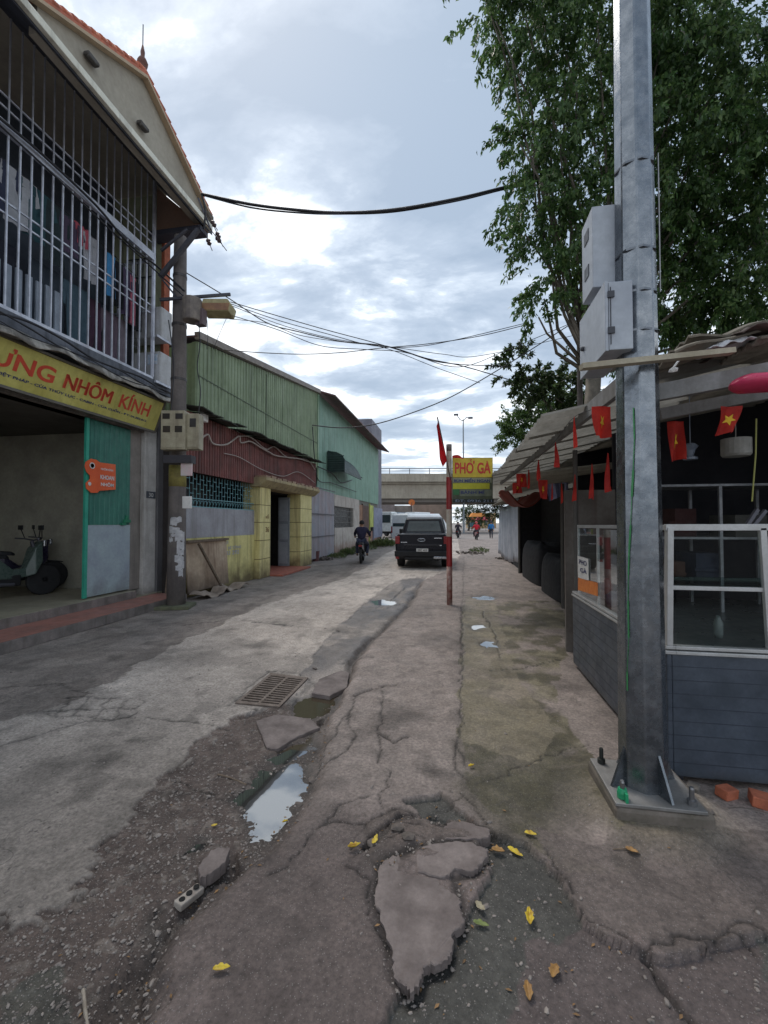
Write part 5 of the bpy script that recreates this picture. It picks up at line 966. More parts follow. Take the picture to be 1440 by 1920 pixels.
# dark things inside
rr = random.Random(8)
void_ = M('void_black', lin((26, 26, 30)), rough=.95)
INS = [((1.75,3.25,.82), .028, .15, (120,126,126), 'pale plastic bottle pair on the counter inside the stall'), ((1.45,4.3,.82), .08, .14, (60,70,90), 'dark pot behind the stall glass'), ((1.5,4.65,.82), .06, .22, (120,60,58), 'red jar behind the stall glass'), ((1.42,3.9,.82), .07, .1, (90,80,110), 'purple basin behind the stall glass')]
for (c_, r_, h_, col, lab) in INS:
    b = MB(); b.lathe([(r_*.8, 0), (r_, h_*.2), (r_, h_*.7), (r_*.5, h_*.9), (r_*.45, h_)], (0,0,0), 14); o = b.build('container', M('c_%d_%d_%d' % col, lin(col), rough=.35), origin=(0,0,0), smooth=True); o.location = c_; tag(o, lab, 'container')
# goods rack deeper in the stall
gr_ = thing('goods_rack', (2.2, 4.5, 0), 'thin metal rack with boxes standing in the dark of the food stall', 'rack'); b = MB()
for x in (1.75, 2.35, 2.95):
    for y in (4.3, 4.8): b.box((x-.012, y-.012, 0), (x+.012, y+.012, 1.95))
for z in (.5, 1.0, 1.45, 1.93): b.box((1.74, 4.29, z), (2.96, 4.81, z+.02))
b.build('frame', M('rack_metal', lin((150, 152, 156)), lin((110, 112, 116)), scale=8, rough=.5, metal=.3), gr_, 'world')
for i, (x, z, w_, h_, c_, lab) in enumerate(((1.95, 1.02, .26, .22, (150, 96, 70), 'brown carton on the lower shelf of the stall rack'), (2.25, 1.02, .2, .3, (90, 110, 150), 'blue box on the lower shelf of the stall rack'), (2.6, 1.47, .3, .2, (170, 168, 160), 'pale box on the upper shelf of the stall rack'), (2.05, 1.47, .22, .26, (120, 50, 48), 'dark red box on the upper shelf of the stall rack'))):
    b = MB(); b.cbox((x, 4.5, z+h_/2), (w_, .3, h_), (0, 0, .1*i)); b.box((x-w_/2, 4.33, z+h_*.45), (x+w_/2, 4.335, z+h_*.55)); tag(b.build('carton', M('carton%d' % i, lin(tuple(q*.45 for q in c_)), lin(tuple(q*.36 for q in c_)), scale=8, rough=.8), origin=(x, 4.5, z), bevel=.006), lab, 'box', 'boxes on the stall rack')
# posts, back and roof
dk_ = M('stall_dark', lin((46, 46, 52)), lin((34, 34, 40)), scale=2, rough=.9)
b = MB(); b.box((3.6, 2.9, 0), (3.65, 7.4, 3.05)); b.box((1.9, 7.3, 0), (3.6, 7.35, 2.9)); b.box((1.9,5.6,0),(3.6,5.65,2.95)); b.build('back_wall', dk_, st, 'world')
b = MB(); b.box((1.32, 5.55, 0), (1.9, 5.6, 2.0)); b.build('side_board', M('board_grime', lin((128, 122, 116)), lin((96, 88, 82)), scale=2.5, rough=.85, streak=lin((92, 70, 66))), st, 'world')
tim = M('fascia_timber', lin((142, 142, 142)), lin((116, 114, 110)), scale=5, rough=.8, bump=.2, streak=lin((84, 80, 76)), st_amt=.5)
def EZ(y): return 2.475 + (y-2.9)*.010
b = MB(); b.beam((1.04, 2.84, EZ(2.84)), (1.04, 10.3, EZ(10.3)), .04, .11); b.beam((1.02, 2.78, 2.35), (1.98, 2.62, 2.47), .05, .095); b.beam((1.3, 3.0, 2.30), (3.4, 3.0, 2.66), .04, .07); b.build('fascia', tim, st, 'world')
b = MB(); b.beam((.66, 2.40, 2.43), (1.45, 2.52, 2.51), .05, .028); b.build('outrigger', M('raw_timber', lin((176, 168, 148)), lin((150, 140, 120)), scale=6, rough=.8), st, 'world')
b = MB(); b.beam((1.16, 2.95, .0), (1.16, 2.95, 2.42), .05, .05) if False else None
b.tube([(1.38, 5.3, 0), (1.38, 5.3, 2.45)], .028, 8); b.build('post', M('post_dark', lin((96, 92, 88)), rough=.7), st, 'world'); b = MB(); b.tube([(2.05, 2.98, .8), (2.05, 2.98, 2.5)], .016, 8); b.build('post', M('post_dark', lin((96, 92, 88))), st, 'world')
fib = M('fibre_sheet', lin((160, 157, 150)), lin((128, 126, 120)), scale=3, rough=.85, bump=.2, streak=lin((104, 100, 92)), st_amt=.5, trans=.45)
# outer eave: overlapping corrugated sheets, edge rising over the street
def csheet(b, x0, x1, y0, y1, z0, z1, dz=0.0, pitch=.16, amp=.026, sag=0.0):
    n_ = int((y1-y0)/pitch*6); vs = []
    for i in range(n_+1):
        y = y0+(y1-y0)*i/n_; a = amp*math.sin(2*math.pi*(y-y0)/pitch)
        for (x, z) in ((x0, z0), ((x0+x1)/2, (z0+z1)/2+sag), (x1, z1)): vs.append((x, y, z+a+dz*(y-y0)))
    b.add(vs, [(3*i+k, 3*i+3+k, 3*i+4+k, 3*i+1+k) for i in range(n_) for k in (0, 1)])
rr = random.Random(21); b = MB(); y = 3.55; i = 0
while y < 10.2:
    e = EZ(y); x0 = .70 + rr.uniform(-.03, .03); csheet(b, x0, 2.05, y, y+.92, e-.035+.012*(i % 2)+rr.uniform(-.01, .01), e+.24+.012*(i % 2)); y += .86; i += 1
csheet(b, 1.05, 2.05, 2.9, 3.6, 2.50, 2.72); b.build('eave_sheets', fib, st, 'world')
fib2 = M('roof_sheet', lin((150, 142, 128)), lin((112, 106, 96)), scale=2.5, rough=.9, bump=.4, streak=lin((80, 74, 66)), st_amt=.6, trans=.08)
b = MB(); csheet(b, 2.0, 3.9, 2.7, 7.5, 2.74, 3.1); csheet(b, 2.0, 3.9, 7.4, 10.5, 2.78, 3.1); b.build('roof_sheets', fib2, st, 'world')
b = MB(); rr = random.Random(31)
for k, (xa, xb, yy_, za_, zb2, dd) in enumerate(((1.22, 2.6, 2.62, 2.56, 2.80, .5), (1.30, 2.7, 2.66, 2.63, 2.86, .55), (1.36, 2.7, 2.80, 2.70, 2.90, .5), (1.62, 2.7, 2.58, 2.60, 2.74, .4))):
    b.grid(lambda u, v, xa=xa, xb=xb, yy_=yy_, za_=za_, zb2=zb2, dd=dd, k=k: (xa+(xb-xa)*u + .02*math.sin(v*5+k), yy_+dd*v, za_+(zb2-za_)*u+.012*math.sin(v*38)+.02*math.sin(u*9+k*2)+.012*math.sin(u*23+v*6+k)), 24, 24)
b.build('broken_roof_sheets', fib2, st, 'world', solid=.012)
b = MB(); c = at(1352, 655, 2.42); b.grid(lambda u, v: (c.x-.10+.24*u, c.y+.16*(v-.5), c.z-.02+.05*u+.05*math.sin(math.pi*u)*math.sin(math.pi*v)+.01*math.sin(u*17+v*9)), 14, 8); tag(b.build('plastic_bag', M('bag_white', lin((206, 206, 208)), lin((180, 180, 184)), scale=8, rough=.4), origin=c, smooth=True, solid=.004), 'white plastic bag lying on the patched stall roof', 'bag')
b = MB(); c = at(1420, 628, 2.5); b.grid(lambda u, v: (c.x-.22+.7*u, c.y+.5*(v-.5), c.z-.08+.14*u+.05*math.sin(math.pi*min(1, u*1.2))*math.sin(math.pi*v)+.03*math.sin(u*14+v*7)), 20, 12); tag(b.build('tarpaulin', M('tarp_brown', lin((92, 80, 74)), lin((70, 56, 54)), scale=4, rough=.8), origin=c, smooth=True, solid=.006), 'dark brown tarpaulin heaped on the stall roof at the right edge', 'tarpaulin')
b = MB(); c = at(1262, 694, 2.35); rock(b, (0, 0, 0), .022, (1.3, .8, .8)); o = b.build('foam_lump', wht, origin=(0,0,0)); o.location = c; tag(o, 'small white foam lump at the end of the roof beam', 'foam')
b = MB(); b.tube([at(1262, 690, 2.36), at(1275, 672, 2.36), at(1280, 668, 2.37)], .006, 5); tag(b.build('rope_end', wht, origin=c), 'short white rope end tied over the roof edge', 'rope')
pk = M('pink_plastic', lin((226, 70, 112)), lin((206, 60, 98)), scale=4, rough=.35, trans=.2)
pc0 = at(1362, 725, 2.25); b = MB(); b.grid(lambda u, v: (pc0.x + .60*u, pc0.y - .03 + .10*math.cos(v*2*math.pi)*(min(1, u*9)**.5), pc0.z + .012*u + .045*math.sin(v*2*math.pi)*(min(1, u*9)**.5)), 24, 16)
tag(b.build('pink_float', pk, origin=pc0, smooth=True), 'bright pink plastic roll hung under the stall roof at the right edge', 'plastic roll')
# hanging things inside
b = MB(); c = at(1380, 838, 2.9); b.lathe([(.035, .0), (.085, -.005), (.085, -.11), (.075, -.125)], (0,0,.06), 20); b.tube([(0,0,.06), (0,0,.5)], .003, 5); o = b.build('hanging_pot', M('pot_grey', lin((150, 148, 142)), lin((120, 118, 112)), scale=6, rough=.6), origin=(0,0,0), smooth=False); o.location = c; tag(o, 'pale drum shaped lampshade hanging in the dark stall', 'lampshade')
b = MB(); c = at(1294, 832, 3.1); b.lathe([(.03, 0), (.05, -.02), (.03, -.05), (.02, -.09), (.045, -.10), (.045, -.115)], (0,0,0), 14); b.tube([(0,0,0), (0,0,.4)], .003, 5); o = b.build('hanging_lamp', M('lamp_blue', lin((120, 130, 145)), rough=.3), origin=(0,0,0)); o.location = c; tag(o, 'small blue grey lamp hanging between the two inner flags', 'lamp')
b = MB(); P = [at(1418, 785, 2.5), at(1417, 850, 2.5), at(1410, 940, 2.5)]; b.tube(P, .004, 5); tag(b.build('strap', M('yellow_cord', lin((150, 150, 80)), rough=.6), origin=P[0]), 'yellow cord hanging at the right end of the stall', 'cord')
b = MB(); b.beam(at(1398, 988, 2.6), at(1420, 955, 2.6), .02, .02); b.beam(at(1410, 988, 2.6), at(1435, 957, 2.6), .02, .02); tag(b.build('clamp', grey, origin=at(1410, 970, 2.6)), 'grey metal clamp resting on the right end of the case', 'clamp')
# bunting of flags
fr = M('flag_red', lin((204, 56, 42)), lin((172, 40, 36)), scale=9, rough=.75, trans=.35); fy = M('flag_star', lin((246, 206, 60)), rough=.7)
def star(b, f, cu, cv, r, asp, sgn):
    P = []
    for k in range(10):
        a = math.pi/2 + k*math.pi/5; q = r if k % 2 == 0 else r*.42; P.append(f(cu+q*math.cos(a)*asp, cv+q*math.sin(a), sgn))
    c_ = f(cu, cv, sgn); b.add([c_]+P, [(0, 1+k, 1+(k+1) % 10) for k in range(10)])
def flag(org, along, wd, ln, label, twist=.5, sd=0, lean=0.0, st_=True, grp='small red flags strung under the stall eave'):
    al = Vector(along).normalized(); nr = al.cross(ZZ); r_ = random.Random(sd); a1_, a2_ = r_.uniform(0, 6), r_.uniform(0, 6)
    def f(u, v, s_=0):
        th = twist*v; w2 = wd*(1-.35*v*abs(math.sin(a1_))); return Vector(org) + (al*math.cos(th)+nr*math.sin(th))*((u-.5)*w2 + lean*v*ln) + nr*(min(1, wd/.11)**2*(.012+.022*abs(math.cos(a1_)))*math.sin(u*7+a2_+v*2.5)*(.35+v) + s_) - ZZ*(v*ln + .05*ln*math.sin(u*3+a1_)*v)
    b = MB(); b.grid(lambda u, v: f(u, v), 8, 10); o = b.build('flag', fr, origin=org, smooth=True)
    if st_:
        for s_ in (.004, -.004): b = MB(); star(b, f, .5, .5, .24, .9, s_); b.build('star', fy, o, 'world')
    tag(o, label, 'flag', grp); return o
FL_ = [(1128,762,2.78,.10,.20,.5,'large orange red flag bunched nearest the steel pole'),(1077,782,3.1,.035,.22,1.0,'narrow folded flag second from the steel pole'),(1042,830,3.6,.05,.2,.9,'narrow red flag third from the steel pole'),(1010,862,4.7,.05,.22,1.1,'folded flag in the middle of the eave string'),
 (991,880,5.4,.05,.24,.8,'thin flag left of the middle of the eave string'),(978,888,6.2,.12,.2,.3,'spread flag before the rolled red awning'),(1018,900,5.5,.10,.24,.5,'small flag hanging low by the tree trunk shade'),(1035,905,5.0,.03,.2,1.2,'narrow dark red flag left of the tree trunk'),(1053,905,4.6,.03,.22,1.2,'narrow dark red flag just left of the tree trunk'),
 (1078,890,4.0,.05,.25,.6,'dim red flag in front of the tree trunk'),(1110,870,3.6,.05,.3,.6,'dim red flag right of the tree trunk'),(1140,850,3.3,.06,.3,.6,'dark red flag in shade beside the steel pole'),(970,905,7.0,.12,.18,.3,'farthest small flag on the eave string')]
for i, (px, py, dep, w_, l_, tw, lab) in enumerate(FL_): flag(at(px, py, dep), (.3, 1, 0) if w_ < .08 else (1, .2, 0), w_*1.25, l_, lab, tw, i, st_=w_ >= .10)
flag(at(1267, 790, 2.85), (1, .05, 0), .10, .27, 'flag hanging straight inside the stall right of the steel pole', .2, 40); flag(at(1370, 762, 2.4), (1, .1, 0), .12, .155, 'flag with a bright yellow star at the right end', .1, 41, -.15)
cable([at(1160, 745, 2.6), at(1128, 762, 2.78), at(1077, 782, 3.1), at(1042, 825, 3.6), at(1010, 858, 4.7), at(991, 876, 5.4), at(965, 888, 6.8)], .0025, 'thin cord carrying the flags along the stall eave', 'bunting cords', 5, name='bunting_cord', cat='cord')
# ground cable by the plinth
P = [G(1250, 1478), G(1275, 1495), G(1310, 1515), G(1350, 1525), G(1395, 1524), G(1460, 1540)]; cable([(q.x, q.y, .02+.01*(i == 0)) for i, q in enumerate(P)], .008, 'grey cable lying from the pole base to the right edge', 'ground cables', mt=M('cable_grey', lin((116, 108, 100)), rough=.6))
# ================================================================== further stalls
t2 = thing('far_stall', (2.2, 11, 0), 'dark open stall with a rolled red awning beyond the food stall', 'market stall')
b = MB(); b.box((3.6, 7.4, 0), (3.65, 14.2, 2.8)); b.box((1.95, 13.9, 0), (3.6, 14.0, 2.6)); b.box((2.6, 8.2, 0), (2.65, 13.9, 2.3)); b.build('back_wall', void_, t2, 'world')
b = MB(); csheet(b, 1.3, 3.7, 8.2, 14.1, 2.30, 2.75); csheet(b, 1.0, 2.3, 6.2, 9.2, 2.28, 2.42); b.build('roof_sheet', M('pale_sheet', lin((190, 188, 176)), lin((150, 146, 136)), scale=3, rough=.8, trans=.15), t2, 'world')
b = MB(); b.grid(lambda u, v: (1.08+.9*v*(1-.35*u)+.05*math.sin(u*9), 9.9+1.6*u, 2.40-.10*u-.45*math.sin(math.pi*v*.95)*(1-.45*u) + .02*math.sin(u*20)), 20, 14); b.build('awning_roll', M('red_tarp', lin((150, 64, 48)), lin((120, 52, 42)), scale=3, rough=.6, trans=.2), t2, 'world', smooth=True, solid=.02)
for y_ in (13.8, 8.3): b = MB(); b.tube([(1.93, y_, 0), (1.93, y_, 2.32)], .037, 8); b.build('post', M('post_dark', lin((96, 92, 88))), t2, 'world')
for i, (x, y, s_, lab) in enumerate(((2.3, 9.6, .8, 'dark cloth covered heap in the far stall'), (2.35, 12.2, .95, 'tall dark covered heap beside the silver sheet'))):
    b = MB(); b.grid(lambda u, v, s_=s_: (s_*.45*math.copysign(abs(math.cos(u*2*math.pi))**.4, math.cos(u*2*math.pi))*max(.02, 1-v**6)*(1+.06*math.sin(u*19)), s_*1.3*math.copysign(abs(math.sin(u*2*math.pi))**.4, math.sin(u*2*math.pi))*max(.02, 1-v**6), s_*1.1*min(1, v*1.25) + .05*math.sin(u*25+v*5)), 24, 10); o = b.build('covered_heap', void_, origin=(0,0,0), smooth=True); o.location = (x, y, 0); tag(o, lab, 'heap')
b = MB(); b.grid(lambda u, v: (1.97+.035*math.sin(u*52)+.02*math.sin(u*23)+.12*(1-v)*math.sin(u*4), 13.9+6.4*u, .12+.1*math.sin(u*8)+.05*(1-u)+2.15*v), 90, 10)
tag(b.build('silver_tarpaulin', M('silver_tarp', lin((206, 210, 220)), lin((180, 186, 198)), scale=3, rough=.45, metal=.0, streak=lin((100, 104, 116)), st_amt=.5), origin=(2, 17, 0), smooth=True, solid=.01), 'silver grey tarpaulin curtain hanging along the far stalls', 'tarpaulin')
b = MB(); b.box((2.1, 14.1, 0), (5, 20.4, 2.3)); tag(b.build('shed', dk_, origin=(3, 17, 0)), 'low shed hidden behind the silver tarpaulin', 'shed')
b = MB(); csheet(b, 1.6, 5.2, 13.9, 20.6, 2.38, 2.9); tag(b.build('shed_roof', fib2, origin=(3, 17, 2.4)), 'corrugated roof over the silver tarpaulin shed', 'roof')
b = MB(); q = [at(1022, 905, 8.2), at(1065, 905, 8.2), at(1065, 925, 8.2), at(1030, 940, 8.2)]; b.grid(lambda u, v: q[0].lerp(q[1], u).lerp(q[3].lerp(q[2], u), v)+Vector((0, .03*math.sin(u*12), 0)), 10, 4); tag(b.build('plastic_sheet', M('blue_white', lin((196, 206, 236)), lin((150, 160, 214)), scale=12, rough=.4), origin=q[0]), 'blue and white plastic sheet under the roof left of the trunk', 'plastic sheet')
# ================================================================== red and white post with sign
PP = G(843, 1137); pt = thing('striped_post', (PP.x, PP.y, 0), 'slim red and white striped post standing on the pavement', 'post')
prd = M('post_red', lin((168, 44, 44)), lin((136, 38, 40)), scale=7, rough=.55, streak=lin((100, 40, 36))); pwt = M('post_white', lin((206, 200, 188)), lin((176, 166, 150)), scale=7, rough=.6, streak=lin((150, 104, 84)), st_amt=.7); prs = M('post_rust', lin((170, 150, 140)), lin((130, 66, 56)), scale=9, rough=.7)
dep = 8.1
def zat(py): return at(843, py, (PP - CP).dot(FW)).z
Zs = [zat(q) for q in (1137, 1062, 1006, 955, 894, 845, 832)]
for i, mt in enumerate((prs, prd, pwt, prd, pwt, M('post_cap', lin((120, 108, 104)), rough=.7))):
    b = MB(); b.tube([(0,0,max(-.05, Zs[i] if i else -.05)), (0,0,Zs[i+1])], .054, 16, cap=(i in (0, 5))); b.build('red_band' if mt is prd else ('white_band' if mt is pwt else ('cap' if i == 5 else 'rusty_foot')), mt, pt, smooth=True)
sd_ = (PP - CP).dot(FW) - .02
def sp(px, py, off=0.0): return at(px, py, sd_-off)
ps = thing('pho_sign', sp(886, 900), 'hand lettered yellow PHỞ GÀ board fixed to the striped post', 'sign')
def panel(px0, px1, py0, py1, mt, off, nm, lab=None):
    b = MB(); b.prism([sp(px0, py1, off), sp(px1, py1, off), sp(px1, py0, off), sp(px0, py0, off)], FL*.012); o = b.build(nm, mt, ps, 'world')
    if lab: tag(o, lab)
    return o
y2 = M('pho_yellow', lin((220, 190, 56)), lin((196, 168, 48)), scale=6, rough=.5)
panel(848, 924, 858, 942, M('board_back', lin((92, 96, 70)), lin((70, 76, 62)), scale=9, rough=.7), .0, 'backboard'); panel(849, 924, 859, 895, y2, .005, 'name_panel'); panel(849, 922, 896, 905, M('dish_panel', lin((150, 150, 120)), rough=.6), .005, 'dish_panel'); panel(849, 918, 906, 917, M('ylgreen', lin((196, 190, 50)), rough=.6), .005, 'yellow_strip'); panel(850, 861, 917, 928, M('green_sq', lin((60, 116, 70)), rough=.6), .005, 'green_square'); panel(862, 922, 918, 930, M('grey_panel', lin((124, 130, 108)), lin((100, 104, 90)), scale=9, rough=.6), .004, 'price_panel'); panel(849, 926, 936, 942, M('dark_panel', lin((40, 46, 44)), rough=.6), .006, 'phone_panel')
def ptext(s, px0, px1, py0, py1, mt, bold=0.02):
    a = sp(px0, py1, .009); c = sp(px1, py1, .009); text_mesh(s, mt, ps, a, c-a, (0,0,1), (c-a).length, (sp(px0, py0, .009)-a).z, 'lettering', .002, bold)
rd2 = M('pho_red', lin((206, 52, 34)), rough=.5)
ptext('PHO', 853, 888, 867, 888, rd2, .03); ptext('GÀ', 895, 920, 862, 888, rd2, .03); ptext("'", 887, 890, 864, 870, rd2, .03); ptext('?', 881, 885, 860.5, 865.5, rd2, .02); ptext('BÚN MIẾN NGAN', 851, 919, 896, 904, blu, .03); ptext('BÁNH MÌ', 864, 908, 919, 926, blu, .02); ptext('ĐT: 0936 211', 853, 922, 936.6, 941.4, M('txt_pale', lin((150, 160, 180)), rough=.6), .0)
def pflag(): 
    f0, f1 = at(820, 782, 8.0), at(845, 900, 8.05); b = MB(); b.tube([f0, f1], .012, 8); t_ = thing('flag_on_pole', f0, 'furled red flag on a thin stick leaning left of the striped post', 'flag'); b.build('stick', M('stick_dark', lin((84, 60, 50)), rough=.6), t_, 'world')
    def g(u, v, s_=0): 
        base_ = f0.lerp(f1, .06+.64*v); L_ = (.04+.12*v**1.2)*(1-.7*max(0, v-.8)*3); return base_ - RT*(u*L_*.75) + FL*(.03*math.sin(u*9+v*5)+s_) - ZZ*(u*.10)
    b = MB(); b.grid(lambda u, v: g(u, v), 10, 16); fo = b.build('cloth', M('flag_deep', lin((206, 34, 40)), lin((176, 26, 36)), scale=5, rough=.75, trans=.3), t_, 'world', smooth=True)
pflag()
b = MB(); q0 = at(848, 858, 8.0); b.grid(lambda u, v: q0 + RT*(u*.22) + ZZ*(.06*math.sin(math.pi*(u*.8+.2))*v - .02*u) + FL*(.02*math.sin(u*9)), 10, 4); tag(b.build('flag_scrap', fr, origin=q0), 'scrap of red flag draped on the top left of the PHỞ GÀ board', 'flag scrap')
# ================================================================== VEHICLES
tyre = M('tyre', lin((38, 38, 40)), rough=.85); rim = M('rim', lin((150, 152, 156)), rough=.35, metal=.7); chrome = M('chrome', lin((200, 202, 206)), rough=.2, metal=.9)
tail = M('tail_light', lin((150, 24, 30)), rough=.25); wing = glass_mat('x_glass'); dglass = M('dark_glass', lin((58, 74, 76)), lin((44, 58, 60)), scale=3, rough=.08)
def wheel(par, c, r, w_, axis='x', name='wheel'):
    b = MB(); b.lathe([(r*.62, -w_/2), (r*.94, -w_/2), (r, -w_*.3), (r, w_*.3), (r*.94, w_/2), (r*.62, w_/2)], c, 28, axis); o = b.build(name, tyre, par, smooth=False, bevel=.01)
    b = MB(); b.lathe([(r*.62, -w_*.42), (r*.60, w_*.42)], c, 20, axis); b.lathe([(r*.18, -w_*.5), (r*.18, w_*.5)], c, 10, axis); b.build('rim', rim, o); return o
def loft(b, secs, close=True):
    n_ = len(secs[0]); vs = [p_ for s_ in secs for p_ in s_]; k = len(secs)
    fs = [(i*n_+j, i*n_+(j+1) % n_, (i+1)*n_+(j+1) % n_, (i+1)*n_+j) for i in range(k-1) for j in range(n_)]
    if close: fs += [tuple(range(n_))[::-1], tuple((k-1)*n_+j for j in range(n_))]
    b.add(vs, fs)
def rsec(y, hw, z0, z1, tw=1.0, r=.08):
    """rounded cross section, half width hw at the bottom, hw*tw at the top"""
    t_ = hw*tw; return [(-hw+r, y, z0), (hw-r, y, z0), (hw, y, z0+r), (hw*.5+t_*.5+.01, y, (z0+z1)/2), (t_, y, z1-r), (t_-r, y, z1), (-t_+r, y, z1), (-t_, y, z1-r), (-hw*.5-t_*.5-.01, y, (z0+z1)/2), (-hw, y, z0+r)]
pkp = G(790, 1067); pk_ = thing('pickup_truck', (pkp.x, pkp.y+.1, 0), 'dark grey pickup truck seen from behind driving up the lane', 'pickup truck', rz=R(1.5))
pcol = M('pickup_paint', lin((24, 22, 34)), lin((18, 17, 26)), scale=2, rough=.34, spec=.3); plas = M('black_plastic', lin((24, 24, 28)), rough=.6)
b = MB(); loft(b, [rsec(0, .88, .52, 1.16, .97), rsec(.05, .92, .48, 1.20, .97), rsec(1.5, .93, .45, 1.21, .97), rsec(3.4, .93, .42, 1.20, .97), rsec(4.2, .92, .42, 1.10, .97), rsec(5.0, .88, .45, 1.02, .95), rsec(5.2, .78, .5, .9, .95)]); b.build('body', pcol, pk_, smooth=False, bevel=.03)
b = MB(); loft(b, [[(-.80,1.62,1.2),(.80,1.62,1.2),(.66,1.75,1.74),(-.66,1.75,1.74)], [(-.84,1.75,1.2),(.84,1.75,1.2),(.68,1.95,1.80),(-.68,1.95,1.80)], [(-.86,2.6,1.2),(.86,2.6,1.2),(.70,2.6,1.83),(-.70,2.6,1.83)], [(-.85,3.9,1.18),(.85,3.9,1.18),(.66,3.2,1.78),(-.66,3.2,1.78)]]); b.build('cab', pcol, pk_, bevel=.03)
b = MB(); b.prism([(-.66,1.635,1.27),(.66,1.635,1.27),(.57,1.722,1.66),(-.57,1.722,1.66)], (0,-.012,0)); b.build('rear_window', dglass, pk_)
b = MB(); b.prism([(-.70,1.60,1.225),(.70,1.60,1.225),(.62,1.68,1.245),(-.62,1.68,1.245)], (0,-.02,0)); b.beam((-.6, 1.73, 1.775), (.6, 1.73, 1.775), .03, .03); b.build('roof_trim', M('trim_light', lin((160, 166, 170)), rough=.3), pk_)
for s_ in (-1, 1):
    b = MB(); b.prism([(s_*.862,1.9,1.26),(s_*.862,3.6,1.24),(s_*.71,3.1,1.70),(s_*.72,2.1,1.72)], (s_*.012,0,0)); b.build('side_window', dglass, pk_)
    b = MB(); b.box((s_*.76, -.012, .86), (s_*.92, .05, 1.13)); b.build('tail_light', tail, pk_, bevel=.012)
    b = MB(); b.cbox((s_*1.02, 3.3, 1.24), (.2, .1, .2)); b.build('mirror', plas, pk_, bevel=.03)
    b = MB(); b.box((s_*.78, -.09, .34), (s_*.90, -.085, .42)); b.build('reflector', tail, pk_)
b = MB(); b.box((-.74, -.022, .66), (.74, -.003, 1.15)); tgp = b.build('tailgate', pcol, pk_, bevel=.02); b = MB(); b.box((-.62, -.034, .80), (.62, -.024, .86)); b.build('tailgate_crease', M('pickup_dark', lin((40, 38, 46)), rough=.35), tgp, bevel=.008)
b = MB(); P = [(.13*math.cos(a), -.036, 1.0+.052*math.sin(a)) for a in [k*math.pi/10 for k in range(21)]]; b.tube(P, .010, 6, cap=False); b.tube([(-.09,-.034,1.0), (-.03,-.036,1.012), (.03,-.036,.99), (.09,-.034,1.0)], .006, 5); b.build('oval_emblem', chrome, tgp, smooth=True)
b = MB(); b.box((.52, -.030, .80), (.70, -.024, .83)); b.box((-.72,-.03,.90),(-.5,-.024,.93)); b.box((.44,-.03,1.05),(.70,-.024,1.08)); b.build('trim_badge', chrome, tgp)
b = MB(); b.box((-.93, -.14, .42), (.93, .02, .62)); b.box((-.6, -.10, .30), (.6, .1, .42)); b.build('bumper', plas, pk_, bevel=.03); b = MB(); b.box((.42, -.17, .36), (.86, -.02, .44)); b.build('bumper_step', chrome, pk_, bevel=.012)
b = MB(); b.box((-.9, -.01, 1.195), (.9, .03, 1.215)); b.build('tailgate_highlight', M('highlight_grey', lin((120, 124, 130)), rough=.4), pk_)  # pale strip added as the highlight on the tailgate's top edge
b = MB(); b.box((-.17, -.15, .60), (.24, -.14, .71)); plt = b.build('number_plate', wht, pk_, bevel=.004); text_mesh('29C 413', M('ink_black', lin((30,30,34)), rough=.6), plt, (-.13, -.151, .62), (1,0,0), (0,0,1), .33, .065, 'plate_number', .002, .02, False)
for (x, y) in ((-.80, .95), (.80, .95), (-.80, 4.15), (.80, 4.15)): wheel(pk_, (x, y, .38), .38, .25)
b = MB(); b.box((-.85, .1, .34), (.85, 4.9, .52)); b.build('underbody', plas, pk_)
# van and truck
def minibus(loc, rz, label):
    t_ = thing('minibus', loc, label, 'minibus', rz=rz); cw = M('van_white', lin((236, 240, 242)), lin((224, 228, 230)), scale=1, rough=.35, dirt=lin((130, 124, 118)), dirt_h=.3)
    b = MB(); loft(b, [rsec(0, .93, .38, 2.18, .88, .12), rsec(.15, .98, .34, 2.32, .88, .16), rsec(4.1, .98, .34, 2.34, .88, .16), rsec(4.7, .97, .34, 2.0, .80, .16), rsec(5.4, .95, .36, 1.25, .88, .14), rsec(5.65, .86, .42, .95, .9, .1)]); b.build('body', cw, t_, bevel=.02)
    for s_ in (-1, 1):
        for (y0_, y1_) in ((.35, 1.4), (1.5, 2.6), (2.7, 3.7), (3.8, 4.6)): b = MB(); b.prism([(s_*.975,y0_,1.28),(s_*.975,y1_,1.28),(s_*.915,y1_ - (.25 if y1_ > 4.5 else 0),1.98),(s_*.915,y0_,1.98)], (s_*.012,0,0)); b.build('side_window', dglass, t_)
        b = MB(); b.box((s_*.80, -.01, .8), (s_*.93, .04, 1.3)); b.build('tail_light', tail, t_)
    b = MB(); b.prism([(-.75,-.005,1.3),(.75,-.005,1.3),(.68,.04,2.0),(-.68,.04,2.0)], (0,-.012,0)); b.build('rear_window', dglass, t_)
    b = MB(); b.box((-.992, .2, 1.1), (-.985, 4.6, 1.14)); b.box((.985, .2, 1.1), (.992, 4.6, 1.14)); b.build('stripe', M('van_stripe', lin((190, 150, 130)), rough=.5), t_)
    b = MB(); b.box((-.5, 1.2, 2.34), (.5, 3.2, 2.44)); b.build('roof_unit', cw, t_, bevel=.04)
    for (x, y) in ((-.86, 1.0), (.86, 1.0), (-.86, 4.5), (.86, 4.5)): wheel(t_, (x, y, .34), .34, .22)
    return t_
c = at(750, 985, 33); minibus((c.x, c.y, 0), R(-34), 'white minibus turning behind the pickup truck under the flyover')
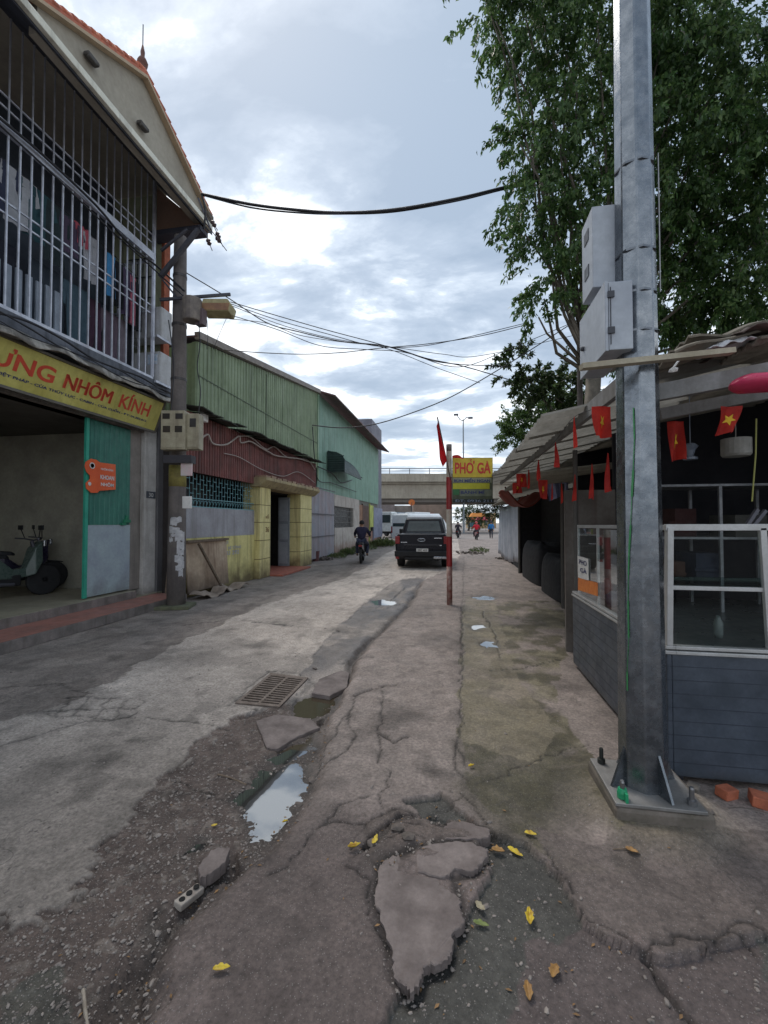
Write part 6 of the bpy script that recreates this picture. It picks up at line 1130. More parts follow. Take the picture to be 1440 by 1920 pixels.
def lorry(loc, rz, label, ccol, bcol):
    t_ = thing('lorry', loc, label, 'truck', rz=rz); cm = M('lorry_%d' % ccol[0], lin(ccol), rough=.4)
    b = MB(); loft(b, [rsec(-3.4, 1.05, .7, 2.7, .97, .1), rsec(-2.2, 1.05, .6, 2.75, .97, .1), rsec(-1.9, 1.05, .6, 2.7, .97, .1)]); b.build('cab', cm, t_, bevel=.03)
    b = MB(); b.box((-.9, -3.44, 1.6), (.9, -3.40, 2.4)); b.build('windscreen', dglass, t_)
    for s_ in (-1, 1): b = MB(); b.box((s_*1.04, -3.2, 1.6), (s_*1.065, -2.3, 2.35)); b.build('side_window', dglass, t_)
    b = MB(); b.box((-1.1, -1.85, .9), (1.1, 3.2, 2.7)); b.build('cargo_box', M('cargo_%d' % bcol[0], lin(bcol), rough=.5), t_, bevel=.02)
    b = MB(); b.box((-.8, -3.3, .5), (.8, 3.0, .75)); b.build('chassis', plas, t_)
    for (x, y) in ((-.9, -2.6), (.9, -2.6), (-.9, 2.0), (.9, 2.0)): wheel(t_, (x, y, .45), .45, .3)
c = G(712, 1009); lorry((c.x+1.2, c.y+3.4, 0), R(-16), 'white truck cab facing us at the far left corner of the lane', (222, 230, 230), (170, 190, 205))
c = at(745, 985, 46); lorry((c.x, c.y+4, 0), R(40), 'pale boxed truck partly hidden behind the white minibus', (200, 206, 210), (196, 204, 214))
# motorbikes and riders
def motorbike(loc, rz, label, col, group=None, cat='motorbike'):
    t_ = thing('motorbike', loc, label, cat, group, rz); pm = M('bike_%d_%d' % (col[0], col[2]), lin(col), rough=.3); r = .28
    for y in (-.62, .62): wh_ = wheel(t_, (0, y, r), r, .085); [ch_.data.materials.__setitem__(0, plas) for ch_ in sc.collection.objects if ch_.parent == wh_]
    b = MB(); loft(b, [[(x*s_, y, z) for (x, z) in ((-1, za), (1, za), (.8, zb2), (-.8, zb2))] for (y, s_, za, zb2) in ((-.85, .05, .66, .74), (-.5, .11, .48, .74), (-.1, .12, .36, .70), (.12, .10, .34, .5), (.3, .09, .36, .52), (.42, .16, .40, .86), (.55, .12, .62, .98))]); b.build('body', pm, t_, bevel=.02)
    b = MB(); loft(b, [[(x*s_, y, z) for (x, z) in ((-1, za), (1, za), (.8, zb2), (-.8, zb2))] for (y, s_, za, zb2) in ((-.8, .09, .74, .80), (-.4, .14, .73, .82), (0, .12, .70, .77), (.06, .06, .69, .73))]); b.build('seat', plas, t_, bevel=.02)
    b = MB(); b.tube([(0, .62, r), (0, .50, .7), (0, .42, .98)], [.03, .035, .03], 8); b.tube([(-.33, .34, 1.03), (-.2, .42, 1.02), (0, .45, .99), (.2, .42, 1.02), (.33, .34, 1.03)], .014, 6); b.build('handlebar', grey, t_)
    for s_ in (-1, 1): b = MB(); b.tube([(s_*.2, .42, 1.03), (s_*.27, .40, 1.18)], .008, 5); b.cbox((s_*.29, .40, 1.22), (.12, .02, .08)); b.build('mirror', plas, t_)
    b = MB(); b.cbox((0, -.88, .70), (.14, .05, .07)); b.build('tail_light', tail, t_); b = MB(); b.cbox((0, .60, .93), (.16, .06, .12)); b.build('headlight', chrome, t_, bevel=.02)
    b = MB(); b.tube([(.13, -.75, .32), (.12, .1, .26)], [.045, .03], 8); b.build('exhaust', grey, t_); b = MB(); b.cbox((0, .05, .32), (.2, .36, .2)); b.build('engine', plas, t_, bevel=.03)
    b = MB(); b.prism([(-.07, .42, .58), (.07, .42, .58), (.07, .80, .52), (-.07, .80, .52)], (0, 0, .02)); b.build('mudguard', plas, t_); b = MB(); b.cbox((0, -.86, .5), (.15, .02, .16)); b.build('rear_flap', plas, t_); return t_
def person(loc, rz, label, shirt, trouser, J, helmet=None, hairc=(22, 20, 20), shoes=(40, 38, 38), bag=None):
    """J: joint name -> local position (x right, y forward, z up)"""
    t_ = thing('person', loc, label, 'person', rz=rz); skin = M('skin', lin((186, 140, 112)), rough=.6)
    def skinned(nm, edges, rad, mt, sub=1):
        names = []; [names.append(q) for e in edges for q in e if q not in names]
        me = bpy.data.meshes.new(nm); me.from_pydata([J[q] for q in names], [(names.index(a), names.index(b_)) for a, b_ in edges], []); o = bpy.data.objects.new('tmp', me); sc.collection.objects.link(o)
        m = o.modifiers.new('s', 'SKIN'); 
        for i, q in enumerate(names): r_ = rad[q]; me.skin_vertices[0].data[i].radius = (r_ if isinstance(r_, tuple) else (r_, r_)); me.skin_vertices[0].data[i].use_root = (i == 0)
        m.use_smooth_shade = True
        if sub: o.modifiers.new('u', 'SUBSURF').levels = sub
        dg = bpy.context.evaluated_depsgraph_get(); m2 = bpy.data.meshes.new_from_object(o.evaluated_get(dg)); sc.collection.objects.unlink(o)
        m2.name = nm; m2.materials.clear(); m2.materials.append(mt); p_ = bpy.data.objects.new(nm, m2); sc.collection.objects.link(p_); p_.parent = t_; return p_
    A = {}
    for s_ in 'lr':
        w_ = Vector(J['wrist_'+s_]); e_ = Vector(J['elbow_'+s_]); d = (w_-e_).normalized(); sx = 1 if s_ == 'r' else -1; side = d.cross(ZZ); side = side.normalized() if side.length > .1 else Vector((1, 0, 0))
        J['palm_'+s_] = tuple(w_+d*.07)
        for k in range(4): f0 = w_+d*.09+side*(.021*(k-1.5)); J['f%d_%s' % (k, s_)] = tuple(f0+d*(.06-.008*abs(k-1.3))+ZZ*-.012); J['g%d_%s' % (k, s_)] = tuple(f0+d*.075+ZZ*-.045)
        J['th_'+s_] = tuple(w_+d*.05-side*.045-ZZ*.01)
    E = [('pelvis','waist'),('waist','chest'),('chest','neck'),('neck','chin'),('chin','head')]; RD = {'pelvis':(.115,.09),'waist':(.11,.08),'chest':(.125,.085),'neck':.055,'chin':.075,'head':.095}
    for s_ in 'lr':
        E += [('chest','sh_'+s_),('sh_'+s_,'elbow_'+s_),('elbow_'+s_,'wrist_'+s_),('wrist_'+s_,'palm_'+s_),('pelvis','hip_'+s_),('hip_'+s_,'knee_'+s_),('knee_'+s_,'ankle_'+s_),('ankle_'+s_,'toe_'+s_),('palm_'+s_,'th_'+s_)]
        RD.update({'sh_'+s_:.058,'elbow_'+s_:.042,'wrist_'+s_:.028,'palm_'+s_:.034,'hip_'+s_:.085,'knee_'+s_:.058,'ankle_'+s_:.038,'toe_'+s_:.035,'th_'+s_:.010})
        for k in range(4): E += [('palm_'+s_,'f%d_%s' % (k, s_)),('f%d_%s' % (k, s_),'g%d_%s' % (k, s_))]; RD['f%d_%s' % (k, s_)] = .009; RD['g%d_%s' % (k, s_)] = .008
    body = skinned('body', E, RD, skin)
    sm = M('cloth_%d_%d_%d' % shirt, lin(shirt), scale=8, rough=.85); tm = M('cloth_%d_%d_%d' % trouser, lin(trouser), scale=8, rough=.85)
    Es = [('pelvis','waist'),('waist','chest'),('chest','neck')] + [e for s_ in 'lr' for e in (('chest','sh_'+s_),('sh_'+s_,'elbow_'+s_),('elbow_'+s_,'wrist_'+s_))]
    R2 = {'pelvis':(.16,.13),'waist':(.16,.13),'chest':(.175,.135),'neck':.075,'sh_l':.085,'sh_r':.085,'elbow_l':.062,'elbow_r':.062,'wrist_l':.045,'wrist_r':.045}; skinned('shirt', Es, R2, sm)
    Et = [e for s_ in 'lr' for e in (('pelvis','hip_'+s_),('hip_'+s_,'knee_'+s_),('knee_'+s_,'ankle_'+s_))]; R3 = {'pelvis':(.15,.13),'hip_l':.105,'hip_r':.105,'knee_l':.08,'knee_r':.08,'ankle_l':.06,'ankle_r':.06}; skinned('trousers', Et, R3, tm)
    for s_ in 'lr': skinned('shoe', [('ankle_'+s_,'toe_'+s_)], {'ankle_'+s_:.048,'toe_'+s_:.045}, M('shoe_dark', lin(shoes), rough=.6))
    h = Vector(J['head']); hm = M('hair_%d' % (helmet or hairc)[0] if not helmet else 'helmet_%d_%d' % (helmet[0], helmet[2]), lin(helmet or hairc), rough=.35 if helmet else .8)
    rr_ = .128 if helmet else .108; b = MB(); b.grid(lambda u, v: (h.x+rr_*math.cos(u*2*math.pi)*math.cos(v*2.0-.45), h.y-.012+rr_*1.12*math.sin(u*2*math.pi)*math.cos(v*2.0-.45) - (.02 if v < .1 else 0), h.z+.02+rr_*1.02*math.sin(v*2.0-.45)), 18, 8); b.build('helmet' if helmet else 'hair', hm, t_, smooth=True)
    # face: eyes, nose, mouth, ears on the front (y+)
    b = MB(); b.cbox((h.x, h.y+.105, h.z-.015), (.022, .03, .035)); [b.cbox((h.x+s*.098, h.y, h.z-.01), (.014, .03, .05)) for s in (-1, 1)]; b.build('nose_and_ears', skin, t_, bevel=.006)
    b = MB(); [b.cbox((h.x+s*.034, h.y+.092, h.z+.008), (.022, .012, .009)) for s in (-1, 1)]; b.build('eyes', M('eye_dark', lin((30, 26, 26)), rough=.3), t_); b = MB(); b.cbox((h.x, h.y+.094, h.z-.055), (.04, .01, .009)); b.build('mouth', M('lips', lin((150, 84, 78)), rough=.5), t_)
    return t_
def ride(): return {'pelvis':(0,-.28,.88),'waist':(0,-.24,1.04),'chest':(0,-.18,1.27),'neck':(0,-.14,1.42),'chin':(0,-.10,1.49),'head':(0,-.09,1.57),
    'sh_l':(-.19,-.17,1.34),'elbow_l':(-.30,.04,1.14),'wrist_l':(-.31,.26,1.06),'sh_r':(.19,-.17,1.34),'elbow_r':(.30,.04,1.14),'wrist_r':(.31,.26,1.06),
    'hip_l':(-.11,-.24,.86),'knee_l':(-.22,.14,.72),'ankle_l':(-.20,.02,.32),'toe_l':(-.21,.18,.27),'hip_r':(.11,-.24,.86),'knee_r':(.22,.14,.72),'ankle_r':(.20,.02,.32),'toe_r':(.21,.18,.27)}
def stand(sp_=.1): return {'pelvis':(0,0,.93),'waist':(0,.0,1.08),'chest':(0,.01,1.30),'neck':(0,.02,1.46),'chin':(0,.04,1.53),'head':(0,.045,1.61),
    'sh_l':(-.19,0,1.38),'elbow_l':(-.27,-.03,1.12),'wrist_l':(-.25,.10,.92),'sh_r':(.19,0,1.38),'elbow_r':(.27,-.03,1.12),'wrist_r':(.26,.09,.92),
    'hip_l':(-.09,0,.9),'knee_l':(-.11,.06+sp_,.5),'ankle_l':(-.11,.02+sp_,.09),'toe_l':(-.12,.16+sp_,.04),'hip_r':(.09,0,.9),'knee_r':(.11,.03-sp_*.4,.5),'ankle_r':(.11,-.06-sp_,.09),'toe_r':(.12,.08-sp_,.04)}
g = G(671, 1057); motorbike((g.x, g.y+.75, 0), R(8), 'dark motorbike ridden away along the left side of the lane', (34, 32, 40), 'motorbikes on the lane'); person((g.x, g.y+.75, 0), R(8), 'rider in a dark navy jacket on the motorbike at the left of the lane', (38, 34, 62), (58, 62, 84), ride())
g = G(893, 1012); motorbike((g.x, g.y, 0), R(4), 'pale motorbike under the rider in red beyond the striped post', (190, 150, 150), 'motorbikes on the lane'); person((g.x, g.y, 0), R(4), 'rider in a red shirt on the far motorbike', (206, 34, 52), (60, 50, 60), ride(), helmet=(200, 60, 60))
g = G(859, 1009); motorbike((g.x, g.y, 0), R(-6), 'far motorbike half hidden by the striped post', (40, 40, 46), 'motorbikes on the lane'); person((g.x, g.y, 0), R(-6), 'rider in dark clothes half hidden behind the striped post', (50, 44, 54), (44, 44, 52), ride(), helmet=(60, 56, 60))
g = G(921, 1010); person((g.x, g.y, 0), R(170), 'person in a blue top standing far off at the right of the street', (44, 124, 190), (40, 44, 60), stand())
bk = G(60, 1104, .29); motorbike((-7.55, 6.05, .292), R(-12), 'parked scooter with pale green side panels inside the dark shop', (78, 92, 86), 'scooters parked in the shop'); motorbike((-8.2, 6.7, .292), R(-28), 'dark scooter parked deeper in the shop at the left edge', (44, 40, 60), 'scooters parked in the shop')
b = MB(); b.grid(lambda u, v: (-8.2+.1*math.sin(u*8), 5.6+1.6*u, .29+.9*math.sin(math.pi*v)*math.sin(math.pi*min(1,u+.1)) ), 14, 8)
# ================================================================== FLYOVER and far things
fc = at(780, 900, 64); fo = thing('flyover', (fc.x, fc.y, 0), 'concrete road flyover crossing behind the street', 'bridge', rz=YAW)
fcn = M('flyover_concrete', lin((178, 170, 154)), lin((156, 148, 134)), scale=.5, rough=.85, streak=lin((116, 108, 98)), st_amt=.5); fdk = M('flyover_soffit', lin((128, 122, 114)), lin((110, 104, 98)), scale=.4, rough=.9)
zt_ = at(780, 888, 64).z; zm = at(780, 903, 64).z; zb_ = at(780, 934, 64).z; zl = at(780, 941, 64).z
b = MB(); b.box((-60, 0, zm), (60, .5, zt_)); b.box((-60, 11, zm), (60, 11.5, zt_)); b.build('parapet', fcn, fo); b = MB(); b.box((-60, .5, zm-.3), (60, 11, zm+.1)); b.box((-60, .9, zb_), (60, 10.6, zm-.3)); b.build('deck', fcn, fo)
b = MB(); b.box((-60, 1.3, zl), (60, 10.2, zb_-.02)); b.build('girder', fdk, fo); b = MB()
for k in range(40): b.box((-58+k*3, .2, zt_), (-57.9+k*3, .3, zt_+.75))
b.box((-60, .2, zt_+.75), (60, .3, zt_+.85)); b.box((-60, .2, zt_+.4), (60, .28, zt_+.47)); b.build('railing', grey, fo)
for x in (-26, 30): b = MB(); b.box((x-1.2, 4, 0), (x+1.2, 7.5, zl)); b.box((x-3.6, 3.4, zl-1.0), (x+3.6, 8.2, zl-.01)); b.build('pier', fcn, fo)
lf = at(869, 884, 66); ls = thing('street_lamp', (lf.x, lf.y, 0), 'tall thin two armed lamp post rising above the flyover', 'street lamp'); ztp = at(869, 786, 66).z
b = MB(); b.tube([(0,0,0), (0,0,ztp)], [.16, .09], 10); b.build('mast', M('mast_grey', lin((140, 148, 154)), rough=.5), ls)
for s_ in (-1, 1): b = MB(); b.tube([(0,0,ztp-.2), (s_*.5,0,ztp+.3*(-s_ < 0)), (s_*1.0,0,ztp+.5-.3*s_)], .06, 6); b.cbox((s_*1.1,0,ztp+.5-.3*s_), (.7,.3,.25)); b.build('lamp_head', grey, ls)
og = at(772, 1000, 40); tt = thing('road_sign', (og.x, og.y, 0), 'orange round sign on a thin pole behind the white minibus', 'sign'); zc_ = at(772, 942, 40).z
b = MB(); b.tube([(0,0,0), (0,0,zc_)], .04, 8); b.build('pole', grey, tt); b = MB(); b.lathe([(.3, -.03), (.3, .03)], (0, 0, zc_), 20, 'y'); b.build('disc', M('orange_disc', lin((236, 134, 70)), rough=.5), tt)
# far buildings below the deck line
fb = [(690, 740, 944, 96, (150, 140, 138), 'grey brown block of flats far behind the minibus at the left'), (738, 778, 948, 100, (168, 158, 150), 'pale low shop far behind the minibus'), (775, 838, 944, 92, (160, 140, 126), 'brownish shop row far behind the pickup truck'), (884, 930, 962, 120, (190, 160, 120), 'low shops with coloured signs at the far end of the street')]
for i, (x0, x1, yt, dp, col, lab) in enumerate(fb):
    p0 = at(x0, yt, dp); p1 = at(x1, yt, dp); wd = (p1-p0).length; h = p0.z; t_ = thing('far_building', (p0.x, p0.y, 0), lab, 'building', rz=YAW); m_ = M('far_%d' % i, lin(col), lin(tuple(q*.8 for q in col)), scale=.6, rough=.9)
    b = MB(); b.box((0, 0, 0), (wd, 8, h)); b.build('wall', m_, t_); b = MB()
    k = int(wd/1.6)
    for f in range(max(1, int(h/3))):
        for q in range(k): b.box((.4+q*1.6, -.05, 1+f*2.8), (1.3+q*1.6, -.01, 2.3+f*2.8))
    b.build('window_row', M('far_window', lin((84, 86, 92)), rough=.4), t_)
    b = MB(); b.box((-.2, -.6, h*.55), (wd*.6, -.05, h*.55+.5)); b.build('awning', M('far_awn%d' % i, lin([(120,60,60),(70,120,140),(170,80,60),(220,90,60)][i]), rough=.7), t_)
for i, (px, py, w_, h_, c_, lab) in enumerate(((898, 966, 3.2, .9, (236, 150, 60), 'orange stall parasol far beyond the rider in red'), (908, 973, 3.0, .8, (200, 70, 90), 'pink red stall awning far down the street'), (889, 985, 2.2, 1.2, (60, 110, 120), 'teal market stall far down the street'))):
    p0 = at(px, py, 80+i*4); t_ = thing('market_canopy', (p0.x, p0.y, 0), lab, 'market stall', rz=YAW); b = MB(); b.prism([(-w_/2, 0, p0.z-h_*.3), (w_/2, 0, p0.z-h_*.3), (w_*.3, .8, p0.z+h_*.5), (-w_*.3, .8, p0.z+h_*.5)], (0, 1.6, 0)); b.build('canopy', M('canopy%d' % i, lin(c_), rough=.7), t_); [MB().box((s*w_*.42-.03, .2, 0), (s*w_*.42+.03, .26, p0.z-h_*.2)).build('leg', grey, t_) for s in (-1, 1)]
b = MB()
for i in range(26): b.box((-12+i*1.5, 52, 0), (-11.9+i*1.5, 52.05, .9))
# ================================================================== PLANTS
def leaf_cloud(pts, dirs, size, seed=0, asp=.42, jit=.5):
    """one folded kite leaf per point"""
    rs = np.random.RandomState(seed); n_ = len(pts); p = np.asarray(pts, float); d = np.asarray(dirs, float) + rs.normal(0, jit, (n_, 3)); d /= np.linalg.norm(d, axis=1, keepdims=True)+1e-9
    s_ = rs.normal(0, 1, (n_, 3)); s_ -= d*(s_*d).sum(1, keepdims=True); s_ /= np.linalg.norm(s_, axis=1, keepdims=True)+1e-9; nr = np.cross(d, s_)
    L_ = size*rs.uniform(.65, 1.25, (n_, 1)); v = np.empty((n_, 4, 3)); v[:, 0] = p; v[:, 1] = p+d*L_*.42+s_*L_*asp*.5+nr*L_*.07; v[:, 2] = p+d*L_-nr*L_*.10; v[:, 3] = p+d*L_*.42-s_*L_*asp*.5+nr*L_*.07
    return v.reshape(-1, 3)
def leaf_obj(name, V, mt, parent):
    n_ = len(V)//4; me = bpy.data.meshes.new(name); me.vertices.add(len(V)); me.loops.add(len(V)); me.polygons.add(n_); off = np.array(parent.location[:]) if parent else 0
    me.vertices.foreach_set('co', (V-off).astype(np.float32).ravel()); me.loops.foreach_set('vertex_index', np.arange(len(V), dtype=np.int32)); me.polygons.foreach_set('loop_start', np.arange(0, len(V), 4, dtype=np.int32)); me.polygons.foreach_set('loop_total', np.full(n_, 4, np.int32)); me.update(calc_edges=True)
    me.materials.append(mt); o = bpy.data.objects.new(name, me); sc.collection.objects.link(o); o.parent = parent; return o
def tree(name, label, base_, clumps, twigs_per, leaves_per, size, mt, bark, trunk_r, fork, seed, droop=.9, twl=.7, cat='tree', group=None, limbs=1.0, asp=.42):
    t_ = thing(name, base_, label, cat, group); rs = np.random.RandomState(seed); rnd = random.Random(seed); V = []; D = []; tb = MB(); bs = Vector(base_); fk = Vector(fork)
    mid = bs.lerp(fk, .5) + Vector((rnd.uniform(-.2, .2), rnd.uniform(-.2, .2), 0)); tb.tube([bs, bs.lerp(mid, .5)+Vector((.04, .03, 0)), mid, fk], [trunk_r*1.15, trunk_r, trunk_r*.9, trunk_r*.8], 12)
    tb.build('trunk', bark, t_, 'world', smooth=True); lb_ = MB(); tw = MB()
    for (c_, r_) in clumps:
        c_ = Vector(c_); k1 = fk.lerp(c_, .35)+Vector((rnd.uniform(-.3, .3), rnd.uniform(-.3, .3), r_*.3)); k2 = fk.lerp(c_, .75)+Vector((rnd.uniform(-.2, .2), rnd.uniform(-.2, .2), r_*.35))
        if limbs: lb_.tube([fk, k1, k2, c_], [trunk_r*.45*limbs, trunk_r*.3*limbs, trunk_r*.18*limbs, .012], 6)
        nt_ = int(twigs_per*(r_**2))
        for _ in range(nt_):
            dd = rs.normal(0, 1, 3); dd /= np.linalg.norm(dd); q = rs.uniform(.15, 1.0)**.6; o_ = np.array(c_)+dd*r_*q; dr = dd*.55+np.array([0, 0, .25]); dr /= np.linalg.norm(dr); Lg = twl*rs.uniform(.6, 1.3)*min(1.4, .5+r_*.6); n_ = 7; P = [o_]
            for k in range(n_): dr = dr+np.array([0, 0, -droop*.30]); dr /= np.linalg.norm(dr); P.append(P[-1]+dr*Lg/n_)
            P = np.array(P); 
            if _ % 3 == 0: tw.tube([Vector(x_) for x_ in P[::2]], .005, 3, cap=False)
            m_ = leaves_per; ti = rs.uniform(0, n_-.01, m_); i0 = ti.astype(int); fr_ = (ti-i0)[:, None]; pp = P[i0]*(1-fr_)+P[i0+1]*fr_ + rs.normal(0, .035*twl/.7, (m_, 3)); dv = (P[i0+1]-P[i0]); dv /= np.linalg.norm(dv, axis=1, keepdims=True); V.append(pp); D.append(dv*.5+np.array([0, 0, -droop]) + rs.normal(0, .35, (m_, 3)))
    if limbs: lb_.build('limbs', bark, t_, 'world', smooth=True)
    if tw.v: tw.build('twigs', bark, t_, 'world')
    V = np.concatenate(V); D = np.concatenate(D); leaf_obj('crown', leaf_cloud(V, D, size, seed, asp), mt, t_); print(name, 'leaves', len(V)); return t_
bark = M('bark', lin((124, 116, 104)), lin((88, 82, 74)), scale=6, rough=.9, bump=.7, bscale=25, streak=lin((64, 60, 54)), st_amt=.6)
lm1 = leaf_mat('fig_leaves', (.05, .095, .034), (.10, .185, .06), (.21, .30, .10), .54); lm2 = leaf_mat('light_leaves', (.05, .10, .03), (.10, .17, .045), (.19, .27, .08), .45); lm3 = leaf_mat('dark_leaves', (.03, .055, .022), (.065, .105, .04), (.15, .20, .07), .45); lm4 = leaf_mat('weed_leaves', (.06, .09, .03), (.12, .16, .06), (.22, .24, .10), .3)
CL = [(905,-20,7.2,60),(930,40,7.2,62),(985,30,7.3,80),(960,110,7.2,40),(1050,60,7.4,110),(1120,40,7.0,110),(1010,-70,7.5,110),(1140,-100,7.5,140),(1060,160,7.4,90),(1105,240,7.3,105),(1050,250,7.3,80),(1000,290,7.2,62),(1000,390,7.2,58),(975,270,7.2,35),(1060,350,7.2,85),
      (1110,430,7.2,100),(1030,440,7.2,60),(985,440,7.1,42),(1040,520,7.2,60),(1115,490,7.2,62),(1020,560,7.1,38),(1010,595,7.1,26),(1260,-60,7.2,160),(1240,80,7.0,100),(1300,40,7.0,120),(1400,60,6.6,150),(1250,300,7.0,120),(1290,180,8.0,100),(1360,200,6.8,130),(1440,250,6.6,150),
      (1240,420,7.4,110),(1310,380,7.6,110),(1400,400,7.2,150),(1260,540,7.6,110),(1340,520,7.6,120),(1440,540,7.2,140),(1200,560,7.8,90),(1240,650,7.8,80),(1330,640,8,90),(1430,650,7.8,110),(1160,600,8.2,50),(1180,480,8.2,90),(1230,200,7.6,80),(1180,330,7.8,90),(1500,150,6.6,160),(1520,420,6.8,160),(1150,150,8.2,90)]
cl = [(tuple(at(a, b_, d_)), r_/800*d_*.82) for a, b_, d_, r_ in CL]
tb_ = at(1083, 1000, 7.4)
tree('fig_tree', 'large drooping dark green tree towering over the food stall at the right', (tb_.x, tb_.y, 0), cl, 92, 50, .10, lm1, bark, .155, (tb_.x+.35, tb_.y+.2, 4.2), 5, .85, .62, limbs=.6)
CL2 = [(968,682,42),(1000,705,46),(1050,712,46),(1040,745,42),(985,728,36),(1095,738,46)]; cl2 = [(tuple(at(a, b_, 10)), r_/800*10*.8) for a, b_, r_ in CL2]; t2b = at(1120, 990, 11)
tree('roadside_tree', 'smaller dark tree branch spreading above the far stall roof', (t2b.x, t2b.y, 0), cl2, 110, 60, .105, lm3, bark, .10, (t2b.x-.1, t2b.y-.4, 3.4), 9, .35, .38)
CL3 = [(1010,770,40),(985,800,38),(965,825,26),(1030,800,50),(960,800,20),(1050,750,40)]; cl3 = [(tuple(at(a, b_, 17)), r_/800*17*.9) for a, b_, r_ in CL3]; t3b = at(1040, 990, 18)
tree('light_tree', 'light green tree behind the far stall roof', (t3b.x, t3b.y, 0), cl3, 80, 60, .13, lm2, bark, .12, (t3b.x-.2, t3b.y, 3.6), 13, .3, .7)
for i, (a, b_, dp, r_, lab) in enumerate(((878,962,85,16,'hazy tree at the far end of the street by the striped post'),(918,955,70,16,'far green tree just left of the silver tarpaulin'),(898,975,95,10,'low far tree between the market stalls'))):
    c_ = at(a, b_, dp); rr_ = r_/800*dp; tree('far_tree', lab, (c_.x, c_.y, 0), [(tuple(c_), rr_), ((c_.x+rr_*.7, c_.y, c_.z-rr_*.4), rr_*.7), ((c_.x-rr_*.7, c_.y, c_.z-rr_*.3), rr_*.7)], 22, 30, .30, lm3, bark, .2, (c_.x, c_.y, c_.z*.5), 20+i, .2, 1.0)
def weeds(loc, r, h, n_, label, mt=lm4, seed=0, name='weeds'):
    rs = np.random.RandomState(seed); a = rs.uniform(0, 6.28, n_); q = r*np.sqrt(rs.uniform(0, 1, n_)); P = np.stack([loc[0]+q*np.cos(a), loc[1]+q*np.sin(a)*1.4, rs.uniform(0, h, n_)*(1-.6*q/r)], -1); D = np.stack([np.cos(a)*.5, np.sin(a)*.5, np.full(n_, .8)], -1)
    t_ = thing(name, (loc[0], loc[1], 0), label, 'weeds', 'weeds along the lane'); leaf_obj('leaves', leaf_cloud(P, D, h*.42, seed, .28, .5), mt, t_)
g = G(718, 1024); weeds((g.x, g.y), .8, .55, 900, 'round green bush at the far left roadside', seed=1)
for i, (a, b_, r_, h_, n_, lab) in enumerate(((650,1040,.35,.35,500,'tall weeds at the foot of the annex wall'),(632,1046,.4,.25,400,'low weeds right of the grey sheet fence'),(668,1034,.4,.3,400,'weeds beside the poster boards'),(898,1036,.5,.3,350,'weeds on the rubble before the far crossing'),(690,1030,.5,.3,300,'weeds by the low reddish wall'),(1068,1138,.16,.10,160,'small weeds at the foot of the food stall'),(300,1110,.10,.2,90,'weeds between the shop steps and the concrete pole'))):
    g = G(a, b_); weeds((g.x, g.y), r_, h_, n_, lab, seed=30+i)
# rubble heaps
rng.seed(77)
for i, (a, b_, r_, lab) in enumerate(((605,1050,.3,'bin and rubble pile at the corner of the grey fence'),(885,1040,.5,'low rubble heap at the edge of the far crossing'),(945,1050,.3,'rubble at the foot of the silver tarpaulin'))):
    g = G(a, b_); b = MB()
    for k in range(40): rock(b, (g.x+rng.gauss(0, r_*.6), g.y+rng.gauss(0, r_*.7), rng.uniform(0, .14)), rng.uniform(.03, .11))
    tag(b.build('rubble_heap', rubm, origin=(g.x, g.y, 0)), lab, 'rubble', 'rubble heaps along the lane')
g = G(592, 1052); b = MB(); b.lathe([(.12, 0), (.16, .4), (.17, .42)], (0,0,0), 14); o = b.build('basket', M('basket_red', lin((110, 70, 70)), rough=.6), origin=(0,0,0)); o.location = (g.x, g.y, 0); tag(o, 'dark reddish basket standing at the corner right of the yellow gate', 'basket')
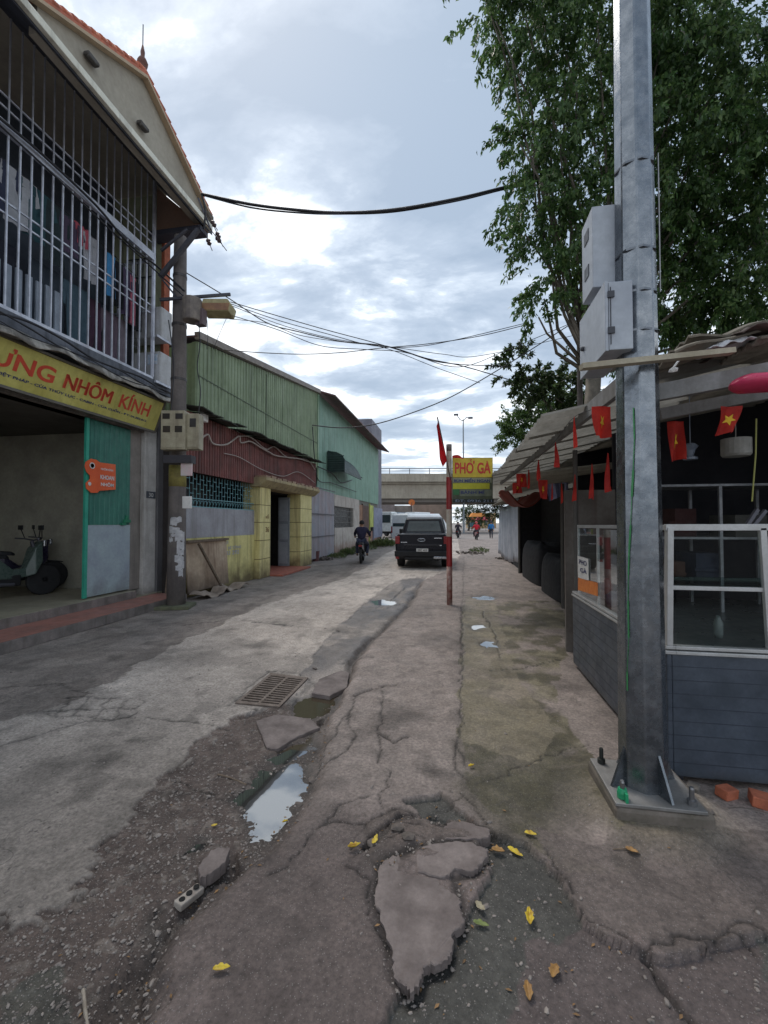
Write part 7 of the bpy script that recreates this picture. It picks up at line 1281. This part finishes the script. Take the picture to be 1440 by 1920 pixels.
# ================================================================== CABLES
pa = at(378, 364, 7.9)
cable([pa, at(470, 383, 7.9), at(560, 394, 7.9), at(640, 399, 7.9), at(740, 393, 7.9), at(860, 372, 8.0), at(960, 348, 8.0), at(985, 345, 8.0), at(998, 362, 8.05)], .026, 'thick twisted black cable crossing the sky between house corner and tree')
cable([at(381, 366, 7.9), at(470, 389, 7.92), at(560, 399, 7.9), at(640, 401, 7.9), at(740, 397, 7.95), at(860, 376, 7.98), at(960, 352, 8.0), at(1040, 345, 8.0)], .014, 'thin cable lashed under the thick one across the sky')
cable([pa, at(385, 395, 7.9), at(382, 430, 7.95)], .018, 'short black drop cable at the house eave corner')
CB = [([(350,512),(430,560),(500,605),(560,622),(640,640),(725,649),(800,672),(870,687),(955,712)], .010, 'lowest heavy cable fanning from the street lamp to the right'),
      ([(432,566),(520,592),(610,618),(700,642),(760,660),(830,680),(960,688)], .008, 'cable of the upper bundle ending by the trees'),
      ([(434,570),(520,600),(610,625),(700,648),(780,650),(860,636),(985,606)], .007, 'thin cable rising right to the lower foliage edge'),
      ([(436,574),(530,610),(620,634),(720,652),(820,690),(900,718)], .006, 'thin cable dropping behind the far roof'),
      ([(430,598),(500,606),(560,628),(640,641),(730,650),(830,664),(900,667),(1080,628)], .006, 'nearly level thin cable in the middle of the bundle'),
      ([(415,655),(470,660),(560,664),(640,661),(720,652),(800,645),(900,630),(990,608)], .008, 'cable sagging in front of the green roof'),
      ([(430,590),(520,618),(600,648),(680,655),(760,661),(860,688),(960,652),(1085,600)], .007, 'cable dipping in the middle and climbing to the cabinets'),
      ([(585,797),(640,802),(700,796),(770,775),(850,742),(950,684),(1020,640),(1085,598)], .011, 'long cable sweeping from the warehouse corner up to the cabinets')]
for P, r_, lab in CB: cable([at(a, b_, 8.2+i*.12) for i, (a, b_) in enumerate(P)], r_, lab)
cable([at(388, 600, 7.95), at(390, 625, 7.95), at(388, 655, 7.95)], .005, 'short thin wire hanging below the street lamp'); cable([at(425, 596, 7.95), at(412, 625, 8), at(400, 655, 8.1)], .004, 'slanting thin wire from the street lamp to the green roof')
cable([onX(586, 800, -5.8), onX(590, 860, -5.78), onX(597, 900, -5.75), onX(620, 905, -5.8), onX(640, 912, -5.8), onX(668, 922, -5.8)], .02, 'black wire drooping down the warehouse corner', 'wires on the warehouse wall')
cable([onX(596, 875, -5.8), onX(612, 882, -5.78), onX(625, 890, -5.75), onX(640, 905, -5.78), onX(660, 900, -5.8)], .025, 'tangled dark wires under the hooded window awning', 'wires on the warehouse wall')
q_ = at(1087, 700, 9.0); b = MB(); b.tube([(0,0,0), (0,0,at(1087, 596, 9.0).z)], [.07, .05], 10); tag(b.build('cable_post', pc_, origin=(0,0,0)), 'slim far post just left of the cabinets where the cables meet', 'utility pole').location = (q_.x, q_.y, 0)
